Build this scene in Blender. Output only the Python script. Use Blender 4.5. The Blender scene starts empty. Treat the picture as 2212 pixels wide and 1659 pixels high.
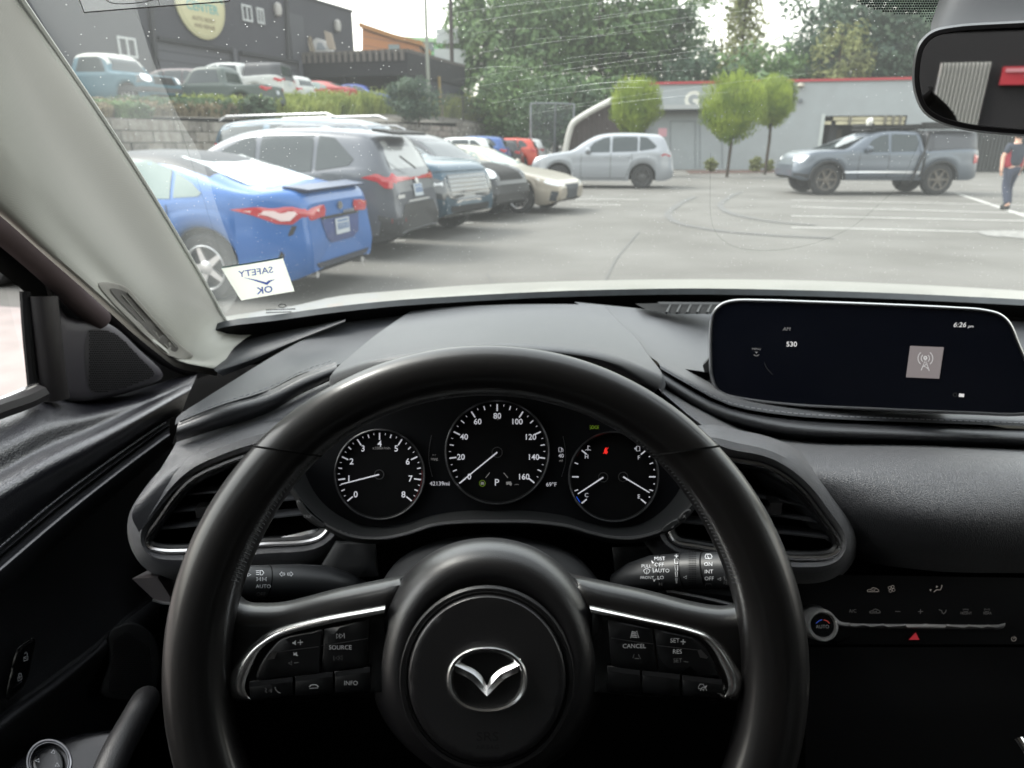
import bpy, bmesh, math, random
from mathutils import Vector, Matrix, Euler
from mathutils.bvhtree import BVHTree
from mathutils.geometry import delaunay_2d_cdt
R = math.radians
scene = bpy.context.scene
col = scene.collection

# ------------------------------------------------------------------ camera
FPX, CX, CY = 1534.0, 1106.0, 829.5       # focal length and centre, in the 2212 x 1659 grid used to measure the photo
EYE = Vector((0, 0, 1.52))
PITCH = R(18.87)
cam_d = bpy.data.cameras.new('camera')
cam = bpy.data.objects.new('camera', cam_d)
col.objects.link(cam)
cam.location = EYE
cam.rotation_euler = (R(90) - PITCH, 0, 0)
cam_d.sensor_width = 36
cam_d.lens = 36 * FPX / 2212
cam_d.clip_start = 0.02
cam_d.clip_end = 3000
cam_d.dof.use_dof = True
cam_d.dof.focus_distance = 0.50
cam_d.dof.aperture_fstop = 12
scene.camera = cam

# ------------------------------------------------------------------ sky, sun, exposure
SUN_EL, SUN_AZ = R(52), R(-72)            # azimuth from +Y towards +X
world = bpy.data.worlds.new('World')
scene.world = world
world.use_nodes = True
wn = world.node_tree.nodes; wl = world.node_tree.links
wn.clear()
sky = wn.new('ShaderNodeTexSky'); sky.sky_type = 'NISHITA'; sky.sun_disc = False
sky.sun_elevation = SUN_EL; sky.sun_rotation = SUN_AZ
sky.air_density = 2.4; sky.dust_density = 2.4; sky.ozone_density = 1.0; sky.altitude = 50
hs = wn.new('ShaderNodeHueSaturation'); hs.inputs['Saturation'].default_value = 0.22   # thin overcast: the blue is veiled
bg = wn.new('ShaderNodeBackground'); bg.inputs['Strength'].default_value = 0.15
wo = wn.new('ShaderNodeOutputWorld')
wl.new(sky.outputs[0], hs.inputs['Color']); wl.new(hs.outputs[0], bg.inputs['Color']); wl.new(bg.outputs[0], wo.inputs['Surface'])
sun_d = bpy.data.lights.new('sun', 'SUN')
sun_d.energy = 0.6; sun_d.angle = R(14); sun_d.color = (1.0, 0.965, 0.91)
sun = bpy.data.objects.new('sun', sun_d); col.objects.link(sun)
sd = Vector((math.sin(SUN_AZ) * math.cos(SUN_EL), math.cos(SUN_AZ) * math.cos(SUN_EL), math.sin(SUN_EL)))
sun.rotation_euler = (-sd).to_track_quat('-Z', 'Y').to_euler()
sun.location = (0, 0, 40)
scene.view_settings.view_transform = 'Standard'
scene.view_settings.look = 'None'
scene.view_settings.gamma = 1.0
scene.view_settings.exposure = 2.15
cy = scene.cycles
cy.use_denoising = True
cy.max_bounces = 7; cy.diffuse_bounces = 4; cy.glossy_bounces = 4; cy.transmission_bounces = 6; cy.transparent_max_bounces = 16
cy.caustics_reflective = False; cy.caustics_refractive = False
cy.sample_clamp_indirect = 6.0

# ------------------------------------------------------------------ measuring: pixel of the photo -> point in the place
FWD = Vector((0, math.cos(PITCH), -math.sin(PITCH)))
DWN = Vector((0, -math.sin(PITCH), -math.cos(PITCH)))
def ray(u, v):
    return Vector((1, 0, 0)) * ((u - CX) / FPX) + DWN * ((v - CY) / FPX) + FWD
def at(u, v, d):                     # point seen at (u, v), d metres ahead
    r = ray(u, v); return EYE + r * (d / r.y)
def on_x(u, v, x):
    r = ray(u, v); return EYE + r * ((x - EYE.x) / r.x)
def on_z(u, v, z=0.0):
    r = ray(u, v); return EYE + r * ((z - EYE.z) / r.z)
class Plane:
    def __init__(s, p, n):
        s.p = Vector(p); s.n = Vector(n).normalized()
        if s.n.dot(EYE - s.p) < 0: s.n = -s.n
    def hit(s, u, v, k=0.0):         # k = height above the plane, towards the eye
        r = ray(u, v); p = s.p + s.n * k
        return EYE + r * ((p - EYE).dot(s.n) / r.dot(s.n))
    def frame(s, u, v, k=0.0):
        o = s.hit(u, v, k); a = (s.hit(u + 4, v, k) - o)
        px = a.length / 4; x = a.normalized(); y = s.n.cross(x)
        return o, x, y, px

class Surf:                          # the same, on a built surface
    def __init__(s, mb): s.b = BVHTree.FromPolygons([tuple(p) for p in mb.v], mb.f); s.last = 0.6
    def hit(s, u, v, k=0.0):
        r = ray(u, v).normalized(); loc, nr, i, d = s.b.ray_cast(EYE, r)
        if loc is None: return EYE + r * (s.last - k)
        s.last = d
        return EYE + r * (d - k)
# ------------------------------------------------------------------ materials
MATS = {}
def mat(name, color, rough=0.5, metal=0.0, spec=0.5, coat=0.0, coat_rough=0.05, noise=None, bump=None, emit=None, alpha=None, trans=0.0, ior=1.5, sheen=0.0):
    """noise=(scale, color2, amount[, detail]); bump=(kind, scale, strength, distance)"""
    if name in MATS: return MATS[name]
    m = bpy.data.materials.new(name); m.use_nodes = True
    nt = m.node_tree; n = nt.nodes; l = nt.links
    b = n['Principled BSDF']
    b.inputs['Base Color'].default_value = (*color, 1)
    b.inputs['Roughness'].default_value = rough
    b.inputs['Metallic'].default_value = metal
    b.inputs['Specular IOR Level'].default_value = spec
    b.inputs['Coat Weight'].default_value = coat
    b.inputs['Coat Roughness'].default_value = coat_rough
    b.inputs['IOR'].default_value = ior
    b.inputs['Transmission Weight'].default_value = trans
    b.inputs['Sheen Weight'].default_value = sheen
    tc = None
    def coords():
        nonlocal tc
        if tc is None: tc = n.new('ShaderNodeTexCoord')
        return tc.outputs['Object']
    if noise:
        t = n.new('ShaderNodeTexNoise'); t.inputs['Scale'].default_value = noise[0]
        t.inputs['Detail'].default_value = noise[3] if len(noise) > 3 else 5
        l.new(coords(), t.inputs['Vector'])
        r = n.new('ShaderNodeValToRGB'); r.color_ramp.elements[0].position = 0.35; r.color_ramp.elements[1].position = 0.68
        l.new(t.outputs['Fac'], r.inputs['Fac'])
        mx = n.new('ShaderNodeMix'); mx.data_type = 'RGBA'
        mx.inputs[6].default_value = (*color, 1); mx.inputs[7].default_value = (*noise[1], 1)
        ml = n.new('ShaderNodeMath'); ml.operation = 'MULTIPLY'; ml.inputs[1].default_value = noise[2]
        l.new(r.outputs['Color'], ml.inputs[0]); l.new(ml.outputs[0], mx.inputs[0]); l.new(mx.outputs[2], b.inputs['Base Color'])
    if bump:
        kind, sc, st, di = bump
        if kind == 'leather':
            t = n.new('ShaderNodeTexVoronoi'); t.feature = 'DISTANCE_TO_EDGE'; t.inputs['Scale'].default_value = sc
            w = n.new('ShaderNodeTexNoise'); w.inputs['Scale'].default_value = sc * 0.6; w.inputs['Detail'].default_value = 2
            ad = n.new('ShaderNodeMix'); ad.data_type = 'RGBA'; ad.inputs[0].default_value = 0.9 / sc
            l.new(coords(), w.inputs['Vector']); l.new(coords(), ad.inputs[6]); l.new(w.outputs['Color'], ad.inputs[7])
            l.new(ad.outputs[2], t.inputs['Vector'])
            rr = n.new('ShaderNodeMapRange'); rr.inputs[1].default_value = 0; rr.inputs[2].default_value = 0.25
            l.new(t.outputs['Distance'], rr.inputs[0]); src = rr.outputs[0]
        elif kind == 'weave':
            t = n.new('ShaderNodeTexChecker'); t.inputs['Scale'].default_value = sc
            w1 = n.new('ShaderNodeTexWave'); w1.wave_type = 'BANDS'; w1.bands_direction = 'X'; w1.inputs['Scale'].default_value = sc
            w2 = n.new('ShaderNodeTexWave'); w2.wave_type = 'BANDS'; w2.bands_direction = 'Z'; w2.inputs['Scale'].default_value = sc
            l.new(coords(), w1.inputs['Vector']); l.new(coords(), w2.inputs['Vector'])
            mm = n.new('ShaderNodeMath'); mm.operation = 'MULTIPLY'
            l.new(w1.outputs['Fac'], mm.inputs[0]); l.new(w2.outputs['Fac'], mm.inputs[1]); src = mm.outputs[0]
        else:
            t = n.new('ShaderNodeTexNoise'); t.inputs['Scale'].default_value = sc; t.inputs['Detail'].default_value = 6
            l.new(coords(), t.inputs['Vector']); src = t.outputs['Fac']
        bp = n.new('ShaderNodeBump'); bp.inputs['Strength'].default_value = st; bp.inputs['Distance'].default_value = di
        l.new(src, bp.inputs['Height']); l.new(bp.outputs[0], b.inputs['Normal'])
    if emit:
        b.inputs['Emission Color'].default_value = (*emit[0], 1); b.inputs['Emission Strength'].default_value = emit[1] * 2 ** -scene.view_settings.exposure * 1.5
    MATS[name] = m
    return m
def tint(name, hexa, **k):
    c = [int(hexa[i:i + 2], 16) / 255 for i in (0, 2, 4)]
    return mat(name, tuple((x / 12.92 if x <= 0.04045 else ((x + 0.055) / 1.055) ** 2.4) for x in c), **k)

# ------------------------------------------------------------------ mesh collecting
class MB:
    def __init__(s): s.v = []; s.f = []; s.m = []
    def add(s, vs, fs, m=0):
        o = len(s.v); s.v += [Vector(p) for p in vs]
        for f in fs: s.f.append(tuple(i + o for i in f)); s.m.append(m)
        return s
    def build(s, name, mats, parent=None, loc=None, sharp=40, smooth=True, local=True):
        me = bpy.data.meshes.new(name)
        o = bpy.data.objects.new(name, me); col.objects.link(o)
        origin = Vector(loc) if loc is not None else None
        if origin is None and not parent: origin = Vector((0, 0, 0))
        vs = s.v
        pw = parent_world(parent) if parent else Matrix()
        if parent:
            o.parent = parent
        if origin is not None:
            vs = [p - origin for p in vs]
            o.matrix_basis = Matrix.Translation(origin)
        me.from_pydata([tuple(p) for p in vs], [], s.f)
        if not isinstance(mats, (list, tuple)): mats = [mats]
        for m in mats: me.materials.append(m)
        me.polygons.foreach_set('material_index', s.m)
        me.validate()
        if smooth:
            me.polygons.foreach_set('use_smooth', [True] * len(me.polygons))
            me.set_sharp_from_angle(angle=R(sharp))
        me.update()
        return o
    # --- pieces
    def box(s, x0, x1, y0, y1, z0, z1, m=0):
        vs = [(x, y, z) for x in (x0, x1) for y in (y0, y1) for z in (z0, z1)]
        return s.add(vs, [(0, 1, 3, 2), (4, 6, 7, 5), (0, 4, 5, 1), (2, 3, 7, 6), (0, 2, 6, 4), (1, 5, 7, 3)], m)
    def obox(s, o, ax, ay, az, m=0):          # oriented box: corner o, three edge vectors
        o = Vector(o); vs = [o + ax * i + ay * j + az * k for i in (0, 1) for j in (0, 1) for k in (0, 1)]
        return s.add(vs, [(0, 1, 3, 2), (4, 6, 7, 5), (0, 4, 5, 1), (2, 3, 7, 6), (0, 2, 6, 4), (1, 5, 7, 3)], m)
    def grid(s, rows, m=0, closed_u=False, closed_v=False):
        nu = len(rows[0]); nv = len(rows); vs = [p for r in rows for p in r]; fs = []
        for j in range(nv - (0 if closed_v else 1)):
            for i in range(nu - (0 if closed_u else 1)):
                a = j * nu + i; b = j * nu + (i + 1) % nu; c = ((j + 1) % nv) * nu + (i + 1) % nu; d = ((j + 1) % nv) * nu + i
                fs.append((a, b, c, d))
        return s.add(vs, fs, m)
    def tube(s, pts, rad, seg=10, m=0, closed=False, caps=True, flat=1.0, up=None):
        pts = [Vector(p) for p in pts]; n = len(pts); rows = []
        tan = []
        for i in range(n):
            a = pts[(i - 1) % n] if (closed or i) else pts[0]; b = pts[(i + 1) % n] if (closed or i < n - 1) else pts[-1]
            tan.append((b - a).normalized())
        nrm = Vector(up) if up is not None else tan[0].orthogonal()
        for i in range(n):
            if up is not None: nrm = Vector(up)
            nrm = (nrm - tan[i] * nrm.dot(tan[i])).normalized(); bn = tan[i].cross(nrm)
            r = rad(i / (n - 1)) if callable(rad) else rad
            rows.append([pts[i] + nrm * (math.cos(2 * math.pi * k / seg) * r * flat) + bn * (math.sin(2 * math.pi * k / seg) * r) for k in range(seg)])
        s.grid(rows, m, closed_u=True, closed_v=closed)
        if caps and not closed:
            s.add(rows[0], [tuple(range(seg))], m); s.add(rows[-1], [tuple(range(seg - 1, -1, -1))], m)
        return s
    def lathe(s, prof, o, ax, seg=32, m=0, ref=None):    # prof: (radius, height along ax)
        ax = Vector(ax).normalized(); a = Vector(ref).normalized() if ref is not None else ax.orthogonal().normalized(); b = ax.cross(a); o = Vector(o)
        rows = [[o + ax * h + (a * math.cos(2 * math.pi * k / seg) + b * math.sin(2 * math.pi * k / seg)) * r for k in range(seg)] for r, h in prof]
        return s.grid(rows, m, closed_u=True)
    def prism(s, outline, vec, m=0):          # closed outline of 3-D points, swept by vec
        n = len(outline); vec = Vector(vec); vs = [Vector(p) for p in outline] + [Vector(p) + vec for p in outline]
        fs = [tuple(range(n)), tuple(range(2 * n - 1, n - 1, -1))] + [(i, n + i, n + (i + 1) % n, (i + 1) % n) for i in range(n)]
        return s.add(vs, fs, m)
    def text(s, txt, o, x, y, size, m=0, align='CENTER', shear=0.0, thick=0.0, bold=0.0, sx=1.0):
        cu = bpy.data.curves.new('t', 'FONT'); cu.body = txt; cu.size = 1; cu.align_x = align; cu.align_y = 'CENTER'; cu.resolution_u = 3
        cu.shear = shear; cu.offset = bold; cu.extrude = thick / max(size, 1e-9)
        ob = bpy.data.objects.new('t', cu)
        me = bpy.data.meshes.new_from_object(ob)
        x = Vector(x).normalized(); y = Vector(y).normalized(); z = x.cross(y); o = Vector(o)
        s.add([o + x * (p.co.x * size * sx) + y * (p.co.y * size) + z * (p.co.z * size) for p in me.vertices], [tuple(p.vertices) for p in me.polygons], m)
        bpy.data.objects.remove(ob); bpy.data.curves.remove(cu); bpy.data.meshes.remove(me)
        return s
    # --- the same on a measured plane
    def ptext(s, pl, txt, u, v, hpx, m=0, k=0.0004, **kw):
        o, x, y, px = pl.frame(u, v, k)
        return s.text(txt, o, x, y, hpx * px * 1.38, m, **kw)
    def stroke(s, pl, pts, wpx, m=0, k=0.0004, closed=False):
        q = [Vector(p) for p in pts]; n = len(q); L = []; Rr = []
        for i in range(n):
            a = q[(i - 1) % n] if (closed or i) else q[0]; b = q[(i + 1) % n] if (closed or i < n - 1) else q[-1]
            t = (b - a).normalized() if (b - a).length > 1e-9 else Vector((1, 0)); nn = Vector((-t.y, t.x)) * wpx / 2
            L.append(pl.hit(*(q[i] + nn), k)); Rr.append(pl.hit(*(q[i] - nn), k))
        vs = L + Rr; fs = [(i, (i + 1) % n, n + (i + 1) % n, n + i) for i in range(n if closed else n - 1)]
        return s.add(vs, fs, m)
    def wtext(s, pl, txt, u, v, h, m=0, k=0.0004, ang=0.0, mirror=False, bold=0.0, sx=1.0, shear=0.0):
        cu = bpy.data.curves.new('t', 'FONT'); cu.body = txt; cu.size = h * 1.38; cu.align_x = 'CENTER'; cu.align_y = 'CENTER'; cu.resolution_u = 2; cu.offset = bold * h; cu.shear = shear
        ob = bpy.data.objects.new('t', cu); me = bpy.data.meshes.new_from_object(ob); c, s_ = math.cos(ang), math.sin(ang); g = -1 if mirror else 1
        s.add([pl.hit(u + g * p.co.x * sx * c - p.co.y * s_ , v - (g * p.co.x * sx * s_ + p.co.y * c), k) for p in me.vertices], [tuple(p.vertices) for p in me.polygons], m)
        bpy.data.objects.remove(ob); bpy.data.curves.remove(cu); bpy.data.meshes.remove(me); return s
    def poly(s, pl, pts, m=0, k=0.0004):
        vs, fs = fill2d(pts)
        return s.add([pl.hit(p[0], p[1], k) for p in vs], fs, m)
    def pillow(s, pts, fn, h, r, m=0, step=None, base=0.0, skirt=None, power=2.0):
        """rounded panel: outline pts (2-D), fn(u, v, k) -> point at height k; rises to h over the distance r from its edge"""
        P = pts; xs = [p[0] for p in P]; ys = [p[1] for p in P]
        if step is None: step = max(max(xs) - min(xs), max(ys) - min(ys)) / 22
        vs, fs = fill2d(P, step, extra=[r * 0.12, r * 0.35, r * 0.7])
        out = []
        for p in vs:
            d = min(dist_seg(p, P[i], P[(i + 1) % len(P)]) for i in range(len(P)))
            t = min(1.0, d / r); hh = h * (1 - (1 - t) ** power) ** (1 / power)
            out.append(fn(p[0], p[1], base + hh))
        s.add(out, fs, m)
        if skirt is not None:
            n = len(P); a = [fn(p[0], p[1], base) for p in P]; b = [fn(p[0], p[1], base - skirt) for p in P]
            s.add(a + b, [(i, (i + 1) % n, n + (i + 1) % n, n + i) for i in range(n)], m)
        return s

def parent_world(p): return Matrix()
def dist_seg(p, a, b):
    ax, ay = a[0], a[1]; bx, by = b[0] - ax, b[1] - ay; px, py = p[0] - ax, p[1] - ay
    L = bx * bx + by * by; t = 0 if L == 0 else max(0, min(1, (px * bx + py * by) / L))
    return math.hypot(px - t * bx, py - t * by)
def inside(p, P):
    c = False; n = len(P); j = n - 1
    for i in range(n):
        if (P[i][1] > p[1]) != (P[j][1] > p[1]) and p[0] < (P[j][0] - P[i][0]) * (p[1] - P[i][1]) / (P[j][1] - P[i][1]) + P[i][0]: c = not c
        j = i
    return c
def fill2d(P, step=None, extra=()):
    P = [(float(p[0]), float(p[1])) for p in P]
    A = sum(P[i][0] * P[(i + 1) % len(P)][1] - P[(i + 1) % len(P)][0] * P[i][1] for i in range(len(P)))
    if A < 0: P = P[::-1]
    pts = list(P); n = len(P)
    if step:
        x0 = min(p[0] for p in P); x1 = max(p[0] for p in P); y0 = min(p[1] for p in P); y1 = max(p[1] for p in P)
        for e in extra:
            for i in range(n):
                a, b, c = P[i - 1], P[i], P[(i + 1) % n]
                tx, ty = c[0] - a[0], c[1] - a[1]; L = math.hypot(tx, ty) or 1
                q = (b[0] - ty / L * e, b[1] + tx / L * e)
                if inside(q, P) and min(dist_seg(q, P[k], P[(k + 1) % n]) for k in range(n)) > e * 0.8: pts.append(q)
        mind = (max(extra) if extra else 0) + step * 0.45
        j = 0; y = y0 + step / 2
        while y < y1:
            x = x0 + step / 2 + (step / 2 if j % 2 else 0)
            while x < x1:
                q = (x, y)
                if inside(q, P) and min(dist_seg(q, P[k], P[(k + 1) % n]) for k in range(n)) > mind: pts.append(q)
                x += step
            y += step * 0.87; j += 1
    r = delaunay_2d_cdt([Vector(p) for p in pts], [], [list(range(n))], 1, 1e-7)
    return [(v.x, v.y) for v in r[0]], [tuple(f) for f in r[2]]
def crom(pts, n=8, closed=False):
    """smooth curve through the points; a point given with a trailing 'c' is a corner"""
    P = []; corner = []
    for p in pts:
        if p[-1] == 'c': P.append(Vector(p[:-1])); corner.append(True)
        else: P.append(Vector(p)); corner.append(False)
    N = len(P); out = []
    for i in range(N if closed else N - 1):
        p1, p2 = P[i], P[(i + 1) % N]
        p0 = P[(i - 1) % N] if (closed or i > 0) else p1 * 2 - p2
        p3 = P[(i + 2) % N] if (closed or i < N - 2) else p2 * 2 - p1
        if corner[i]: p0 = p1 * 2 - p2 if True else p0
        if corner[(i + 1) % N]: p3 = p2 * 2 - p1
        t0 = 0.0; t1 = max((p1 - p0).length, 1e-9) ** 0.5; t2 = t1 + max((p2 - p1).length, 1e-9) ** 0.5; t3 = t2 + max((p3 - p2).length, 1e-9) ** 0.5
        for k in range(n):
            t = t1 + (t2 - t1) * k / n
            A1 = p0 * ((t1 - t) / (t1 - t0)) + p1 * ((t - t0) / (t1 - t0)); A2 = p1 * ((t2 - t) / (t2 - t1)) + p2 * ((t - t1) / (t2 - t1)); A3 = p2 * ((t3 - t) / (t3 - t2)) + p3 * ((t - t2) / (t3 - t2))
            B1 = A1 * ((t2 - t) / (t2 - t0)) + A2 * ((t - t0) / (t2 - t0)); B2 = A2 * ((t3 - t) / (t3 - t1)) + A3 * ((t - t1) / (t3 - t1))
            out.append(B1 * ((t2 - t) / (t2 - t1)) + B2 * ((t - t1) / (t2 - t1)))
    if not closed: out.append(P[-1])
    return out
def resample(c, n, closed=False):
    c = [Vector(p) for p in c]
    if closed: c = c + [c[0]]
    L = [0]
    for i in range(1, len(c)): L.append(L[-1] + (c[i] - c[i - 1]).length)
    out = []; j = 0; m = n if closed else n - 1
    for k in range(n):
        t = L[-1] * k / m
        while j < len(L) - 2 and L[j + 1] < t: j += 1
        f = (t - L[j]) / max(L[j + 1] - L[j], 1e-9); out.append(c[j].lerp(c[j + 1], min(1, max(0, f))))
    return out
def seen_loft(mb, curves, n=40, sub=4, m=0, extra=None):
    """curves: lists of (u, v, distance ahead); a smooth skin through them"""
    if curves[0][-1][0] >= 2290:         # surfaces that leave the picture go on across to the passenger side
        curves = [list(c) + [(3000, c[-1][1] + 40, c[-1][2] - .015), (3900, c[-1][1] + 110, c[-1][2] - .05)] for c in curves]; n = int(n * 1.5)
    rows = [[at(*p) for p in resample(crom(c, 8), n)] for c in curves]
    return skin(mb, rows, sub, m)
def skin(mb, rows, sub=4, m=0):
    n = len(rows[0]); cols = [crom([r[i] for r in rows], sub) for i in range(n)] if len(rows) > 2 else [[rows[0][i].lerp(rows[1][i], k / sub) for k in range(sub + 1)] for i in range(n)]
    g = [[cols[i][j] for i in range(n)] for j in range(len(cols[0]))]
    mb.grid(g, m); return g

# ------------------------------------------------------------------ naming
def tag(o, label=None, cat=None, group=None, kind=None):
    if label: o['label'] = label
    if cat: o['category'] = cat
    if group: o['group'] = group
    if kind: o['kind'] = kind
    return o
def empty(name, loc=(0, 0, 0), rz=0.0, label=None, cat=None, group=None, parent=None):
    o = bpy.data.objects.new(name, None); col.objects.link(o); o.location = loc; o.rotation_euler = (0, 0, rz); o.empty_display_size = 0.1
    if parent: o.parent = parent
    return tag(o, label, cat, group)
def copy_tree(o, parent=None):
    c = o.copy(); col.objects.link(c)
    if parent: c.parent = parent
    for ch in [x for x in col.objects if x.parent == o]: copy_tree(ch, c)
    return c
# ================================================================== the car the photo is taken from
SOFT = tint('soft_dash', '2e3034', rough=0.50, spec=0.7, sheen=0.10, bump=('leather', 800, 0.25, 0.0003))
SOFTR = tint('soft_dash_lower', '2c2d32', rough=0.44, spec=1.0, sheen=0.15, bump=('leather', 560, 0.5, 0.0007))
LEATH = tint('leather', '1c1d20', rough=0.40, spec=1.0, bump=('leather', 420, 0.22, 0.0004))
LEATHS = tint('leather_smooth', '0d0c0d', rough=0.42, spec=0.5, bump=('noise', 260, 0.10, 0.0006), noise=(22, (0.007, 0.006, 0.006), 0.8), coat=.42, coat_rough=.15)
HUBM = tint('hub_grain', '1c1b1d', rough=0.36, spec=1.0, bump=('leather', 800, 0.12, 0.0003))
PLAST = tint('black_plastic', '161718', rough=0.5, spec=0.4, bump=('noise', 900, 0.15, 0.0003))
GLOSS = tint('gloss_black', '08090a', rough=0.22, spec=0.5)
BLACK = tint('deep_black', '060607', rough=0.8, spec=0.2)
VOID = tint('void_black', '030303', rough=0.95, spec=0.05)  # near-black standing in for deep shade in gaps, vents and footwell
CHROME = mat('satin_chrome', (0.62, 0.61, 0.61), rough=0.24, metal=1.0)
BRIGHT = mat('bright_chrome', (0.80, 0.80, 0.80), rough=0.09, metal=1.0)
DARKCH = mat('dark_chrome', (0.28, 0.28, 0.29), rough=0.32, metal=1.0)
SCREEN = tint('screen_black', '0b0d14', rough=0.16, spec=0.35)
WHITE = mat('marking_white', (0.62, 0.63, 0.66), rough=0.6)
WLIT = mat('lit_white', (0.5, 0.5, 0.52), rough=0.6, emit=((0.80, 0.80, 0.88), 0.30))
WDIM = mat('dim_white', (0.16, 0.16, 0.165), rough=0.6)
GREY = mat('lit_grey', (0.1, 0.1, 0.1), rough=0.6, emit=((0.55, 0.53, 0.52), 0.14))
REDL = mat('lit_red', (0.3, 0.01, 0.01), rough=0.5, emit=((1.0, 0.03, 0.02), 0.5))
GREENL = mat('lit_green', (0.08, 0.16, 0.01), rough=0.5, emit=((0.35, 0.55, 0.03), 0.12))
BLUEL = mat('lit_blue', (0.01, 0.05, 0.4), rough=0.5, emit=((0.02, 0.12, 0.9), 0.3))
REDD = mat('red_zone', (0.12, 0.005, 0.008), rough=0.5)
CLOTH = tint('pillar_cloth', 'b5b4ac', rough=0.9, spec=0.1, bump=('weave', 430, 0.2, 0.0003))
HEADL = tint('headliner', 'a8a69e', rough=0.95, spec=0.1)
RUBBER = tint('rubber', '151213', rough=0.55, spec=0.4)
RUBBG = tint('seal_cloth', '3a3233', rough=0.9, spec=0.2)
THREAD = tint('thread', '8f9094', rough=0.8)
THREADD = tint('thread_dark', '3c3d40', rough=0.7)

car = empty('own_car', (0, 0, 0), label='own car seen from the driver seat, black dashboard and leather wheel, pale pillar trim', cat='car')

def stitches(mb, pts3, m, ln=0.0045, gap=0.0022, r=0.00045, off=None):
    pts = [Vector(p) for p in pts3]; L = [0]
    for i in range(1, len(pts)): L.append(L[-1] + (pts[i] - pts[i - 1]).length)
    def P(s):
        j = 0
        while j < len(L) - 2 and L[j + 1] < s: j += 1
        return pts[j].lerp(pts[j + 1], (s - L[j]) / max(L[j + 1] - L[j], 1e-9))
    s = 0
    while s + ln < L[-1]:
        a, b = P(s), P(s + ln); c = (a + b) / 2 + (EYE - a).normalized() * r * 1.5
        mb.tube([a, c, b], r, seg=4, m=m); s += ln + gap
def seen_line(pts, n=8): return [at(*p) for p in crom(pts, n)]
def lift(p, k): return p + (EYE - p).normalized() * k

# ---------------- windshield
GYC, GK, GZ0, GSL = 1.142, 0.309, 1.2955, 0.588
def glass_y(x, z): return GYC - GK * (x - 0.37) ** 2 - (z - GZ0) / GSL
def glass_hit(u, v, k=0.0):
    r = ray(u, v); t0, t1 = 0.1, 3.0
    for _ in range(50):
        t = (t0 + t1) / 2; p = EYE + r * t
        if p.y < glass_y(p.x, p.z): t0 = t
        else: t1 = t
    return EYE + r * (t0 - k)
def glass_material():
    m = bpy.data.materials.new('windshield_glass'); m.use_nodes = True; nt = m.node_tree; n = nt.nodes; l = nt.links; n.clear()
    out = n.new('ShaderNodeOutputMaterial'); tr = n.new('ShaderNodeBsdfTransparent'); tr.inputs[0].default_value = (0.93, 0.955, 0.935, 1)
    gl = n.new('ShaderNodeBsdfGlossy'); gl.inputs['Roughness'].default_value = 0.02
    fr = n.new('ShaderNodeFresnel'); fr.inputs['IOR'].default_value = 1.25
    lw = n.new('ShaderNodeMath'); lw.operation = 'MULTIPLY'; lw.inputs[1].default_value = 0.45
    dust = n.new('ShaderNodeBsdfTranslucent'); dust.inputs[0].default_value = (0.75, 0.78, 0.75, 1)
    dd = n.new('ShaderNodeBsdfDiffuse'); dd.inputs[0].default_value = (0.8, 0.8, 0.78, 1)
    ds = n.new('ShaderNodeMixShader'); ds.inputs[0].default_value = 0.45
    l.new(dust.outputs[0], ds.inputs[1]); l.new(dd.outputs[0], ds.inputs[2])
    tc = n.new('ShaderNodeTexCoord')
    # uneven dirt film, also standing in for veiling glare, plus specks and wiper scratches
    nz = n.new('ShaderNodeTexNoise'); nz.inputs['Scale'].default_value = 3.0; nz.inputs['Detail'].default_value = 6; l.new(tc.outputs['Object'], nz.inputs['Vector'])
    f1 = n.new('ShaderNodeMapRange'); f1.inputs[1].default_value = 0.3; f1.inputs[2].default_value = 0.75; f1.inputs[3].default_value = 0.036; f1.inputs[4].default_value = 0.07
    l.new(nz.outputs['Fac'], f1.inputs[0])
    vo = n.new('ShaderNodeTexVoronoi'); vo.inputs['Scale'].default_value = 165; l.new(tc.outputs['Object'], vo.inputs['Vector'])
    n2 = n.new('ShaderNodeTexNoise'); n2.inputs['Scale'].default_value = 14; l.new(tc.outputs['Object'], n2.inputs['Vector'])
    s1 = n.new('ShaderNodeMath'); s1.operation = 'LESS_THAN'; s1.inputs[1].default_value = 0.075; l.new(vo.outputs['Distance'], s1.inputs[0])
    s2 = n.new('ShaderNodeMath'); s2.operation = 'GREATER_THAN'; s2.inputs[1].default_value = 0.44; l.new(n2.outputs['Fac'], s2.inputs[0])
    s3 = n.new('ShaderNodeMath'); s3.operation = 'MULTIPLY'; l.new(s1.outputs[0], s3.inputs[0]); l.new(s2.outputs[0], s3.inputs[1])
    s4 = n.new('ShaderNodeMath'); s4.operation = 'MULTIPLY'; s4.inputs[1].default_value = 0.55; l.new(s3.outputs[0], s4.inputs[0])
    ad = n.new('ShaderNodeMath'); ad.operation = 'ADD'; ad.use_clamp = True; l.new(f1.outputs[0], ad.inputs[0]); l.new(s4.outputs[0], ad.inputs[1])
    # only glossy at grazing, transparent otherwise
    l.new(fr.outputs[0], lw.inputs[0])
    a = n.new('ShaderNodeMixShader'); l.new(lw.outputs[0], a.inputs[0]); l.new(tr.outputs[0], a.inputs[1]); l.new(gl.outputs[0], a.inputs[2])
    b = n.new('ShaderNodeMixShader'); l.new(ad.outputs[0], b.inputs[0]); l.new(a.outputs[0], b.inputs[1]); l.new(ds.outputs[0], b.inputs[2])
    l.new(b.outputs[0], out.inputs['Surface'])
    return m
GLASSM = glass_material()
PEDGE = [(-60, -200, .40), (-30, -140, .44), (0, -70, .49), (47, 0, .53), (150, 150, .63), (235, 275, .71), (325, 415, .80), (425, 580, .91), (462, 645, .955), (488, 692, .99), (500, 730, 1.0)]
_pe = sorted((glass_hit(u, v).z, glass_hit(u, v).x) for u, v, d in PEDGE)
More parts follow.
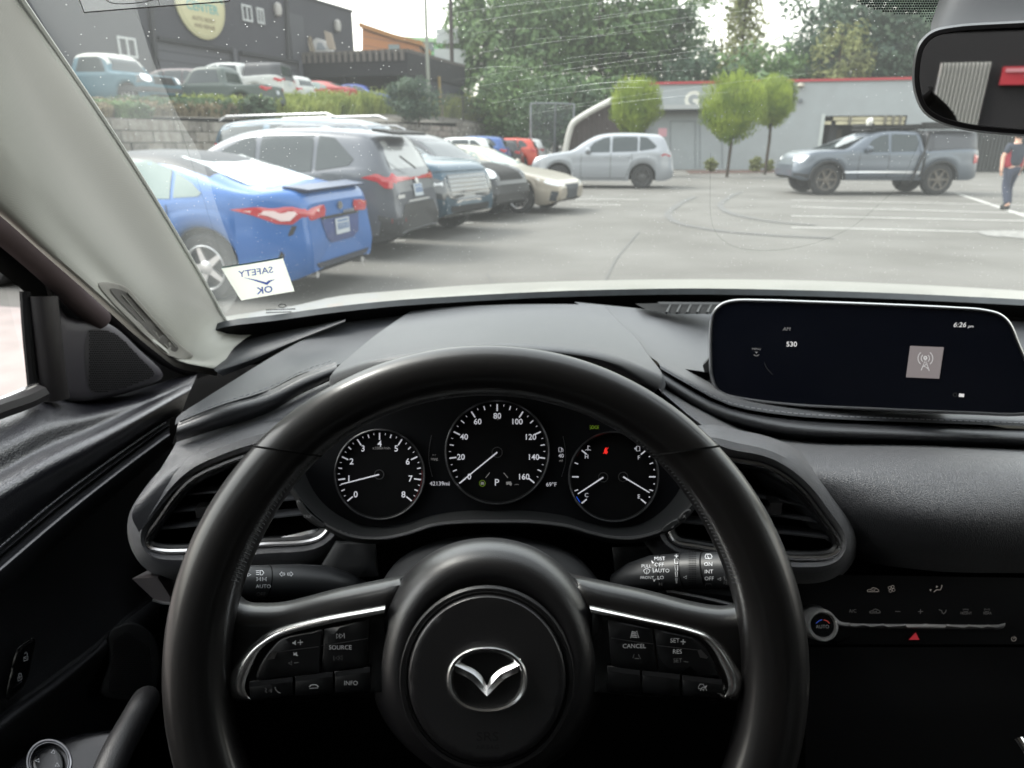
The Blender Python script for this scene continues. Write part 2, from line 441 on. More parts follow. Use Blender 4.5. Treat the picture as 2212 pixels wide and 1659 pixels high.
def pedge_x(z):
    if z <= _pe[0][0]: return _pe[0][1]
    for (a, b_), (c, d) in zip(_pe, _pe[1:]):
        if z <= c: return b_ + (d - b_) * (z - a) / (c - a)
    return _pe[-1][1]
mb = MB(); rows = []
for j in range(25):
    z = 1.20 + (1.86 - 1.20) * j / 24; xl_ = pedge_x(z) - .004
    rows.append([Vector((x, glass_y(x, z), z)) for x in [xl_ + (1.42 - xl_) * i / 40 for i in range(41)]])
mb.grid(rows)
shield = mb.build('windshield', GLASSM, car)
# wiper-swept boundary and scratches: thin raised films of dirt lying on the glass
FILM = bpy.data.materials.new('dirt_film'); FILM.use_nodes = True
_n = FILM.node_tree.nodes; _l = FILM.node_tree.links; _n.clear()
_o = _n.new('ShaderNodeOutputMaterial'); _t = _n.new('ShaderNodeBsdfTransparent'); _d = _n.new('ShaderNodeBsdfTranslucent'); _d.inputs[0].default_value = (.8, .82, .8, 1); _m = _n.new('ShaderNodeMixShader'); _m.inputs[0].default_value = 0.19
_l.new(_t.outputs[0], _m.inputs[1]); _l.new(_d.outputs[0], _m.inputs[2]); _l.new(_m.outputs[0], _o.inputs[0])
FILMB = FILM.copy(); FILMB.node_tree.nodes['Mix Shader'].inputs[0].default_value = 0.055
FILMD = bpy.data.materials.new('grime_line'); FILMD.use_nodes = True
_n = FILMD.node_tree.nodes; _l = FILMD.node_tree.links; _n.clear()
_o = _n.new('ShaderNodeOutputMaterial'); _t = _n.new('ShaderNodeBsdfTransparent'); _t.inputs[0].default_value = (.87, .88, .87, 1); _l.new(_t.outputs[0], _o.inputs[0])
class GlassPl:                       # lets strokes be laid on the curved glass
    def hit(s, u, v, k=0.0): return glass_hit(u, v, 0.0015 + k)
    def frame(s, u, v, k=0.0):
        o = s.hit(u, v, k); x = (s.hit(u + 4, v, k) - o); y = (s.hit(u, v - 4, k) - o); px = x.length / 4; x.normalize(); n = x.cross(y).normalized()
        return o, x, n.cross(x), px
GP = GlassPl()
mb = MB()
rs = random.Random(5)
for i in range(26):                   # wiper scratches fanning over the tree side
    v0 = rs.uniform(-10, 250); u0 = rs.uniform(960, 1300); L = rs.uniform(120, 620)
    pts = [(u0 + L * t, v0 - 0.16 * L * t + 14 * t * t) for t in [k / 6 for k in range(7)]]
    mb.stroke(GP, pts, rs.uniform(0.3, 0.62), 0)
mb.build('wiper_scratches', FILM, shield); mb = MB()
mb.stroke(GP, crom([(1535, 330), (1534, 400), (1536, 470), (1545, 500), (1570, 525), (1610, 538), (1680, 540), (1760, 525), (1840, 490), (1900, 440), (1945, 395), (1975, 330), (2000, 270)], 6), 2.2, 1)
mb.build('wiper_edge', [FILM, FILMD], shield); mb = MB()
mb.stroke(GP, crom([(290, 20), (340, 130), (380, 250), (430, 400), (480, 560)], 6), 2.5, 1)
mb.build('wiper_edge', [FILM, FILMD], shield)
# dirty wedge beside the pillar
mb = MB()
vs, fs = fill2d([(p[0], p[1]) for p in crom([(50, -20, 'c'), (285, -20, 'c'), (330, 130), (385, 250), (430, 330), (470, 450), (520, 620), (485, 680, 'c'), (430, 582), (330, 415), (240, 275), (155, 150)], 5, closed=True)], 40)
mb.add([glass_hit(p[0], p[1], .002) for p in vs], fs)
mb.build('unwiped_corner', FILMB, shield)
# clear pouch with its seam lines, top left
mb = MB()
mb.poly(GP, [(165, -30), (182, 27), (495, 3), (480, -30)], 0, .002)
mb.stroke(GP, [(160, -30), (182, 27), (330, 15), (495, 3), (499, -6)], 3.0, 1, .0028)
mb.stroke(GP, crom([(215, -20), (235, 4), (290, 7), (350, -4)], 6), 2.0, 1, .0028)
mb.stroke(GP, [(338, -12), (345, 13)], 1.2, 1, .0028)
tag(mb.build('clear_pouch', [FILMB, tint('pouch_edge', 'd5d8d8', rough=.3)]), 'clear plastic pouch stuck at the top left of the windshield', 'pouch')
# inspection sticker, printed side outwards so the words read backwards from here
o = (at(480, 578, 1) - EYE)
tl, tr_, br, bl = glass_hit(478, 580, .004), glass_hit(611, 558, .004), glass_hit(636, 629, .004), glass_hit(521, 649, .004)
mb = MB(); nn = (tr_ - tl).cross(bl - tl).normalized(); nn = nn if nn.dot(EYE - tl) > 0 else -nn
mb.prism([tl, tr_, br, bl], -nn * .0004, 0)
class StickPl:
    def __init__(s): s.pl = Plane((tl + tr_ + br + bl) / 4 + nn * .0008, nn)
    def hit(s, u, v, k=0): return s.pl.hit(u, v, k)
SP = StickPl()
def paper(name, c):
    m = bpy.data.materials.new(name); m.use_nodes = True; n = m.node_tree.nodes; l = m.node_tree.links; n.clear()
    o = n.new('ShaderNodeOutputMaterial'); d = n.new('ShaderNodeBsdfDiffuse'); t = n.new('ShaderNodeBsdfTranslucent'); x = n.new('ShaderNodeMixShader'); x.inputs[0].default_value = .62
    d.inputs[0].default_value = (*c, 1); t.inputs[0].default_value = (*c, 1); l.new(d.outputs[0], x.inputs[1]); l.new(t.outputs[0], x.inputs[2]); l.new(x.outputs[0], o.inputs[0]); return m
BLUEP = None
mb.wtext(SP, 'SAFETY', 553, 588, 14, 1, 0, R(8), True, .012, 1.18)
mb.wtext(SP, 'OK', 572, 627, 15, 1, 0, R(8), True, .03, 1.15)
mb.poly(SP, [(524, 599), (552, 604), (575, 610), (580, 606), (595, 603), (584, 609), (577, 616), (566, 612), (548, 606)], 1, 0.0)
mb.stroke(SP, [(479, 578), (540, 569), (610, 557)], 3, 2, 0.0)
tag(mb.build('safety_sticker', [paper('sticker_paper', (.80, .81, .77)), paper('sticker_blue_ink', (.06, .10, .42)), tint('sticker_edge', '6fa3a6', rough=.5)]), 'white sticker on the windshield reading SAFETY OK backwards', 'sticker')
# small maker's print low on the glass
mb = MB()
for r_, (uu, vv, w) in enumerate([(608, 668, 66), (604, 674, 58)]):
    for k in range(int(w / 4)):
        mb.poly(GP, [(uu - w / 2 + 4 * k, vv - .6 * k * .25 + 0), (uu - w / 2 + 4 * k + 2.6, vv - .15 * k), (uu - w / 2 + 4 * k + 2.8, vv + 3 - .15 * k), (uu - w / 2 + 4 * k, vv + 3 - .15 * k)], 0, .001)
mb.stroke(GP, [(610 + 8 * math.cos(a), 661 + 4 * math.sin(a)) for a in [k * .5 for k in range(13)]], 1.4, 0, .001, closed=True)
mb.build('glass_print', tint('print_grey', '4d5050', rough=.8), shield)
# dotted shade at the mirror
mb = MB()
for j in range(15):
    v = -30 + j * 5.4
    for i in range(46):
        u = 1838 + i * 5.4 + (2.7 if j % 2 else 0)
        lim = 1848 + max(0, v) ** 1.55 * 0.42 if v < 33 else (1985 if v < 40 else 2000 + 0 * v)
        if u < lim or u > 2040 or (v > 36 and u < 1992 - (v - 36) * .2): continue
        r = 2.45 if v < 25 else 1.8
        mb.add([glass_hit(u + r * math.cos(a), v + r * math.sin(a), .003) for a in [k * math.pi / 3 for k in range(6)]], [(0, 1, 2, 3, 4, 5)])
mb.build('shade_dots', BLACK, shield)

# ---------------- own bonnet beyond the glass
PALE = tint('pale_paint', '7b7a73', rough=.4, coat=.3)
mb = MB()
T = [(420, 712), (490, 690), (560, 682), (700, 665), (850, 649), (1000, 639), (1150, 631), (1300, 627), (1500, 624), (1700, 627), (1900, 632), (2100, 641), (2260, 650), (2900, 700), (3300, 750)]
H = [(420, 700), (520, 683), (640, 662), (720, 642), (850, 630), (1000, 618), (1150, 611), (1300, 607), (1500, 604), (1700, 606), (1900, 613), (2100, 623), (2260, 634), (2700, 665), (2950, 690)]
r0 = resample([at(u, v + 14, 1.22) for u, v in crom(T, 6)], 80); r1 = resample([at(u, v, 1.95) for u, v in crom(H, 6)], 80)
rows = [r0] + [[a.lerp(b, t) + Vector((0, 0, .012 * math.sin(math.pi * t))) for a, b in zip(r0, r1)] for t in (.25, .5, .75)] + [r1, [p + Vector((0, .25, -.06)) for p in r1], [p + Vector((0, .45, -.22)) for p in r1], [p + Vector((0, .5, -.6)) for p in r1]]
mb.grid(rows); mb.build('bonnet', PALE, car)
# ---------------- black base of the windshield
mb = MB()
Tf = [(420, 716), (490, 692), (520, 688), (600, 679), (700, 665), (850, 649), (1000, 639), (1150, 631), (1300, 626), (1500, 623), (1700, 626), (1900, 632), (2100, 641), (2260, 650), (2900, 700), (3300, 750)]
c0 = [glass_hit(u, v, .02) for u, v in resample(crom(Tf, 6), 90)]
c1 = [glass_hit(u, v + 13, .05) for u, v in resample(crom(Tf, 6), 90)]
c2 = [glass_hit(u, v + 22, .03) + Vector((0, 0, -.012)) for u, v in resample(crom(Tf, 6), 90)]
c3 = [glass_hit(u, v + 60, .10) + Vector((0, 0, -.03)) for u, v in resample(crom(Tf, 6), 90)]
mb.grid([[p + Vector((0, .06, -.03)) for p in c0], c0, c1], 0); mb.grid([c1, c2, c3], 1)
mb.build('cowl_trim', [tint('frit_grey', '33373a', rough=.55, noise=(40, (.02, .022, .024), .8)), BLACK], car)

# ---------------- dashboard
def far_(rows):                      # the pad under the display stands further forward than the knee line
    return [[(u, v, d + .075 * max(0, min(1, (u - 1425) / 170))) for u, v, d in r] for r in rows]
dash = MB()
# broad lower body: wide skin under everything
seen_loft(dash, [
    [(400, 905, .86), (700, 820, .90), (1100, 760, .86), (1500, 800, .80), (2400, 960, .74)],
    [(380, 1100, .84), (700, 1150, .86), (1100, 1190, .86), (1500, 1200, .82), (2400, 1240, .72)],
    [(340, 1350, .84), (700, 1400, .88), (1100, 1450, .88), (1500, 1400, .84), (2400, 1380, .74)],
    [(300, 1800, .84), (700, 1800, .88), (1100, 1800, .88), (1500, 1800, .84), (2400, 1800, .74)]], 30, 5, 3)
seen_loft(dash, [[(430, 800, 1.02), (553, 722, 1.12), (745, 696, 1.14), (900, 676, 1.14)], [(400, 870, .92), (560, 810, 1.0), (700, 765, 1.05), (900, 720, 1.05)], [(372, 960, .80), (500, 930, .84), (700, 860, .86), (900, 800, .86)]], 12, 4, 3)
# left corner pad against the pillar
seen_loft(dash, [
    [(545, 712, 1.03), (600, 706, 1.035), (680, 697, 1.045), (752, 686, 1.05)],
    [(505, 745, .985), (580, 728, .995), (670, 708, 1.01), (750, 688, 1.03)],
    [(462, 790, .91), (535, 764, .93), (625, 732, .965), (746, 691, 1.0)],
    [(466, 802, .895), (540, 778, .92), (628, 740, .955), (746, 693, .995)],
    [(482, 812, .90), (548, 786, .93), (632, 745, .965), (747, 695, 1.0)]], 24, 4, 0)
# main pad left of the hood, down to the stitched edge
A = [(752, 691, 1.05), (680, 722, .985), (613, 756, .93), (555, 790, .88), (507, 820, .84), (440, 862, .785), (381, 903, .745), (378, 918, .735)]
B = [(880, 676, 1.07), (800, 705, 1.02), (720, 748, .94), (650, 782, .88), (570, 822, .81), (470, 866, .755), (395, 905, .725), (382, 915, .718)]
C_ = [(940, 664, 1.08), (880, 700, 1.01), (815, 745, .93), (740, 785, .83), (654, 806, .775), (579, 843, .735), (477, 875, .712), (388, 910, .702)]
seen_loft(dash, [A, B, C_], 30, 5, 0)
# leather band under that edge
seen_loft(dash, [
    [(386, 911, .703), (477, 876, .713), (579, 844, .735), (654, 808, .752), (726, 782, .768)],
    [(384, 918, .700), (477, 881, .708), (579, 850, .730), (654, 813, .747), (727, 787, .764)],
    [(383, 921, .692), (477, 886, .701), (579, 855, .723), (655, 818, .742), (728, 791, .759)],
    [(381, 938, .688), (477, 905, .697), (579, 873, .718), (655, 834, .737), (728, 803, .755)],
    [(382, 954, .698), (477, 925, .707), (580, 891, .727), (656, 847, .745), (728, 812, .762)]], 30, 4, 2)
# the pad to the right, running under the display to its stitched edge
seen_loft(dash, far_([
    [(1240, 652, 1.08), (1400, 668, 1.06), (1480, 675, 1.04), (1560, 674, 1.04), (1900, 680, 1.04), (2300, 700, 1.02)],
    [(1330, 700, .96), (1440, 730, .92), (1560, 760, .88), (1700, 780, .86), (2000, 800, .84), (2300, 830, .83)],
    [(1398, 765, .80), (1480, 800, .77), (1570, 840, .74), (1700, 862, .72), (2000, 880, .70), (2300, 895, .69)],
    [(1425, 788, .745), (1500, 830, .705), (1570, 864, .68), (1700, 887, .665), (2000, 901, .65), (2300, 912, .645)],
    [(1426, 796, .74), (1500, 838, .70), (1570, 873, .675), (1700, 897, .66), (2000, 913, .645), (2300, 924, .64)]]), 40, 5, 0)
# leather roll below it
seen_loft(dash, far_([
    [(1426, 800, .748), (1500, 846, .71), (1570, 878, .685), (1700, 902, .67), (2000, 918, .655), (2300, 930, .648)],
    [(1424, 806, .735), (1500, 852, .695), (1570, 886, .668), (1700, 912, .652), (2000, 928, .637), (2300, 940, .63)],
    [(1422, 818, .73), (1500, 868, .69), (1575, 903, .662), (1700, 928, .645), (2000, 942, .63), (2300, 954, .624)],
    [(1420, 830, .74), (1500, 880, .70), (1580, 918, .675), (1700, 944, .658), (2000, 957, .643), (2300, 968, .635)],
    [(1420, 836, .78), (1500, 888, .74), (1582, 926, .71), (1700, 954, .70), (2000, 968, .69), (2300, 980, .68)]]), 40, 4, 2)
# lower right body with its soft sheen, wrapping down towards the controls
seen_loft(dash, [
    [(1428, 822, .765), (1520, 886, .735), (1620, 930, .75), (1720, 952, .735), (2000, 962, .715), (2300, 975, .71)],
    [(1424, 832, .735), (1512, 898, .70), (1600, 948, .68), (1730, 978, .668), (2000, 985, .656), (2300, 995, .648)],
    [(1424, 842, .72), (1508, 912, .682), (1600, 968, .655), (1740, 1020, .632), (2000, 1040, .618), (2300, 1050, .61)],
    [(1430, 850, .722), (1510, 926, .684), (1600, 985, .655), (1760, 1070, .625), (2000, 1110, .597), (2300, 1120, .59)],
    [(1440, 865, .73), (1515, 942, .69), (1605, 1005, .66), (1800, 1140, .625), (2000, 1180, .60), (2300, 1190, .59)],
    [(1450, 880, .75), (1520, 960, .71), (1620, 1030, .68), (1840, 1200, .64), (2000, 1232, .62), (2300, 1240, .61)]], 44, 5, 1)
# defroster slot
mbv = MB()
seen_loft(mbv, [[(1395, 668, 1.03), (1440, 676, 1.02), (1470, 678, 1.015), (1545, 678, 1.01)], [(1372, 656, 1.07), (1430, 655, 1.07), (1480, 655, 1.07), (1560, 655, 1.07)]], 16, 2, 0)
for k in range(6):
    u = 1440 + 22 * k; mbv.tube([at(u, 676, 1.01), at(u + 4, 667, 1.04), at(u + 8, 660, 1.06)], .002, 5, m=1)
seen_loft(mbv, [[(1420, 652, 1.06), (1560, 653, 1.06)], [(1425, 656, 1.055), (1560, 657, 1.055)]], 6, 2, 1)
# knee and housing of the left vent
seen_loft(dash, [
    [(381, 955, .715), (470, 927, .722), (575, 892, .735), (655, 849, .75), (730, 815, .765)],
    [(372, 972, .69), (470, 940, .70), (572, 908, .715), (660, 868, .73), (740, 826, .75)],
    [(330, 1040, .665), (420, 980, .68), (540, 940, .70), (650, 900, .72), (760, 850, .74)],
    [(285, 1110, .645), (380, 1020, .665), (520, 960, .69), (640, 925, .71), (790, 870, .74)],
    [(300, 1150, .645), (400, 1040, .665), (540, 975, .69), (700, 930, .72), (860, 890, .745)]], 32, 5, 1)
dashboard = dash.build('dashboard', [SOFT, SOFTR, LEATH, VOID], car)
mbv.build('defroster_slot', [BLACK, PLAST], dashboard)
mb = MB()
stitches(mb, [lift(p, .0012) for p in seen_line(far_([[(1440, 800, .741), (1500, 833, .703), (1570, 868, .677), (1700, 891, .662), (2000, 906, .647), (2300, 917, .642)]])[0])], 0)
mb.build('stitching', THREAD, dashboard); mb = MB()
stitches(mb, [lift(p, .0012) for p in seen_line([(396, 902, .703), (477, 870, .715), (577, 838, .737), (652, 802, .755), (715, 779, .77)])], 0); mb.build('stitching', THREAD, dashboard)

# hood over the instruments
hood = MB()
seen_loft(hood, [
    [(888, 672, 1.05), (960, 664, 1.06), (1090, 658, 1.065), (1220, 657, 1.065), (1305, 660, 1.05)],
    [(860, 690, 1.0), (950, 684, 1.0), (1090, 679, 1.0), (1230, 680, 1.0), (1330, 688, .99)],
    [(810, 725, .88), (930, 712, .87), (1085, 705, .865), (1240, 708, .87), (1370, 725, .87)],
    [(762, 765, .76), (880, 745, .73), (1080, 728, .715), (1260, 738, .725), (1400, 768, .75)],
    [(728, 795, .69), (840, 766, .645), (1075, 738, .625), (1290, 754, .64), (1424, 800, .685)],
    [(718, 812, .67), (820, 776, .622), (1072, 745, .60), (1310, 766, .618), (1430, 818, .665)],
    [(722, 832, .665), (824, 790, .615), (1072, 757, .592), (1308, 780, .61), (1422, 838, .66)],
    [(735, 850, .68), (832, 808, .63), (1072, 775, .61), (1300, 798, .628), (1410, 852, .675)]], 40, 5, 0)
# its flanks down to the pad
for sgn, e in ((-1, [(888, 672, 1.05), (860, 690, 1.0), (810, 725, .88), (762, 765, .76), (728, 795, .69), (718, 812, .67), (722, 832, .665)]),
               (1, [(1305, 660, 1.05), (1330, 688, .99), (1370, 725, .87), (1400, 768, .75), (1424, 800, .685), (1430, 818, .665), (1422, 838, .66)])):
    e2 = [(u + sgn * 5, v + 4, d + .004) for u, v, d in e]; e3 = [(u + sgn * 8, v + 14, d + .03) for u, v, d in e]
    seen_loft(hood, [e, e2, e3], 20, 3, 0)
# underside of the brow going back to the instruments
seen_loft(hood, [
    [(735, 850, .68), (832, 808, .63), (1072, 775, .61), (1300, 798, .628), (1410, 852, .675)],
    [(700, 920, .70), (820, 850, .68), (1072, 815, .665), (1310, 850, .68), (1450, 920, .70)],
    [(690, 990, .70), (800, 900, .70), (1072, 850, .69), (1340, 900, .70), (1470, 990, .70)]], 30, 4, 1)
hood.build('instrument_hood', [SOFT, PLAST], car)

# ---------------- instrument cluster
CPL = Plane(at(1074, 978, .62), (0, -math.cos(R(22)), math.sin(R(22))))
cl = MB()
outer = crom([(640, 1000), (668, 900), (760, 835), (900, 800), (1074, 790), (1250, 800), (1400, 840), (1475, 920), (1500, 1010), (1480, 1110), (1410, 1150), (1330, 1158), (1235, 1130), (1150, 1114), (1074, 1112), (1000, 1114), (925, 1126), (830, 1155), (755, 1150), (690, 1120)], 5, closed=True)
vs, fs = fill2d(outer, 60); cl.add([CPL.hit(p[0], p[1], -.004) for p in vs], fs, 0)
cluster = cl.build('instrument_cluster', [tint('cluster_black', '050609', rough=.5, spec=.2)], car)
# surround: sloping dark wall and grey lip
sr = MB()
lip = crom([(600, 985), (622, 1040), (652, 1085), (700, 1130), (760, 1158), (820, 1163), (880, 1152), (935, 1134), (1000, 1127), (1074, 1126), (1150, 1127), (1225, 1136), (1280, 1152), (1330, 1162), (1390, 1158), (1450, 1135), (1495, 1095), (1520, 1040), (1540, 985)], 6)
inn = crom([(650, 985), (662, 1030), (690, 1078), (730, 1112), (775, 1132), (825, 1138), (880, 1130), (935, 1113), (1000, 1104), (1074, 1102), (1150, 1104), (1225, 1115), (1280, 1131), (1330, 1139), (1380, 1133), (1425, 1108), (1460, 1070), (1480, 1030), (1490, 985)], 6)
n_ = 90; a = resample(lip, n_); b = resample(inn, n_)
g = []
for t, k in ((0, .030), (.06, .036), (.13, .034), (.25, .024), (.6, .008), (1, -.003)):
    g.append([CPL.hit(p.x + (q.x - p.x) * t, p.y + (q.y - p.y) * t, k) for p, q in zip(a, b)])
sr.grid(g, 0)
sr.tube([CPL.hit(p.x, p.y, .0345) for p in resample([lip[i] for i in range(18, len(lip) - 14)], 70)], .0016, 6, m=1)
g = [[CPL.hit(p.x, p.y, .030) for p in a], [CPL.hit(p.x + (p.x - 1074) * .01, p.y + 8, .0) for p in a], [CPL.hit(p.x, p.y + 12, -.05) for p in a]]
sr.grid(g, 0)
sr.build('cluster_surround', [PLAST, DARKCH], cluster)
def pol(cx, cy, a, r): return (cx + r * math.sin(R(a)), cy - r * math.cos(R(a)))
def gauge(cx, cy, r, ring=True):
    g = MB()
    cir = [pol(cx, cy, a, r - 2) for a in range(0, 360, 6)]
    vs, fs = fill2d(cir); g.add([CPL.hit(p[0], p[1], -.0032) for p in vs], fs, 0)
    prof = []
    rows = []
    for kk, rr in ((-.003, r - 6), (.003, r - 3), (.0042, r - 1.2), (.003, r + .5), (-.004, r + 1)):
        rows.append([CPL.hit(*pol(cx, cy, a, rr), kk) for a in range(0, 360, 4)])
    g.grid(rows[1:4], 2, closed_u=True); g.grid(rows[:2], 1, closed_u=True); g.grid(rows[3:], 1, closed_u=True)
    return g
def tick(g, cx, cy, a, r0, r1, w, m): g.stroke(CPL, [pol(cx, cy, a, r0), pol(cx, cy, a, r1)], w, m, -.0024)
GM = [tint('dial_black', '030304', rough=.6, spec=.15), BLACK, DARKCH, WLIT, REDL, BLUEL, REDD, GREY, GREENL]
t1 = gauge(820, 1025, 98)
for k in range(33):
    a = -129.5 + 259 * k / 32
    L = 15 if k % 4 == 0 else (8 if k % 2 == 0 else 4)
    tick(t1, 820, 1025, a, 90 - L, 90, 2.8 if k % 4 == 0 else (2.2 if k % 2 == 0 else 1.2), 3)
for n, a in enumerate([-129.5 + 32.4 * i for i in range(9)]):
    p = pol(820, 1025, a, 67); t1.ptext(CPL, str(n), p[0], p[1] + 1, 13.5, 3, k=-.0024, bold=.01)
t1.stroke(CPL, [pol(820, 1025, a, 93.5) for a in range(84, 130, 3)], 5, 6, -.0024)
t1.ptext(CPL, 'x1000r/min', 824, 968, 6, 7, k=-.0024)
t1.build('tachometer', GM, cluster)
t2 = gauge(1074, 977, 113)
for k in range(33):
    a = -129.5 + 259 * k / 32
    L = 15 if k % 4 == 0 else (9 if k % 2 == 0 else 4)
    tick(t2, 1074, 977, a, 104 - L, 104, 3.0 if k % 4 == 0 else (2.2 if k % 2 == 0 else 1.2), 3)
for n in range(9):
    p = pol(1074, 977, -129.5 + 32.4 * n, 79 if n not in (0, 8) else 82); t2.ptext(CPL, str(n * 20), p[0] + (3 if n == 0 else (-6 if n == 8 else 0)), p[1] + 1, 12.5, 3, k=-.0024, bold=.012)
t2.ptext(CPL, 'mph', 1075, 903, 6, 7, k=-.0024)
t2.ptext(CPL, 'P', 1073, 1043, 15, 3, k=-.0024)
t2.stroke(CPL, [pol(1042, 1044, a, 6.5) for a in range(0, 360, 20)], 1.2, 8, -.0024, closed=True)
t2.poly(CPL, [(1039, 1041), (1045, 1041), (1046, 1047), (1038, 1047)], 7, -.0024)
t2.poly(CPL, [(1093, 1041), (1103, 1040), (1106, 1045), (1104, 1050), (1099, 1046), (1094, 1048)], 7, -.0024)
t2.ptext(CPL, '---', 1116, 1046, 7, 7, k=-.0024)
t2.stroke(CPL, [(1058, 1021), (1049, 1032)], 1.4, 7, -.0024); t2.stroke(CPL, [(1088, 1021), (1097, 1032)], 1.4, 7, -.0024)
t2.build('speedometer', GM, cluster)
t3 = gauge(1326, 1030, 98)
for sgn in (-1, 1):
    for k in range(9):
        a = sgn * (50.5 + 79 * k / 8)
        if sgn < 0 and k % 2: continue
        big = k in (0, 4, 8); tick(t3, 1326, 1030, a, 90 - (14 if big else (8 if k % 2 == 0 else 3)), 90, 2.8 if big else 2.2, 3)
t3.stroke(CPL, [pol(1326, 1030, a, 93) for a in (-52, -57, -61)], 4, 6, -.0024)
t3.stroke(CPL, [pol(1326, 1030, a, 93) for a in (-118, -123, -127)], 5, 5, -.0024)
for s_, u, v in (('H', 1267, 987), ('C', 1267, 1070), ('F', 1380, 989), ('E', 1380, 1073)): t3.ptext(CPL, s_, u, v, 9, 3, k=-.0024)
t3.stroke(CPL, [(1270, 962), (1270, 971)], 1.4, 3, -.0024); t3.stroke(CPL, [(1264, 973), (1267, 971), (1270, 973), (1273, 971), (1276, 973)], 1, 3, -.0024); t3.stroke(CPL, [(1271, 964), (1275, 964)], 1, 3, -.0024)
t3.stroke(CPL, [(1375, 964), (1382, 964), (1382, 974), (1375, 974)], 1.3, 3, -.0024, closed=True); t3.poly(CPL, [(1370, 969), (1373.5, 966), (1373.5, 972)], 3, -.0024)
t3.poly(CPL, [(1307, 968), (1310, 966), (1311, 972), (1313, 977), (1310, 981), (1305, 979), (1305, 973)], 4, -.0024); t3.stroke(CPL, [(1303, 980), (1314, 967)], 1.4, 4, -.002)
t3.build('temperature_and_fuel_gauge', GM, cluster)
CR_ = [WLIT, GREY, DARKCH, GREENL]
mk = MB()
mk.ptext(CPL, '42139mi', 950, 1045, 9, 0, k=-.0024); mk.build('mileage_readout', CR_, cluster); mk = MB(); mk.ptext(CPL, 'mpg', 938, 991, 6.5, 1, k=-.0024); mk.ptext(CPL, '--.-', 938, 982, 5, 1, k=-.0024)
mk.build('economy_readout', CR_, cluster); mk = MB()
mk.ptext(CPL, '69°F', 1191, 1047, 9, 0, k=-.0024); mk.ptext(CPL, '40', 1212, 985, 8.5, 0, k=-.0024); mk.ptext(CPL, 'mi', 1212, 995, 6, 1, k=-.0024)
mk.stroke(CPL, [(1207, 967), (1213, 967), (1213, 976), (1207, 976)], 1.1, 0, -.0024, closed=True); mk.stroke(CPL, [(1213, 969), (1216, 970), (1216, 976)], 1, 0, -.0024)
mk.build('range_readout', CR_, cluster); mk = MB()
mk.stroke(CPL, crom([(932, 940), (927, 970), (927, 1000), (934, 1030)], 5), 1.1, 2, -.0024); mk.build('cluster_arc', CR_, cluster); mk = MB(); mk.stroke(CPL, crom([(1216, 942), (1221, 970), (1221, 1000), (1213, 1030)], 5), 1.1, 2, -.0024)
mk.build('cluster_arc', CR_, cluster); mk = MB()
for du in (-3.5, 3.5): mk.stroke(CPL, [(1284 + du + 2.6 * math.cos(a), 923 + 3.5 * math.sin(a)) for a in [k * .7 for k in range(9)]], 1.2, 3, -.0024, closed=True)
for s_ in (-1, 1):
    for dv in (-4, 0, 4): mk.stroke(CPL, [(1284 + s_ * 6.5, 923 + dv * .6), (1284 + s_ * 10, 923 + dv)], 1, 3, -.0024)
CR_ = [WLIT, GREY, DARKCH, GREENL]
mk.build('lamp_indicator', [WLIT, GREY, DARKCH, GREENL], cluster)
for nm, c, e, cr in (('needle', (819, 1025), (737, 1046), 10), ('needle', (1074, 977), (992, 1044), 11), ('needle', (1303, 1031), (1248, 1067), 10), ('needle', (1346, 1030), (1403, 1064), 10)):
    g = MB(); d = Vector(c) - Vector(e); d.normalize(); nn_ = Vector((-d.y, d.x))
    q = [Vector(c) + nn_ * 1.4, Vector(e) + nn_ * 1.0, Vector(e) - nn_ * 1.0, Vector(c) - nn_ * 1.4]
    g.prism([CPL.hit(p.x, p.y, .0012) for p in q], CPL.n * .0008, 0)
    g.stroke(CPL, [(c[0] + cr * math.cos(a), c[1] + cr * math.sin(a)) for a in [k * .2618 for k in range(24)]], 1.8, 1, .0006, closed=True)
    g.stroke(CPL, [(c[0] + 2.5 * math.cos(a), c[1] + 2.5 * math.sin(a)) for a in [k * .7 for k in range(9)]], 4, 2, .0008, closed=True)
    g.build(nm, [WLIT, DARKCH, BLACK], cluster)
# trip and light buttons on the surround
for nm, P_, txt in (('trip_button', [(640, 1082), (648, 1080), (668, 1105), (705, 1136), (698, 1142), (670, 1128), (648, 1105)], 'TRIP'), ('dimmer_button', [(1428, 1142), (1462, 1120), (1470, 1128), (1440, 1150), (1430, 1150)], None), ('dimmer_button', [(1464, 1119), (1482, 1100), (1492, 1100), (1492, 1110), (1472, 1127)], None)):
    g = MB(); g.pillow(crom(P_, 3, closed=True), CPL.hit, .004, 5, 0, step=12, base=.034, skirt=.02)
    if txt: g.ptext(CPL, txt, 664, 1116, 7, 1, k=.0385)
    elif P_[0][0] < 1440: g.stroke(CPL, [(1451, 1140), (1456, 1136)], 1.4, 1, .0385)
    else:
        g.stroke(CPL, [(1475, 1118), (1481, 1112)], 1.4, 1, .0385); g.stroke(CPL, [(1475, 1112), (1481, 1118)], 1.4, 1, .0385)
    g.build(nm, [PLAST, WDIM], cluster)

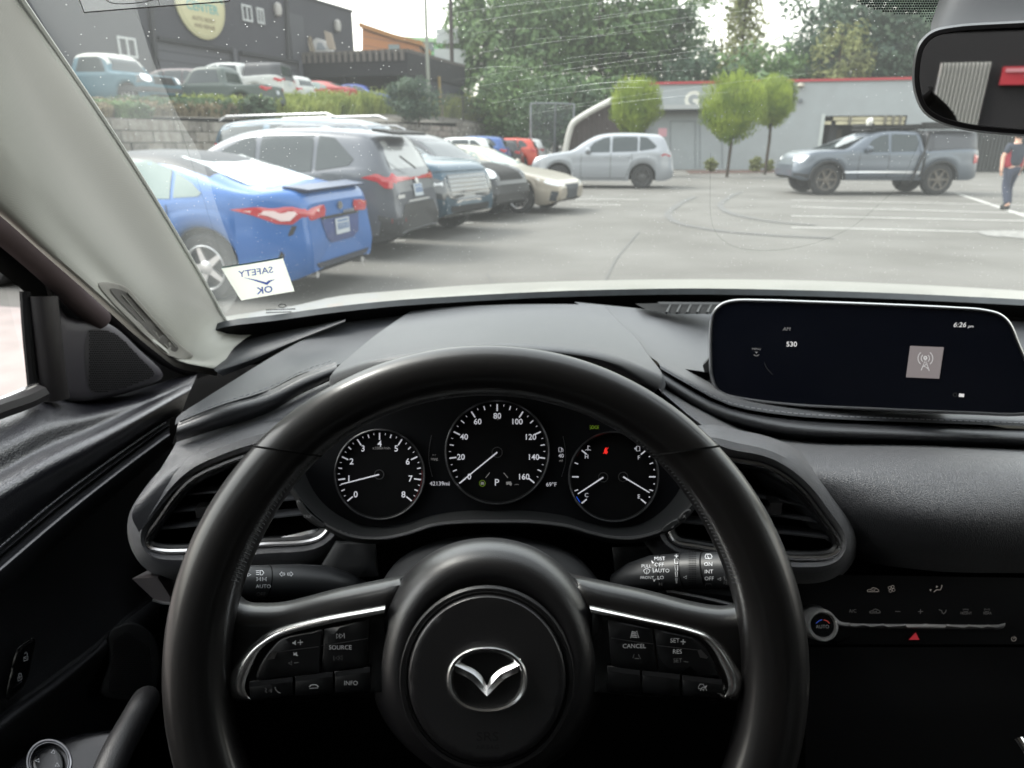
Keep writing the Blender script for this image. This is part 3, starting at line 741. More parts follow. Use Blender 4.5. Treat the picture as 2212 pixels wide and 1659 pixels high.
# ---------------- display on the dashboard
p1 = at(1540, 760, .785); p2 = at(2200, 775, .700); xdir = (p2 - p1).normalized(); ydir = Vector((0, math.sin(R(12)), math.cos(R(12))))
DPL = Plane(p1, xdir.cross(ydir))
outl = crom([(1581, 647), (1555, 656), (1538, 675), (1532, 702), (1531, 765), (1534, 815), (1545, 842), (1565, 856), (1620, 868), (1720, 879), (1900, 888), (2100, 896), (2200, 899), (2232, 893), (2243, 870), (2238, 830), (2222, 785), (2204, 742), (2184, 697), (2162, 677), (2125, 667), (2060, 662), (1909, 655), (1745, 649), (1650, 646)], 5, closed=True)
ctr = Vector((1880, 770))
def inset(P_, k): # uniform inset in pixels
    out = []; n = len(P_)
    for i in range(n):
        t = (P_[(i + 1) % n] - P_[i - 1]).normalized(); nn_ = Vector((-t.y, t.x))
        if (ctr - P_[i]).dot(nn_) < 0: nn_ = -nn_
        out.append(P_[i] + nn_ * k)
    return out
dm = MB()
P_ = [Vector(p) for p in outl]
rows = [[DPL.hit(p.x, p.y, k) for p in q] for q, k in ((inset(P_, 14), -.022), (inset(P_, 2), -.014), (P_, -.008), (P_, -.002), (inset(P_, 2.5), .001))]
dm.grid(rows, 1, closed_u=True)
rows = [[DPL.hit(p.x, p.y, k) for p in q] for q, k in ((inset(P_, 2.5), .001), (inset(P_, 5), .0012), (inset(P_, 7.5), -.001))]
dm.grid(rows, 1, closed_u=True)
display = dm.build('display', [BRIGHT, mat('bezel_metal', (.45, .45, .46), rough=.3, metal=1)], car)
sm = MB(); vs, fs = fill2d([tuple(p) for p in inset(P_, 6.5)], 60); sm.add([DPL.hit(p[0], p[1], -.0008) for p in vs], fs, 0)
kk = -.0002
ital = dict(k=kk, shear=.15)
sm.ptext(DPL, 'AM', 1699, 711, 8.5, 1, **ital); sm.ptext(DPL, '530', 1710, 744, 11.5, 2, k=kk, bold=.01)
sm.ptext(DPL, '6:26', 2073, 702, 12, 2, **ital); sm.ptext(DPL, 'pm', 2097, 705, 7, 2, **ital)
sm.ptext(DPL, 'MENU', 1634, 754, 5, 1, k=kk); sm.poly(DPL, [(1631, 760), (1637, 760), (1634, 764)], 1, kk); sm.stroke(DPL, crom([(1628, 766), (1634, 769), (1640, 766)], 4), 1.2, 1, kk)
sm.poly(DPL, [(1966, 747), (2039, 750), (2029, 818), (1957, 815)], 3, kk)
k2 = .0001
sm.stroke(DPL, [(1990, 800), (1999, 776), (2007, 801)], 1.8, 4, k2); sm.stroke(DPL, [(1993, 793), (2003, 785), (1996, 783)], 1.3, 4, k2); sm.stroke(DPL, [(1995, 790), (2006, 797)], 1.3, 4, k2)
sm.stroke(DPL, [(1999 + 3 * math.cos(a), 773 + 3 * math.sin(a)) for a in [k * .6 for k in range(10)]], 3, 4, k2, closed=True)
for r_ in (9, 16):
    for s_ in (0, math.pi): sm.stroke(DPL, [(1999 + r_ * math.cos(s_ + a), 774 + r_ * math.sin(s_ + a)) for a in [(-.9 + 1.8 * k / 8) for k in range(9)]], 1.6, 4, k2)
sm.poly(DPL, [(2072, 850), (2083, 851), (2082, 858), (2071, 857)], 2, kk); sm.stroke(DPL, [(2063 + 4 * math.cos(a), 853 + 4 * math.sin(a)) for a in [k * .6 for k in range(10)]], 1, 5, kk, closed=True)
sm.stroke(DPL, crom([(1651, 783), (1656, 795), (1668, 808)], 4), .8, 5, kk)
sm.build('screen', [SCREEN, GREY, mat('lit_soft', (.3, .3, .3), emit=((.85, .83, .82), .42)), mat('tile_grey', (.05, .045, .045), emit=((.42, .37, .37), .30)), mat('icon_grey', (.3, .3, .3), emit=((.7, .68, .68), .32)), mat('very_dim', (.04, .04, .04))], display)
sm = MB(); sm.prism([DPL.hit(*p, -.02) for p in [(1640, 760), (2080, 780), (2060, 880), (1660, 868)]], -DPL.n * .05, 0)
sm.prism([DPL.hit(*p, -.02) for p in [(1518, 790), (1545, 760), (1545, 850), (1530, 835)]], -DPL.n * .04, 0)
sm.build('display_foot', PLAST, display)
# ---------------- side vents
def vent(ring, d, slats, knob=None, house=None):
    """ring: chrome centre line (pixels, clockwise); the vent lies on a plane facing the driver"""
    cu = sum(p[0] for p in ring) / len(ring); cv = sum(p[1] for p in ring) / len(ring)
    pl = Plane(at(cu, cv, d), (0, -math.cos(R(15)), math.sin(R(15))))
    P_ = resample([Vector(p) for p in crom(ring, 8, closed=True)], 120, closed=True); c = Vector((cu, cv))
    def sc(k):
        out = []
        for i, p in enumerate(P_):
            t = (P_[(i + 1) % len(P_)] - P_[i - 1]).normalized(); nn_ = Vector((-t.y, t.x))
            if (c - p).dot(nn_) < 0: nn_ = -nn_
            out.append(p + nn_ * k)
        for _ in range(0 if abs(k) < 9 else (6 if k > -30 else 16)): out = [(out[i - 1] + out[i] * 2 + out[(i + 1) % len(out)]) / 4 for i in range(len(out))]
        return out
    e = MB()
    e.tube([pl.hit(p.x, p.y, 0) for p in P_], .0030, 8, m=0, closed=True)
    fr = e.build('vent_ring', CHROME, car)
    e = MB()
    e.grid([[pl.hit(p.x, p.y, k) for p in sc(s)] for s, k in ((1, -.001), (12, -.005), (15, -.010), (17, -.05))], 0, closed_u=True)
    e.grid([[pl.hit(p.x, p.y, k) for p in sc(s)] for s, k in ((-1, -.001), (-6, -.004), (-9, .001), (-20, .009), (-36, .006), (-52, -.010), (-64, -.04))], 1, closed_u=True)
    vs, fs = fill2d([tuple(p) for p in sc(16)], 60); e.add([pl.hit(p[0], p[1], -.05) for p in vs], fs, 2)
    e.build('vent_housing', [PLAST, SOFTR, VOID], fr)
    inner = [tuple(p) for p in sc(15)]
    for (ua, va, ub, vb) in slats:
        s_ = MB(); a = pl.hit(ua, va, -.014); b = pl.hit(ub, vb, -.014); bk = -pl.n * .02 + Vector((0, .0, .003)); th = Vector((0, 0, -.0018))
        s_.obox(a, b - a, bk, th, 0); s_.build('slat', tint('slat_plastic', '4c4d50', rough=.4, spec=.8), fr)
    if knob:
        s_ = MB(); a = pl.hit(knob[0], knob[1], -.008); s_.box(a.x - .004, a.x + .008, a.y - .004, a.y + .01, a.z - .006, a.z + .006, 0); s_.build('vent_knob', CHROME, fr)
    return pl
vent([(640, 965), (555, 978), (480, 1003), (420, 1032), (382, 1068), (345, 1120), (317, 1162), (318, 1178), (345, 1188), (430, 1188), (560, 1176), (700, 1155), (720, 1060)], .66,
     [(372, 1070, 700, 1040), (354, 1107, 700, 1070), (335, 1143, 700, 1105)], (434, 1104))
vent([(1500, 975), (1580, 992), (1650, 1005), (1700, 1032), (1740, 1068), (1775, 1115), (1812, 1168), (1814, 1185), (1795, 1200), (1740, 1205), (1640, 1198), (1500, 1180), (1450, 1165), (1440, 1060)], .615,
     [(1460, 1040, 1745, 1092), (1460, 1082, 1770, 1126), (1460, 1125, 1795, 1162)], (1668, 1095))
# trim lips between cluster and vents
mb = MB()
mb = MB(); mb.tube(seen_line([(560, 1172, .66), (620, 1163, .66), (676, 1150, .665), (700, 1147, .67)]), .0035, 6, m=0); mb.build('dashboard_trim', [CHROME, PLAST], car)
mb = MB(); mb.tube(seen_line([(1445, 1165, .66), (1480, 1172, .66), (1560, 1186, .655), (1640, 1200, .65)]), .0035, 6, m=0); mb.build('dashboard_trim', [CHROME, PLAST], car)
mb = MB(); mb.tube(seen_line([(540, 1192, .655), (620, 1180, .655), (700, 1166, .66), (718, 1168, .67)]), .007, 8, m=1); mb.build('dashboard_trim', [CHROME, PLAST], car)
mb = MB(); mb.tube(seen_line([(1415, 1178, .66), (1480, 1185, .655), (1600, 1205, .65)]), .008, 8, m=1); mb.build('dashboard_trim', [CHROME, PLAST], car)
# blocks and cowl below the cluster
mb = MB()
PLB = Plane(at(770, 1200, .64), (0, -1, .25))
mb.pillow(crom([(726, 1168, 'c'), (812, 1172, 'c'), (818, 1245, 'c'), (700, 1250, 'c'), (690, 1235)], 3, closed=True), PLB.hit, .006, 8, 0, step=24, skirt=.03)
mb.pillow(crom([(1322, 1182, 'c'), (1400, 1180, 'c'), (1440, 1250, 'c'), (1330, 1260, 'c')], 3, closed=True), PLB.hit, .006, 8, 0, step=24, skirt=.03)
seen_loft(mb, [
    [(800, 1300, .56), (860, 1210, .57), (940, 1170, .58), (1055, 1154, .585), (1170, 1170, .58), (1250, 1205, .57), (1320, 1290, .56)],
    [(800, 1310, .54), (862, 1220, .55), (940, 1182, .56), (1055, 1168, .565), (1170, 1182, .56), (1248, 1218, .55), (1320, 1305, .54)],
    [(800, 1400, .46), (870, 1280, .47), (950, 1240, .48), (1055, 1230, .485), (1170, 1240, .48), (1240, 1290, .47), (1310, 1400, .46)]], 34, 4, 0)
mb.build('steering_column_cover', tint('column_plastic', '1d1e20', rough=.55, bump=('noise', 700, .2, .0004)), car)

# ---------------- steering wheel
WC = EYE + Vector((-.015, .3355, -.286)); WA = R(22)
WN = Vector((0, -math.cos(WA), math.sin(WA))); WU = Vector((0, math.sin(WA), math.cos(WA))); WX = Vector((1, 0, 0))
WPL = Plane(WC, WN)
def rimpt(a, r, k=0.0): return WC + WX * (math.sin(a) * r) + WU * (math.cos(a) * r) + WN * k
N_ = 160; rows = []; SEG = 22; ROUT = .1855
def minor(a):
    c = math.cos(a); side = math.exp(-((abs(math.sin(a)) - 1) ** 2) / .08)
    return .0150 + .0032 * side + .0006 * (1 - c)
for i in range(N_):
    a = 2 * math.pi * i / N_; m_ = minor(a); rc = ROUT - m_
    row = []
    for k in range(SEG):
        t = 2 * math.pi * k / SEG
        cr_, ck = math.cos(t), math.sin(t)
        rr = m_ * (abs(cr_) ** .9) * (1 if cr_ > 0 else -1); kk = m_ * .88 * ck
        row.append(rimpt(a, rc + rr, kk))
    rows.append(row)
wheel = MB(); wheel.grid(rows, 0, closed_u=True, closed_v=True)
sw = wheel.build('steering_wheel', LEATHS, car)
# seams and lacing
mb = MB()
for uu in (-1, 1):
    pts = []
    for k in range(19):
        t = -.25 + 3.3 * k / 18; a = uu * R(47.2 - 8.5 * (1 - math.cos(max(0, min(math.pi, t)))) / 2); m_ = minor(a); rc = ROUT - m_
        pts.append(rimpt(a, rc + (m_ + .0002) * math.cos(t), (m_ * .88 + .0002) * math.sin(t)))
    mb.tube(pts, .0007, 4, m=0)
for i in range(0, 400):
    a = 2 * math.pi * i / 400; m_ = minor(a); r_ = ROUT - 2 * m_ + .0022
    if 1.25 < abs(((a + math.pi) % (2 * math.pi)) - math.pi) < 2.0: continue
    k0 = m_ * .50
    mb.tube([rimpt(a, r_ - .0015, k0 - .003), rimpt(a + .008, r_ + .0022, k0 + .0012)], .00042, 4, m=1)
mb.build('lacing', [BLACK, THREADD], sw)
# spokes: leather arms
LA = [(880, 1240, 'c'), (790, 1258), (728, 1271), (615, 1299), (570, 1302), (535, 1298), (512, 1276), (497, 1240, 'c'), (455, 1235, 'c'), (420, 1350), (430, 1480), (470, 1560, 'c'), (500, 1530), (520, 1525), (640, 1516), (830, 1506, 'c'), (900, 1400, 'c')]
RA_ = [(1228, 1238, 'c'), (1310, 1256), (1400, 1275), (1500, 1300), (1560, 1308), (1585, 1303), (1596, 1288), (1602, 1245, 'c'), (1650, 1240, 'c'), (1690, 1340), (1680, 1470), (1640, 1560, 'c'), (1610, 1530), (1585, 1522), (1480, 1514), (1290, 1500, 'c'), (1210, 1400, 'c')]
for P_ in (LA, RA_):
    mb = MB(); mb.pillow(crom(P_, 5, closed=True), WPL.hit, .023, 58, 0, step=18, base=-.027, skirt=.012, power=2.2); mb.build('spoke', LEATHS, sw)
# control fields
def switch_panel(P_): 
    g = MB(); g.pillow(crom(P_, 4, closed=True), WPL.hit, .0022, 4, 0, step=40, base=.0015, skirt=.012); return g
g = switch_panel([(830, 1315, 'c'), (703, 1345), (603, 1370), (562, 1395), (535, 1440), (524, 1478), (534, 1512, 'c'), (640, 1507), (840, 1494, 'c')]); g.build('switch_panel', GLOSS, sw)
g = switch_panel([(1280, 1315, 'c'), (1381, 1338), (1481, 1360), (1520, 1378), (1547, 1410), (1562, 1441), (1578, 1478), (1570, 1512, 'c'), (1480, 1510), (1270, 1496, 'c')]); g.build('switch_panel', GLOSS, sw)
def blade(P_, name):
    h = next(i for i, p in enumerate(P_) if i and len(p) == 3); A_ = resample(crom([p[:2] for p in P_[:h + 1]], 6), 60); B_ = resample(crom([p[:2] for p in ([P_[-1]] + P_[h:-1][::-1])], 6), 60)
    g = MB(); g.grid([[WPL.hit(*(a.lerp(b, t)), k) for a, b in zip(A_, B_)] for t, k in ((0, -.004), (0, .0002), (.16, .0032), (.34, .0052), (.48, .0059), (.7, .0061), (.92, .0056), (1, .0040), (1, .001))]); g.build(name, mat('blade_chrome', (.82, .81, .80), rough=.27, metal=1), sw)
blade([(832, 1307, 'c'), (678, 1336), (588, 1362), (553, 1386), (523, 1414), (502, 1447), (492, 1481), (498, 1503), (510, 1514), (544, 1513, 'c'), (534, 1498), (531, 1479), (540, 1452), (566, 1402), (603, 1378), (703, 1351), (830, 1326, 'c')], 'chrome_blade')
blade([(1274, 1307, 'c'), (1381, 1331), (1493, 1356), (1533, 1372), (1568, 1402), (1590, 1436), (1608, 1472), (1605, 1497), (1590, 1511), (1562, 1509, 'c'), (1572, 1486), (1568, 1462), (1556, 1436), (1541, 1407), (1516, 1380), (1481, 1367), (1381, 1345), (1276, 1325, 'c')], 'chrome_blade')
def button(P_, name='wheel_button', h=.0018, base=.0042, draw=None, mats=None):
    g = MB(); g.pillow(crom(P_, 3, closed=True), WPL.hit, h, 5, 0, step=26, base=base, skirt=.003)
    if draw: draw(g)
    g.build(name, mats or [tint('button_black', '0d0e10', rough=.38), WHITE, WDIM, CHROME, DARKCH], sw)
K = .0064
def c4(*p): return [(a, b, 'c') for a, b in p]
def dA(g):
    g.poly(WPL, [(632, 1387), (635, 1387), (639, 1383), (639, 1394), (635, 1391), (632, 1391)], 1, K); g.stroke(WPL, [(643, 1388), (654, 1387)], 1.5, 1, K); g.stroke(WPL, [(648.5, 1382), (649, 1393)], 1.5, 1, K)
    g.poly(WPL, [(634, 1412), (637, 1411), (641, 1408), (642, 1418), (638, 1415), (634, 1416)], 1, K); g.stroke(WPL, [(633, 1409), (644, 1417)], 1.2, 1, K)
    g.stroke(WPL, [(624, 1431), (627, 1431), (630, 1428), (630, 1437), (627, 1434), (624, 1434)], 1, 2, K, closed=True); g.stroke(WPL, [(635, 1432), (645, 1431)], 1.4, 2, K)
    g.stroke(WPL, [(598, 1409), (640, 1403), (688, 1397)], 1.6, 4, K); g.poly(WPL, [(583, 1410), (599, 1409), (593, 1423), (575, 1425)], 3, K)
def dB(g):
    for du in (0, 7): g.stroke(WPL, [(727 + du, 1369), (734 + du, 1373.5), (727 + du, 1379)], 1.3, 1, K, closed=True)
    g.stroke(WPL, [(743, 1368), (744, 1379)], 1.3, 1, K)
    g.ptext(WPL, 'SOURCE', 735, 1399, 9.5, 1, k=K)
    for du in (0, 7): g.stroke(WPL, [(732 + du, 1416), (725 + du, 1421), (732 + du, 1426)], 1.1, 2, K, closed=True)
    g.stroke(WPL, [(721, 1417), (721.5, 1427)], 1.2, 2, K)
    g.stroke(WPL, [(694, 1395), (740, 1388), (795, 1379)], 1.6, 4, K)
def dC(g):
    g.stroke(WPL, [(1362, 1379), (1366, 1363)], 1.2, 1, K); g.stroke(WPL, [(1375, 1363), (1380, 1378)], 1.2, 1, K)
    for i_ in range(4): g.stroke(WPL, [(1366 - i_ * .7, 1365 + 3.6 * i_), (1374 + i_ * .9, 1366 + 3.6 * i_)], 1.9, 1, K)
    g.ptext(WPL, 'CANCEL', 1370, 1396, 9.5, 1, k=K)
    g.stroke(WPL, [(1367, 1422), (1370, 1413)], 1.1, 2, K); g.stroke(WPL, [(1379, 1413), (1384, 1424)], 1.1, 2, K); g.stroke(WPL, [(1371, 1422), (1381, 1423)], 1.8, 2, K)
    g.stroke(WPL, [(1320, 1378), (1370, 1386), (1411, 1391)], 1.6, 4, K)
def dD(g):
    g.ptext(WPL, 'SET', 1458, 1384, 9.5, 1, k=K); g.stroke(WPL, [(1470, 1386), (1481, 1387)], 1.6, 1, K); g.stroke(WPL, [(1475.5, 1381), (1475.5, 1392)], 1.6, 1, K)
    g.ptext(WPL, 'RES', 1463, 1408, 9.5, 1, k=K); g.ptext(WPL, 'SET', 1464, 1427, 9, 2, k=K); g.stroke(WPL, [(1477, 1429), (1487, 1430)], 1.4, 2, K)
    g.stroke(WPL, [(1418, 1394), (1460, 1399), (1506, 1404)], 1.6, 4, K); g.poly(WPL, [(1506, 1404), (1514, 1403), (1530, 1420), (1526, 1423), (1512, 1420)], 4, K)
button(crom([(590, 1396), (612, 1378), (697, 1360, 'c'), (691, 1454, 'c'), (600, 1465), (555, 1468), (560, 1440)], 4, closed=True), draw=dA)
button(c4((700, 1359), (797, 1338), (794, 1440), (694, 1453)), draw=dB)
button(c4((1313, 1338), (1409, 1357), (1420, 1452), (1320, 1440)), draw=dC)
button([(1413, 1358, 'c'), (1470, 1370), (1505, 1380), (1530, 1408), (1548, 1445), (1555, 1463, 'c'), (1424, 1453, 'c')], draw=dD)
def rowb(P_, draw=None):
    def dd(g):
        top = [P_[0], P_[1]]
        g.pillow([(P_[0][0] + 1, P_[0][1] + 1), (P_[1][0] - 1, P_[1][1] + 1), (P_[1][0] - 1, P_[1][1] + 12), (P_[0][0] + 1, P_[0][1] + 12)], WPL.hit, .0016, 6, 3, step=10, base=K - .0004)  # highlight along each button top, put into a lighter raised strip
        if draw: draw(g)
    button(c4(*P_), draw=dd, mats=[tint('button_black', '0d0e10', rough=.38), WHITE, WDIM, tint('button_highlight', '2a2b2d', rough=.25, spec=.8), DARKCH])
def dE(g):
    g.stroke(WPL, [(572, 1486), (576, 1489), (573, 1493), (577, 1496)], 1.2, 2, K)
    for r_ in (3, 6, 9): g.stroke(WPL, [(578 + r_ * math.cos(a), 1492 + r_ * math.sin(a)) for a in (-.5, 0, .5)], 1, 2, K)
    g.stroke(WPL, crom([(594, 1484), (596, 1490), (601, 1495), (606, 1497)], 4), 2.4, 2, K)
def dF(g):
    g.stroke(WPL, crom([(668, 1484), (672, 1480), (678, 1479), (684, 1480), (688, 1484)], 4), 2, 1, K); g.stroke(WPL, [(669, 1487), (687, 1486)], 1.2, 1, K)
rowb([(538, 1472), (633, 1461), (634, 1503), (540, 1512)], dE)
rowb([(637, 1460), (719, 1450), (720, 1497), (638, 1503)], dF)
rowb([(723, 1450), (800, 1440), (800, 1492), (723, 1497)], lambda g: g.ptext(WPL, 'INFO', 758, 1476, 9.5, 1, k=K))
rowb([(1312, 1438), (1383, 1447), (1384, 1497), (1312, 1492)])
rowb([(1387, 1447), (1469, 1456), (1470, 1503), (1388, 1497)])
def dG(g):
    g.stroke(WPL, [(1509, 1483), (1512, 1478), (1519, 1478), (1522, 1484), (1522, 1489), (1508, 1487)], 1.1, 1, K, closed=True)
    g.stroke(WPL, crom([(1513, 1492), (1516, 1486), (1522, 1485), (1527, 1492)], 4), 1.2, 1, K); g.stroke(WPL, [(1520, 1493), (1518, 1488)], 1, 1, K); g.poly(WPL, [(1522, 1483), (1528, 1480), (1525, 1486)], 1, K)
rowb([(1473, 1457), (1560, 1467), (1565, 1508), (1474, 1504)], dG)
# hub and airbag boss
HB = crom([(1055, 1161), (1000, 1167), (948, 1185), (903, 1214), (868, 1250), (836, 1300), (814, 1364), (803, 1430), (804, 1481), (818, 1534), (853, 1589), (890, 1626), (940, 1662), (1000, 1682), (1055, 1688), (1110, 1682), (1170, 1662), (1216, 1632), (1253, 1594), (1290, 1530), (1306, 1469), (1306, 1406), (1292, 1345), (1273, 1298), (1243, 1252), (1206, 1215), (1161, 1185), (1109, 1167)], 4, closed=True)
HB_ = resample(HB, 96, closed=True); HC = Vector((1053, 1462)); mb = MB()
mb.grid([[WPL.hit(*(HC + (p - HC) * s_), k_) for p in HB_] for s_, k_ in ((1.0, -.042), (1.0, -.024), (.992, -.014), (.975, -.0065), (.95, -.001), (.915, .0035), (.875, .0068), (.83, .0092), (.785, .0104), (.74, .0104), (.70, .0088), (.66, .006), (.3, .006), (.001, .006))], 0, closed_u=True); mb.build('hub', HUBM, sw)
BO = [(1052 + 172 * math.cos(a), 1466 + 183 * math.sin(a)) for a in [2 * math.pi * k / 60 for k in range(60)]]
mb = MB(); mb.pillow(BO, WPL.hit, .0042, 10, 0, step=14, base=.0105, skirt=.004)
mb.tube([WPL.hit(1052 + 174.5 * math.cos(a), 1466 + 185.5 * math.sin(a), .0118) for a in [2 * math.pi * k / 80 for k in range(80)]], .0009, 5, m=1, closed=True)
mb.tube([WPL.hit(1052 + 183 * math.cos(a), 1466 + 194 * math.sin(a), .0092) for a in [2 * math.pi * k / 80 for k in range(80)]], .0022, 6, m=0, closed=True)
EMB = tint('emboss', '1a191b', rough=.35, spec=.6)
mb.ptext(WPL, 'SRS', 1053, 1592, 19, 2, k=.0147, thick=.00012, sx=1.25); mb.ptext(WPL, 'AIRBAG', 1053, 1614, 9, 2, k=.0147, thick=.00012, sx=1.15)
mb.build('airbag_cover', [HUBM, BLACK, EMB], sw)
# emblem: oval ring with the spread wings inside
mb = MB(); KE = .0150
rows = []
n_ = 72
def ov(a, r): 
    c, s_ = math.cos(a), math.sin(a); return (1052 + (88 + r) * (abs(c) ** .92) * (1 if c > 0 else -1), 1467 + (73 + r) * (abs(s_) ** .9) * (1 if s_ > 0 else -1) + 2)
for r_, k_ in ((0, -.001), (0, .001), (-1.5, .0028), (-5, .0038), (-10, .0032), (-15, .0008), (-15, -.001)):
    rows.append([WPL.hit(*ov(2 * math.pi * i / n_, r_), KE + k_) for i in range(n_)])
mb.grid(rows, 0, closed_u=True)
for s_ in (-1, 1):
    def X_(u, v): return (1052 + s_ * (1052 - u), v)
    top = [X_(*p) for p in crom([(979, 1423), (1002, 1434), (1025, 1446), (1042, 1462), (1052, 1481)], 5)]
    ridge = [X_(*p) for p in crom([(981, 1436), (1004, 1447), (1024, 1458), (1040, 1475), (1052, 1492)], 5)]
    bot = [X_(*p) for p in crom([(984, 1453), (1002, 1460), (1018, 1470), (1036, 1488), (1052, 1504)], 5)]
    g0 = [[WPL.hit(*p, KE - .001) for p in top], [WPL.hit(*p, KE + .0012) for p in top], [WPL.hit(*p, KE + .0034) for p in ridge], [WPL.hit(*p, KE + .0012) for p in bot], [WPL.hit(*p, KE - .001) for p in bot]]
    mb.grid(g0, 0)
mb.build('emblem', mat('emblem_chrome', (.85, .85, .85), rough=.27, metal=1), sw, sharp=25)
mb = MB(); vs, fs = fill2d([ov(2 * math.pi * i / 40, -6) for i in range(40)]); mb.add([WPL.hit(p[0], p[1], KE + .0001) for p in vs], fs); mb.build('emblem_base', tint('emblem_black', '131314', rough=.5), sw)

# ---------------- stalks
def stalk(name, pts, rad, bands, drawf, mats=None):
    g = MB(); P_ = [at(*p) for p in pts]; g.tube(P_, rad, 28, m=0, up=(0, 0, 1))
    for (t, r_, w, m_) in bands:
        i = t * (len(P_) - 1); a = P_[int(i)].lerp(P_[min(int(i) + 1, len(P_) - 1)], i - int(i)); d_ = (P_[-1] - P_[0]).normalized()
        g.tube([a - d_ * w / 2, a + d_ * w / 2], r_, 28, m=m_, up=(0, 0, 1))
    cy_ = Surf(g)
    class Tp:
        def stroke(s, pts, w, m, closed=False): g.stroke(cy_, pts, w, m, .0005, closed)
        def poly(s, pts, m): g.poly(cy_, pts, m, .0005)
        def text(s, txt, u, v, h, m=1, sx=1.0):     # draw flat, then wrap
            g.wtext(cy_, txt, u, v, h, m, .0005, sx=sx)
    drawf(Tp()); return g.build(name, mats or [tint('stalk_plastic', '1f2022', rough=.42, spec=.5, bump=('noise', 800, .12, .0003)), WHITE, WDIM, BLACK, DARKCH], car)
def dl(t):
    for dv in (-4, 0, 4): t.stroke([(553, 1237 + dv), (560, 1237 + dv)], 1.1, 1)
    t.stroke([(562, 1232), (566, 1232), (570, 1237), (566, 1242), (562, 1242)], 1.3, 1, closed=True)
    for s_ in (-1, 1):
        t.stroke([(565 + s_ * 2, 1247), (565 + s_ * 6, 1251), (565 + s_ * 2, 1255)], 1.2, 1, closed=True)
        for dv in (-4, 0, 4): t.stroke([(565 + s_ * 8, 1251 + dv * .5), (565 + s_ * 11, 1251 + dv)], 1, 1)
    t.text('AUTO', 569, 1267, 8.5); t.text('OFF', 564, 1284, 8.5, 2)
    t.stroke([(604, 1240), (609, 1235), (609, 1238), (615, 1238), (615, 1242), (609, 1242), (609, 1245)], 1.1, 1, closed=True)
    t.stroke([(633, 1240), (628, 1235), (628, 1238), (621, 1238), (621, 1242), (628, 1242), (628, 1245)], 1.1, 1, closed=True)
    t.stroke([(523 + 3.6 * math.cos(a), 1242 + 3.6 * math.sin(a)) for a in [k * .6 for k in range(10)]], 1.2, 1, closed=True)
    for k in range(8): a = k * math.pi / 4; t.stroke([(523 + 6 * math.cos(a), 1242 + 6 * math.sin(a)), (523 + 9 * math.cos(a), 1242 + 9 * math.sin(a))], 1.2, 1)
    t.stroke([(535, 1238), (542, 1241), (535, 1245)], 1.2, 1, closed=True)
    t.stroke([(517, 1226), (523, 1224), (527, 1228)], 1.2, 1)
stalk('light_stalk', [(440, 1262, .50), (500, 1259, .51), (560, 1257, .52), (640, 1256, .535), (700, 1258, .545), (740, 1264, .55), (780, 1276, .565)], lambda t: .0140 if t < .5 else (.0148 if t < .7 else .0148 - (t - .7) * .018),
      [(.365, .01445, .0009, 3)], dl)
def dr(t):
    t.text('MIST', 1425, 1207, 8.5); t.text('OFF', 1424, 1220, 8.5); t.text('AUTO', 1430, 1233, 8.5); t.text('LO', 1427, 1248, 8); t.text('HI', 1428, 1262, 7.5, 2)
    t.text('PULL', 1396, 1223, 7); t.text('FRONT', 1398, 1248, 6.5)
    t.stroke(crom([(1390, 1232), (1397, 1228), (1404, 1232)], 3), 1.2, 1); t.stroke([(1390, 1232), (1393, 1238), (1401, 1238), (1404, 1232)], 1.2, 1); t.stroke([(1397, 1241), (1397, 1231)], 1, 1)
    t.stroke([(1408, 1212), (1411, 1232), (1413, 1256)], 1.4, 1); t.poly([(1407, 1210), (1413, 1216), (1409, 1217)], 1); t.stroke([(1413, 1256), (1417, 1250)], 1.2, 1)
    t.stroke([(1457, 1201), (1465, 1201)], 1.4, 1); t.stroke([(1461, 1197), (1461, 1205)], 1.4, 1)
    for i_ in range(4): y = 1207 + i_ * 14; w = 4 - i_ * .8; t.stroke([(1461 - w, y), (1461 + w, y), (1461 + w - .6, y + 11), (1461 - w + 1.2, y + 11)], 1.1, 1, closed=True)
    t.text('ON', 1530, 1219, 8.5); t.text('INT', 1531, 1235, 8.5); t.text('OFF', 1532, 1250, 8.5)
    for y in (1202, 1266): t.stroke([(1523, y), (1525, y - 5), (1535, y - 5), (1538, y), (1537, y + 4), (1524, y + 4)], 1.2, 1 if y < 1250 else 2, closed=True); t.stroke([(1528, y - 2), (1532, y + 6)], 1.1, 1 if y < 1250 else 2)
    t.stroke([(1564, 1245), (1566, 1253), (1576, 1254), (1580, 1246)], 1.2, 2); t.stroke([(1570, 1246), (1574, 1254)], 1, 2); t.text('REAR', 1573, 1260, 6.5, 2)
    t.stroke([(1557, 1248), (1550, 1251), (1557, 1254)], 1.1, 1, closed=True); t.stroke([(1483, 1244), (1476, 1247), (1483, 1250)], 1.1, 1, closed=True)
    for i_ in range(5):
        for j in range(16): t.poly([(1488 + 3.4 * i_, 1191 + 4.8 * j), (1489.7 + 3.4 * i_, 1191 + 4.8 * j), (1489.7 + 3.4 * i_, 1193.2 + 4.8 * j), (1488 + 3.4 * i_, 1193.2 + 4.8 * j)], 3)
stalk('wiper_stalk', [(1335, 1262, .56), (1370, 1246, .552), (1410, 1238, .545), (1470, 1234, .535), (1540, 1232, .525), (1600, 1234, .515), (1660, 1236, .51)], lambda t: .0105 + .0050 * min(1, t / .3),
      [(.40, .0158, .0010, 3), (.52, .0160, .0008, 3), (.63, .0162, .0010, 3)], dr)
mb = MB(); mb.tube(seen_line([(1440, 1277, .60), (1520, 1292, .59), (1590, 1309, .58)]), .0022, 6, m=0)
mb.prism([at(1430, 1270, .61), at(1600, 1290, .59), at(1600, 1330, .59), at(1430, 1320, .61)], (0, .02, 0), 1)
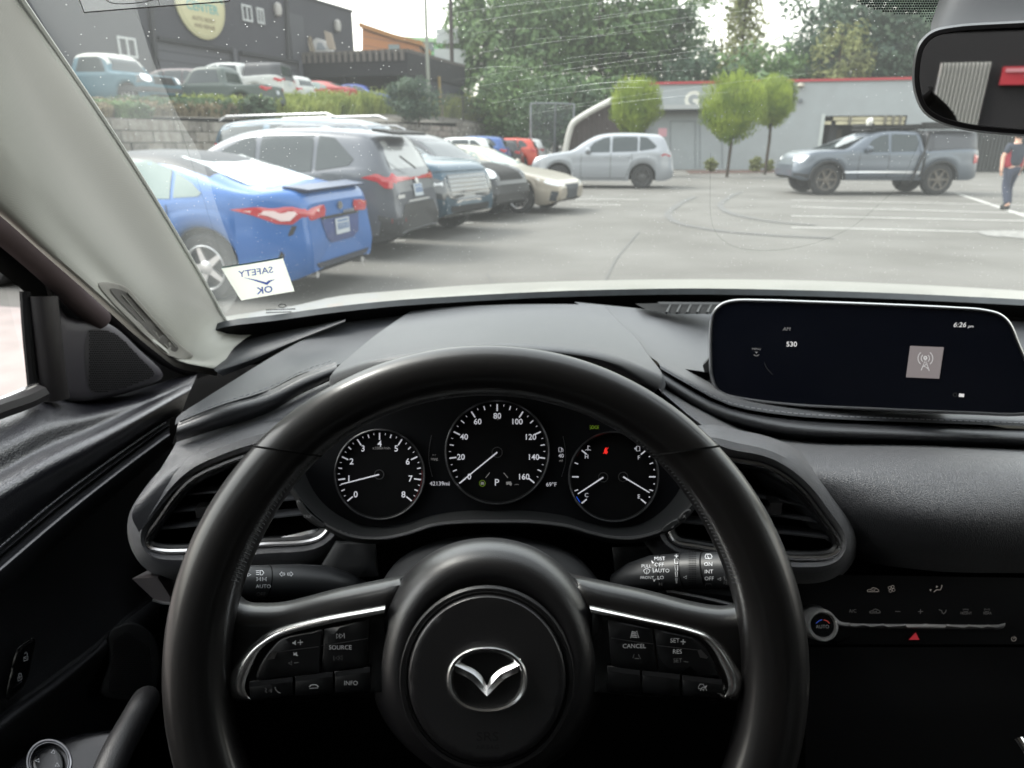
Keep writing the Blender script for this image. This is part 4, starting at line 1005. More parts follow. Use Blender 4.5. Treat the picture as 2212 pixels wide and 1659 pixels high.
mb.build('trim_strip_behind_stalk', [DARKCH, PLAST], car)
# knee panel edge left
mb = MB(); mb.prism([at(285, 1250, .66), at(340, 1247, .66), at(368, 1290, .65), at(366, 1300, .65), at(335, 1297, .65)], (0, .03, -.01), 0)
mb.tube(seen_line([(330, 1296, .648), (350, 1302, .648), (372, 1304, .648)]), .0016, 5, m=1); mb.build('knee_panel', [tint('knee_plastic', '211d1f', rough=.55), DARKCH], car)

# ---------------- climate controls
KPL = Plane(at(1950, 1340, .60), (0, -math.cos(R(28)), math.sin(R(28))))
mb = MB()
mb.pillow([(1700, 1240), (2330, 1250), (2330, 1392), (1810, 1392), (1700, 1392)], KPL.hit, .003, 8, 0, step=40, skirt=.03)
K = .0034
def car_icon(cx, cy, w, m):
    mb.stroke(KPL, crom([(cx - w, cy + 3), (cx - w, cy), (cx - w * .4, cy - 2), (cx - w * .1, cy - 5), (cx + w * .5, cy - 4), (cx + w, cy), (cx + w, cy + 3)], 3), 1.2, m, K); mb.stroke(KPL, [(cx - w, cy + 3), (cx + w, cy + 3)], 1.2, m, K); mb.stroke(KPL, [(cx - 5, cy + .5), (cx + 5, cy - 1), (cx + 2, cy + 1)], 1, m, K)
car_icon(1886, 1275, 12, 1); car_icon(1890, 1321, 11, 2)
for k in range(4):
    a = k * math.pi / 2 + .5; mb.stroke(KPL, [(1926 + 4.8 * math.cos(a) + 3.2 * math.cos(b), 1272 + 4.8 * math.sin(a) + 3.2 * math.sin(b)) for b in [j * .8 for j in range(8)]], 1, 1, K, closed=True)
mb.stroke(KPL, crom([(2035, 1266), (2031, 1274), (2024, 1274), (2017, 1279)], 3), 1.8, 1, K); mb.stroke(KPL, [(2034, 1264), (2035, 1266)], 2.6, 1, K); mb.poly(KPL, [(2022, 1265), (2027, 1267), (2022, 1270)], 1, K); mb.poly(KPL, [(2008, 1273), (2013, 1273), (2010, 1278)], 1, K)
mb.ptext(KPL, 'A/C', 1842, 1320, 7, 2, k=K); mb.stroke(KPL, [(1934, 1321), (1945, 1321)], 1.3, 2, K); mb.stroke(KPL, [(1983, 1321), (1994, 1321)], 1.3, 2, K); mb.stroke(KPL, [(1988.5, 1316), (1988.5, 1326)], 1.3, 2, K)
mb.stroke(KPL, [(2028, 1317), (2034, 1319), (2036, 1325)], 1.6, 2, K); mb.stroke(KPL, crom([(2044, 1317), (2042, 1323), (2037, 1326)], 3), 1.6, 2, K)
for cx, s_ in ((2087, 'FRONT'), (2133, 'REAR')):
    mb.stroke(KPL, [(cx - 7, 1316), (cx + 5, 1316), (cx + 3, 1321), (cx - 5, 1321)], 1, 2, K, closed=True); mb.ptext(KPL, s_, cx, 1325, 5.5, 2, k=K)
mb.poly(KPL, [(1963, 1382), (1978, 1366), (1986, 1382)], 3, K)
mb.stroke(KPL, [(2190 + 5 * math.cos(a), 1380 + 5 * math.sin(a)) for a in [-.9 + k * .45 for k in range(12)]], 1.1, 1, K); mb.stroke(KPL, [(2191, 1374), (2190, 1381)], 1.1, 1, K)
climate = mb.build('climate_panel', [tint('climate_black', '030304', rough=.6, spec=.12), mat('climate_mark', (.25, .22, .2), emit=((.6, .52, .47), .10)), mat('climate_mark_dim', (.12, .11, .11), emit=((.5, .48, .46), .03)), mat('hazard_red', (.35, .02, .03), rough=.5, emit=((.8, .04, .06), .12))], car)
mb = MB(); bar = crom([(1800, 1330), (1815, 1342), (1835, 1345), (2000, 1347), (2160, 1348), (2172, 1346), (2168, 1356), (2150, 1359), (2000, 1359), (1850, 1357), (1815, 1354), (1795, 1345)], 4, closed=True)
mb.pillow(bar, KPL.hit, .006, 6, 0, step=14, base=.002, skirt=.004); mb.build('climate_bar', mat('bar_metal', (.30, .29, .29), rough=.45, metal=.3), climate)
# knob
kc = KPL.hit(1776, 1352, 0); kn = (KPL.n * .9 + (EYE - kc).normalized() * .1).normalized()
mb = MB(); r0 = (KPL.hit(1776 + 34, 1352, 0) - kc).length
back = KPL.hit(1777, 1351, .0262) - kn * .0262
mb.lathe([(r0 * 1.02, -.01), (r0 * 1.05, .004), (r0 * 1.0, .010)], back, kn, 48, 0)
for k in range(60):
    a = 2 * math.pi * k / 60
pr = [(r0 * .98, .010), (r0 * .98, .024), (r0 * .90, .028), (r0 * .80, .0285), (r0 * .78, .026), (r0 * .70, .0255)]
mb.lathe(pr, back, kn, 60, 1); mb.lathe([(r0 * .70, .0256), (r0 * .4, .026), (.0001, .026)], back, kn, 40, 2)
kpl = Plane(back + kn * .0262, kn)
mb.ptext(kpl, 'AUTO', 1777, 1354, 7.5, 3, k=.0003); mb.stroke(kpl, crom([(1763, 1347), (1769, 1341), (1776, 1339)], 3), 2, 4, .0003); mb.stroke(kpl, crom([(1779, 1339), (1786, 1341), (1792, 1347)], 3), 2, 5, .0003)
mb.build('climate_knob', [DARKCH, mat('knurl', (.20, .20, .20), rough=.4, metal=1, bump=('leather', 900, .8, .001)), GLOSS, WDIM, mat('cold_blue', (.02, .04, .2), emit=((.05, .12, .6), .12)), mat('warm_red', (.2, .02, .02), emit=((.6, .08, .06), .12))], climate)
# console below, nearly black
mb = MB(); CPN = Plane(at(1950, 1450, .58), (0, -1, .35))
mb.pillow([(1740, 1398), (2330, 1398), (2330, 1800), (1740, 1800)], CPN.hit, .01, 30, 0, step=70, skirt=.05)
mb.tube([at(1820, 1541, .56), at(1950, 1545, .56), at(2060, 1544, .56)], .0012, 5, m=1)
mb.tube([at(2200, 1595, .42), at(2222, 1630, .41), at(2240, 1660, .40)], .003, 8, m=2)
mb.build('centre_console', [tint('console_dark', '040405', rough=.9, spec=.1), PLAST, BRIGHT], car)
# foot well and seat
mb = MB(); mb.box(-.62, 1.36, 1.0, 1.05, 0.2, 1.02, 0); mb.box(-.62, 1.36, -1.9, 1.0, .22, .25, 0); mb.build('floor_pan', VOID, car)

# ---------------- windshield pillar
mb = MB()
Rr = [(-30, -140, .44), (0, -70, .49), (47, 0, .53), (150, 150, .63), (235, 275, .71), (325, 415, .80), (425, 580, .91), (462, 645, .955), (488, 692, .99), (507, 708, 1.0), (553, 716, 1.02)]
Rb = [(-50, -140, .43), (-15, -70, .48), (33, 2, .52), (138, 155, .615), (222, 282, .695), (312, 420, .785), (412, 583, .895), (450, 648, .94), (476, 698, .975), (500, 718, .985), (545, 722, 1.0)]
Q1 = [(-160, -130, .39), (-110, -60, .425), (-50, 20, .46), (60, 175, .55), (155, 320, .64), (250, 460, .735), (352, 610, .84), (400, 680, .885), (440, 730, .92), (475, 742, .94), (525, 735, .97)]
Q2 = [(-260, -20, .36), (-190, 60, .385), (-110, 140, .42), (0, 265, .50), (90, 385, .58), (190, 510, .67), (310, 645, .79), (365, 710, .85), (410, 755, .89), (450, 768, .91), (505, 752, .95)]
Q3 = [(-300, 60, .36), (-200, 160, .395), (-110, 240, .43), (0, 330, .505), (85, 435, .58), (180, 550, .665), (295, 672, .78), (355, 738, .845), (400, 773, .88), (440, 782, .90), (488, 776, .925)]
L_ = [(-320, 200, .37), (-200, 290, .42), (-110, 365, .46), (0, 447, .53), (100, 535, .60), (200, 622, .68), (300, 712, .77), (350, 752, .82), (385, 779, .86), (430, 790, .885), (474, 798, .91)]
Lb = [(u - 6, v + 14, d + .03) for u, v, d in L_]
seen_loft(mb, [Rr, Rb, Q1, Q2, Q3, L_, Lb], 44, 5, 0)
PSF = Surf(mb); pillar = mb.build('windshield_pillar_trim', CLOTH, car)
mb = MB(); edge = [lift(at(u, v, d), .002) for u, v, d in [(p[0], p[1], p[2]) for p in crom(Rr, 6)]]
mb.tube(edge, .0022, 6, m=0); mb.build('pillar_edge', tint('pillar_edge', 'bdbcb4', rough=.6), pillar)
# vent inset in the pillar foot
mb = MB()
def pill(u, v, k): return PSF.hit(u, v, k)
mb.pillow(crom([(212, 612), (250, 612), (275, 622), (300, 650), (350, 705), (390, 745), (417, 768), (412, 774), (372, 774), (350, 764), (300, 712), (250, 662)], 5, closed=True), pill, .003, 6, 0, step=16, base=.001, skirt=.003)
for P_ in ([(238, 624), (270, 630), (300, 662), (345, 712), (385, 752), (378, 760), (352, 744), (300, 694)],):
    vs, fs = fill2d([tuple(p) for p in crom(P_, 5, closed=True)], 14); mb.add([pill(p[0], p[1], .0068) for p in vs], fs, 1)
for (a, b) in (((262, 636), (362, 752)), ((275, 632), (380, 750))): mb.tube([pill(a[0] + (b[0] - a[0]) * t, a[1] + (b[1] - a[1]) * t, .0078) for t in [k / 8 for k in range(9)]], .0009, 6, m=0)
mb.build('pillar_vent', [tint('pillar_vent', '86837c', rough=.9), tint('pillar_vent_dark', '55524e', rough=.9)], pillar)

# ---------------- driver's door
def X(u, v, x): return (u, v, on_x(u, v, x).y)
def xl(x, *pts): return [X(u, v, x) for u, v in pts]
# rubber seal and window frame
mb = MB()
mb.tube(seen_line(xl(-.575, (-200, 330), (-60, 450), (0, 492), (80, 560), (135, 612), (170, 650), (215, 690))), .016, 12, m=1)
mb.tube(seen_line(xl(-.59, (-200, 300), (-60, 405), (0, 455), (90, 535), (190, 625), (300, 730), (390, 790), (440, 800))), .014, 10, m=0)
mb.build('door_seal', [RUBBER, RUBBG], car)
mb = MB()
seen_loft(mb, [xl(-.60, (-200, 360), (-60, 440), (0, 492), (90, 570), (180, 660), (260, 760), (330, 830)), xl(-.60, (-200, 400), (-60, 500), (0, 540), (60, 590), (110, 640), (130, 700), (140, 800)), xl(-.61, (-200, 430), (-60, 545), (0, 588), (30, 612), (54, 632), (56, 660), (72, 830))], 30, 2, 0)
mb.tube(seen_line(xl(-.597, (54, 630), (60, 720), (72, 845))), .006, 8, m=0)
mb.tube(seen_line(xl(-.585, (92, 640), (98, 700), (108, 790), (118, 862))), .017, 10, m=1)
mb.tube(seen_line(xl(-.59, (0, 512), (60, 565), (100, 606), (112, 640))), .004, 6, m=1)
mb.tube(seen_line(xl(-.59, (-120, 905), (0, 866), (40, 850), (80, 832))), .004, 6, m=2)
mb.tube(seen_line(xl(-.575, (-120, 930), (0, 885), (50, 868), (88, 850))), .011, 8, m=1)
mb.add([on_x(u, v, -.618) for u, v in ((88, 640), (200, 600), (330, 700), (520, 800), (560, 900), (300, 1000), (88, 1000))], [(0, 1, 2, 3, 4, 5, 6)], 0)
mb.build('door_window_frame', [BLACK, RUBBER, CHROME], car)
mb = MB(); mb.grid([[Vector((-.612, y, z)) for y in (.1, .85)] for z in (1.1, 1.9)]); mb.build('side_glass', mat('clear_glass', (1, 1, 1)), car)
_nt = MATS['clear_glass'].node_tree; _nt.nodes.clear(); _o = _nt.nodes.new('ShaderNodeOutputMaterial'); _t = _nt.nodes.new('ShaderNodeBsdfTransparent'); _t.inputs[0].default_value = (.92, .93, .92, 1); _nt.links.new(_t.outputs[0], _o.inputs[0])
# sail panel with tweeter
SPL = Plane(on_x(230, 760, -.575), (1, -.35, .05))
mb = MB()
mb.pillow(crom([(112, 640, 'c'), (126, 652), (140, 680), (165, 690), (205, 690), (245, 705), (300, 755), (352, 812), (300, 838), (220, 860), (165, 868), (118, 862, 'c')], 6, closed=True), SPL.hit, .010, 14, 0, step=16, skirt=.04)
sail = mb.build('sail_panel', tint('sail_plastic', '2c2a2f', rough=.5), car)
mb = MB()
gr = crom([(190, 715), (215, 712), (250, 722), (300, 770), (333, 806), (330, 812), (290, 830), (240, 845), (205, 846), (192, 835)], 5, closed=True)
vs, fs = fill2d([tuple(p) for p in gr], 30); mb.add([SPL.hit(p[0], p[1], .0105) for p in vs], fs, 0)
for j in range(28):
    for i in range(30):
        u = 194 + 5 * i + (2.5 if j % 2 else 0); v = 716 + 4.8 * j
        if inside((u, v), [tuple(p) for p in gr]): mb.add([SPL.hit(u + 1.7 * math.cos(a), v + 1.7 * math.sin(a), .0112) for a in [k * math.pi / 3 for k in range(6)]], [(0, 1, 2, 3, 4, 5)], 1)
mb.build('tweeter_grille', [tint('grille_plastic', '18171a', rough=.6), VOID], sail)
# door card
mb = MB()
seen_loft(mb, [
    xl(-.600, (-160, 940), (0, 893), (90, 860), (200, 866), (330, 832), (440, 798), (472, 795)),
    xl(-.580, (-160, 965), (0, 915), (90, 880), (200, 880), (330, 842), (440, 802), (474, 798)),
    xl(-.545, (-160, 1040), (0, 975), (90, 930), (200, 900), (330, 858), (440, 812), (478, 800)),
    xl(-.538, (-160, 1110), (0, 1020), (100, 965), (200, 925), (330, 866), (440, 815), (480, 803)),
    xl(-.515, (-160, 1140), (0, 1045), (100, 988), (200, 942), (330, 876), (440, 820), (481, 805)),
    xl(-.505, (-160, 1175), (0, 1075), (100, 1015), (200, 965), (330, 890), (440, 828), (482, 810)),
    xl(-.515, (-160, 1220), (0, 1112), (100, 1050), (200, 993), (330, 912), (430, 850), (484, 818)),
    xl(-.545, (-160, 1300), (0, 1170), (125, 1072), (250, 982), (350, 914), (430, 870), (486, 835))], 36, 5, 0)
mb.build('door_top', tint('door_top', '1a1a20', rough=.32, spec=1.0, coat=.3, coat_rough=.2, bump=('leather', 330, .45, .0007)), car)
mb = MB()
seen_loft(mb, [
    xl(-.545, (-160, 1295), (0, 1165), (125, 1066), (250, 976), (350, 910), (366, 902)),
    xl(-.530, (-160, 1315), (0, 1185), (125, 1082), (250, 990), (350, 920), (366, 910)),
    xl(-.520, (-160, 1328), (0, 1198), (125, 1095), (250, 1000), (350, 928), (366, 918)),
    xl(-.530, (-160, 1336), (0, 1205), (125, 1101), (250, 1006), (350, 933), (366, 922)),
    xl(-.508, (-160, 1346), (0, 1213), (125, 1108), (250, 1012), (350, 938), (366, 928)),
    xl(-.494, (-160, 1368), (0, 1233), (125, 1126), (250, 1026), (350, 951), (366, 940)),
    xl(-.502, (-160, 1400), (0, 1262), (125, 1152), (250, 1048), (350, 968), (366, 955)),
    xl(-.560, (-160, 1440), (0, 1295), (125, 1180), (250, 1070), (350, 985), (368, 972))], 40, 4, 0)
roll = mb.build('door_roll', LEATH, car)
mb = MB(); stitches(mb, [lift(p, .006) for p in seen_line(xl(-.524, (-60, 1231), (0, 1181), (125, 1077), (250, 985), (350, 917), (360, 911)))], 0, ln=.0055, gap=.0016, r=.0008); mb.build('stitching', THREAD, roll)
mb = MB()
seen_loft(mb, [
    xl(-.55, (-160, 1420), (0, 1285), (125, 1172), (250, 1064), (350, 980), (375, 965)),
    xl(-.565, (-160, 1550), (0, 1400), (125, 1290), (250, 1180), (350, 1090), (400, 1040)),
    xl(-.56, (-160, 1700), (0, 1545), (125, 1450), (200, 1395), (250, 1350), (420, 1200)),
    xl(-.535, (-160, 1715), (0, 1560), (125, 1468), (200, 1408), (245, 1362), (420, 1230)),
    xl(-.530, (-160, 1730), (0, 1575), (125, 1482), (200, 1420), (250, 1380), (420, 1260)),
    xl(-.55, (-160, 1760), (0, 1620), (125, 1520), (200, 1460), (260, 1430), (420, 1320)),
    xl(-.60, (-160, 1900), (0, 1760), (125, 1680), (220, 1620), (300, 1560), (420, 1460)),
    xl(-.60, (-160, 2100), (0, 1960), (125, 1880), (220, 1820), (300, 1760), (440, 1660))], 40, 4, 0)
mb.build('door_card', tint('door_card', '1c1d20', rough=.5, spec=.5, bump=('leather', 500, .4, .0008)), car)
# lower speaker grille
LPL = Plane(on_x(280, 1440, -.515), (1, -.5, .2))
mb = MB(); mb.pillow(crom([(235, 1365), (290, 1345), (335, 1380), (345, 1460), (320, 1508), (228, 1508), (216, 1495), (236, 1430)], 4, closed=True), LPL.hit, .004, 8, 0, step=22, skirt=.03)
for j in range(34):
    for i in range(30):
        u = 236 + 4.2 * i + (2.1 if j % 2 else 0); v = 1362 + 4.2 * j
        if inside((u, v), [(248, 1380), (275, 1362), (325, 1400), (330, 1470), (315, 1500), (232, 1500), (240, 1440)]): mb.add([LPL.hit(u, v - 1.5, .005), LPL.hit(u + 1.5, v, .005), LPL.hit(u, v + 1.5, .005), LPL.hit(u - 1.5, v, .005), LPL.hit(u, v, .0062)], [(0, 1, 4), (1, 2, 4), (2, 3, 4), (3, 0, 4)], 1)
mb.build('door_speaker', [tint('speaker_black', '0c0d0f', rough=.6), tint('speaker_dots', '1c1d20', rough=.4)], car)
# lock switch
KL = Plane(on_x(45, 1440, -.548), (1, -.2, .15))
mb = MB(); mb.pillow(crom([(70, 1376, 'c'), (76, 1384), (70, 1420), (55, 1475), (20, 1512, 'c'), (12, 1508), (22, 1450), (36, 1402)], 4, closed=True), KL.hit, .002, 4, 0, step=10, skirt=.008)
mb.stroke(KL, [(42, 1408), (50, 1396), (72, 1384)], 2.6, 1, .0026); mb.stroke(KL, [(30, 1486), (47, 1472)], 1.4, 1, .0026)
for (u, v, sh) in ((56, 1419, 6), (43, 1462, 0)):
    mb.stroke(KL, [(u - 4, v + 1), (u + 4, v - 2), (u + 4, v + 6), (u - 4, v + 9)], 1.2, 2, .0026, closed=True); mb.stroke(KL, crom([(u - 2.5, v - 1), (u - 1.5, v - 7), (u + 2.5, v - 7), (u + 3, v - 3)] if not sh else [(u - 3, v - 6), (u, v - 10), (u + 3, v - 7), (u + 3, v - 3)], 3), 1.2, 2, .0026); mb.stroke(KL, [(u, v + 1), (u, v + 4)], 1.2, 2, .0026)
mb.build('lock_switch', [GLOSS, DARKCH, WHITE], car)
# arm rest with mirror knob, and the pull
AP = Plane(on_x(150, 1640, -.46), (.25, -.35, 1))
mb = MB(); mb.pillow(crom([(95, 1612), (180, 1585), (260, 1578), (300, 1585), (240, 1680), (200, 1790), (-60, 1800), (20, 1660)], 4, closed=True), AP.hit, .006, 20, 0, step=26, skirt=.08)
arm = mb.build('armrest_panel', tint('piano_black', '0d0d0f', rough=.25, spec=.5), car)
mb = MB()
for r_, k_, w in ((47, .007, 3.0), (42, .0085, 1.2)):
    pts = [(106 + r_ * math.cos(a), 1646 + r_ * math.sin(a)) for a in [2 * math.pi * k / 40 for k in range(40)]]; mb.tube([AP.hit(*p, k_) for p in pts], .0009 * w / 2, 6, m=1, closed=True)
mb.pillow([(104 + 37 * math.cos(a), 1650 + 37 * math.sin(a)) for a in [2 * math.pi * k / 40 for k in range(40)]], AP.hit, .004, 8, 0, step=12, base=.010, skirt=.01)
for (u, v, a) in ((115, 1624, 0.2), (81, 1643, -1.7), (124, 1653, 2.0)):
    q = [(u + 5 * math.cos(a + b), v + 5 * math.sin(a + b)) for b in (-1.57, .7, 2.5)]; mb.stroke(AP, q, 1.4, 2, .0146, closed=True)
mb.build('mirror_adjuster', [GLOSS, DARKCH, WHITE], arm)
mb = MB(); pth = seen_line([(190, 1800, .40), (225, 1690, .44), (255, 1620, .47), (285, 1565, .50), (310, 1520, .53), (322, 1500, .56)])
mb.tube(pth, lambda t: .0125 * (1 if t < .85 else math.sqrt(max(.05, 1 - ((t - .85) / .15) ** 2))), 18, m=0)
pull = mb.build('door_pull', tint('pull_leather', '0c0c0e', rough=.45, spec=.4, bump=('leather', 420, .2, .0004)), car)
mb = MB(); stitches(mb, [lift(p, .010) for p in seen_line([(262, 1680, .455), (285, 1625, .48), (305, 1580, .50), (325, 1548, .53)])], 0); mb.build('stitching', THREAD, pull)

# ---------------- rear-view mirror
MC = at(2160, 165, .47)
MN = None
rr_ = ray(2130, 180).normalized()
target = Vector((0.10, -1, -.02)).normalized()       # where the glass sends the look: back through the cabin
MN = (target - rr_).normalized()
MPL = Plane(MC, MN)
mb = MB()
ho = [Vector(p) for p in crom([(1972, 190), (1973, 130), (1985, 92), (2012, 66), (2060, 54), (2212, 44), (2400, 32), (2640, 22), (2700, 60), (2712, 160), (2690, 270), (2600, 312), (2400, 306), (2212, 295), (2080, 281), (2020, 262), (1990, 238)], 6, closed=True)]
ctr = Vector((2330, 165))
rows = [[MPL.hit(p.x, p.y, k) for p in inset(ho, i_)] for i_, k in ((60, -.045), (30, -.038), (8, -.026), (1, -.012), (0, -.003), (5, .0025), (14, .0028), (17, -.0005))]
mb.grid(rows, 0, closed_u=True)
mirror = mb.build('rear_view_mirror', tint('mirror_case', '2b2a2c', rough=.38, spec=.5), car)
mb = MB(); vs, fs = fill2d([tuple(p) for p in inset(ho, 15)], 90); mb.add([MPL.hit(p[0], p[1], .0005) for p in vs], fs, 0)
mb.build('mirror_glass', mat('mirror_silver', (.78, .78, .80), rough=.015, metal=1), mirror)
mb = MB()
seen_loft(mb, [[(2035, -60, .60), (2028, 0, .58), (2012, 50, .56), (2010, 70, .54)], [(2080, -60, .56), (2075, 0, .54), (2060, 40, .52), (2055, 62, .50)], [(2300, -70, .55), (2300, -10, .53), (2300, 30, .51), (2300, 50, .49)], [(2600, -70, .58), (2600, -10, .56), (2600, 30, .54), (2600, 50, .52)]], 14, 5, 0)
mb.build('mirror_mount', tint('mount_plastic', '1b1b1d', rough=.6), mirror)

def mback(u, v_, y):                     # where the mirror's line of sight through (u, v) reaches the plane y
    r = ray(u, v_).normalized(); p = MPL.hit(u, v_); q = r - MN * 2 * r.dot(MN); return p + q * ((y - p.y) / q.y)
h0, h1 = mback(1960, 191, -.45), mback(2057, 310, -.45)
mb = MB(); hx0, hx1 = sorted((h0.x, h1.x)); ztop = h0.z
def hr(u, v, k): return Vector((u, -.45 + k, v))
mb.pillow(crom([(hx0, ztop - .16, 'c'), (hx0, ztop - .05), (hx0 + .04, ztop), (hx1 - .05, ztop), (hx1, ztop - .05), (hx1 + .01, ztop - .16, 'c'), (hx1 + .01, ztop - .7, 'c'), (hx0, ztop - .7, 'c')], 5, closed=True), hr, .05, .04, 0, step=.05, skirt=.08)
mb.build('seat_back', LEATHS, car)
# front seats behind the camera, added to cut light from the rear
for nm, sx in (('driver_seat', 0.0), ('passenger_seat', .76)):
    mb = MB(); s_o = crom([(sx - .24, .55, 'c'), (sx - .26, 1.0), (sx - .22, 1.30), (sx - .10, 1.37), (sx + .10, 1.37), (sx + .22, 1.30), (sx + .26, 1.0), (sx + .24, .55, 'c')], 4, closed=True)
    mb.pillow(s_o, lambda u, v, k: Vector((u, -.42 - (v - .9) * .22 + k, v)), .09, .12, 0, step=.08, skirt=.10)
    h_o = crom([(sx - .13, 1.42), (sx - .12, 1.58), (sx - .06, 1.63), (sx + .06, 1.63), (sx + .12, 1.58), (sx + .13, 1.42), (sx + .08, 1.38), (sx - .08, 1.38)], 4, closed=True)
    mb.pillow(h_o, lambda u, v, k: Vector((u, -.56 + k, v)), .05, .05, 0, step=.05, skirt=.06)
    mb.build(nm, LEATHS, car)
# ---------------- shell of the cabin (roof, sides, back) that shades the inside
mb = MB(); yh = .40
mb.grid([[Vector((x, y, 1.80 - .05 * ((x - .37) / .95) ** 2 + .03 * math.sin(math.pi * (y + 2.0) / 2.4))) for y in [yh - (yh + 2.0) * k / 10 for k in range(11)]] for x in [-.60 + 1.94 * k / 12 for k in range(13)]], 0)
mb.grid([[Vector((x, y, 1.83 - .05 * ((x - .37) / .95) ** 2 + .03 * math.sin(math.pi * (y + 2.0) / 2.4))) for y in [yh - (yh + 2.0) * k / 10 for k in range(11)]] for x in [-.60 + 1.94 * k / 12 for k in range(13)]], 1)
mb.build('roof', [HEADL, PALE], car)
mb = MB()
mb.box(-.66, -.63, -2.0, 1.1, .2, 1.08, 0); mb.box(-.66, -.62, -.10, .08, 1.0, 1.80, 0); mb.box(-.66, -.62, -2.0, -1.2, 1.0, 1.80, 0)
mb.box(1.37, 1.40, -2.0, 1.1, .2, 1.15, 0); mb.box(1.36, 1.40, -.10, .08, 1.1, 1.80, 0); mb.box(1.36, 1.40, -2.0, -1.2, 1.1, 1.80, 0)
mb.box(-.66, 1.40, -2.03, -2.0, .2, 1.25, 0); mb.box(-.66, -.35, -2.03, -2.0, 1.25, 1.8, 0); mb.box(1.05, 1.40, -2.03, -2.0, 1.25, 1.8, 0); mb.box(-.35, 1.05, -2.03, -2.0, 1.66, 1.8, 0)
mb.box(-.63, 1.37, 1.15, 1.25, .6, 1.0, 1)
mb.build('body_shell', [tint('shell_dark', '1a1a1c', rough=.8), VOID], car)
mb = MB()
for x in (-.64, 1.38): mb = MB(); mb.add([(x, -.10, 1.08), (x, -1.2, 1.08), (x, -1.2, 1.80), (x, -.10, 1.80)], [(0, 1, 2, 3)]); mb.build('rear_side_glass', mat('tinted_glass', (.1, .1, .1)), car)
_nt = MATS['tinted_glass'].node_tree; _nt.nodes.clear(); _o = _nt.nodes.new('ShaderNodeOutputMaterial'); _t = _nt.nodes.new('ShaderNodeBsdfTransparent'); _t.inputs[0].default_value = (.22, .23, .23, 1); _nt.links.new(_t.outputs[0], _o.inputs[0])  # tint added to these panes to darken the cabin from behind
# the passenger side, mirrored about the car's centre line
for nm in ('windshield_pillar_trim', 'door_top', 'door_card', 'door_roll', 'sail_panel'):
    src = next(o for o in car.children if o.name == nm); me = src.data.copy()
    for v_ in me.vertices: v_.co.x = .74 - v_.co.x
    me.flip_normals(); o = bpy.data.objects.new(nm, me); col.objects.link(o); o.parent = car
# ================================================================== outside
tint_ = tint
def tint(name, hexa, **k):              # colours were read off the photo, where daylight and exposure lift them: bring them to real reflectances
    c = [int(hexa[i:i + 2], 16) / 255 for i in (0, 2, 4)]; c = [(x / 12.92 if x <= 0.04045 else ((x + 0.055) / 1.055) ** 2.4) * ALB for x in c]
    if 'noise' in k: n = k['noise']; k['noise'] = (n[0], tuple(x * ALB for x in n[1])) + tuple(n[2:])
    return mat(name, tuple(c), **k)
ALB = 0.62
ASPH = tint('asphalt', '6d6b66', rough=.9, spec=.2, noise=(.55, (.235, .228, .212), .7, 12), bump=('noise', 60, .4, .01))
CONC = tint('pale_concrete', 'b5a8a3', rough=.9, spec=.2, noise=(2.5, (.33, .29, .275), .7, 8), bump=('noise', 50, .4, .01))
SOIL = tint('soil', '6b5c48', rough=1, noise=(3, (.08, .07, .035), .8), bump=('noise', 30, .6, .05))
PAINTW = tint('road_paint', 'c9c8c1', rough=.85, noise=(5, (.33, .325, .31), .75, 8))
TYREMK = mat('tyre_mark', (.076, .075, .072), rough=.9, noise=(4, (.098, .096, .09), .8, 6))
OIL = mat('oil_stain', (.12, .115, .105), rough=.85, noise=(2, (.21, .205, .195), .9, 6))
def struct(name, mb, mats, **k): return tag(mb.build(name, mats, **k), kind='structure')
def sheet(pts, z): return [Vector((p[0], p[1], z)) for p in pts]
mb = MB(); n = 40
def gx(i, n, a, b): return a + (b - a) * i / n
mb.grid([[Vector((gx(i, 30, -250, 250), gx(j, 30, -120, 420), 0)) for i in range(31)] for j in range(31)])
struct('ground', mb, ASPH)
mb = MB(); mb.add(sheet([(-30, -14), (-1.25, -14), (-1.25, 4.0), (-3.9, 6.5), (-30, 13.0)], .004), [(0, 1, 2, 3, 4)]); struct('concrete_apron', mb, CONC)
def gline(name, pts, w, m, z=.006):
    P_ = [on_z(u, v, z) for u, v in pts]; L = []; Rr_ = []
    for i, p in enumerate(P_):
        a = P_[max(0, i - 1)]; b = P_[min(len(P_) - 1, i + 1)]; t = (b - a).normalized(); nn_ = Vector((-t.y, t.x, 0)) * w / 2
        L.append(p + nn_); Rr_.append(p - nn_)
    mb = MB(); mb.grid([L, Rr_]); return struct(name, mb, m)
for pts, w in (([(1709, 432), (1950, 437), (2300, 445)], .14), ([(1709, 446), (1950, 453), (2300, 463)], .14), ([(1709, 466), (1950, 471), (2300, 479)], .13), ([(1709, 491), (1950, 496), (2300, 506)], .12), ([(2066, 417), (2130, 438), (2250, 478)], .16),
               ([(1235, 430), (1300, 430), (1380, 431)], .13), ([(1235, 441), (1300, 442), (1340, 443)], .12)):
    gline('parking_line', pts, w, PAINTW)
for y, x0, x1 in ((9.0, -8, -2.36), (11.6, -8.2, -1.72), (14.2, -8.2, -.75), (16.9, -8, .0), (19.5, -8, .3)):
    mb = MB(); mb.add(sheet([(x0, y - .055), (x1, y - .055), (x1, y + .055), (x0, y + .055)], .006), [(0, 1, 2, 3)]); struct('parking_line', mb, tint('road_paint_clean', 'cbcac4', rough=.8))
for pts, w in ((crom([(1500, 425), (1468, 440), (1443, 462), (1456, 477), (1531, 495), (1659, 507), (1800, 514)], 8), .16), (crom([(1600, 415), (1578, 424), (1556, 442), (1566, 455), (1659, 477), (1760, 486)], 8), .16), ):
    gline('tyre_marks', [tuple(p) for p in pts], w, TYREMK, .010)
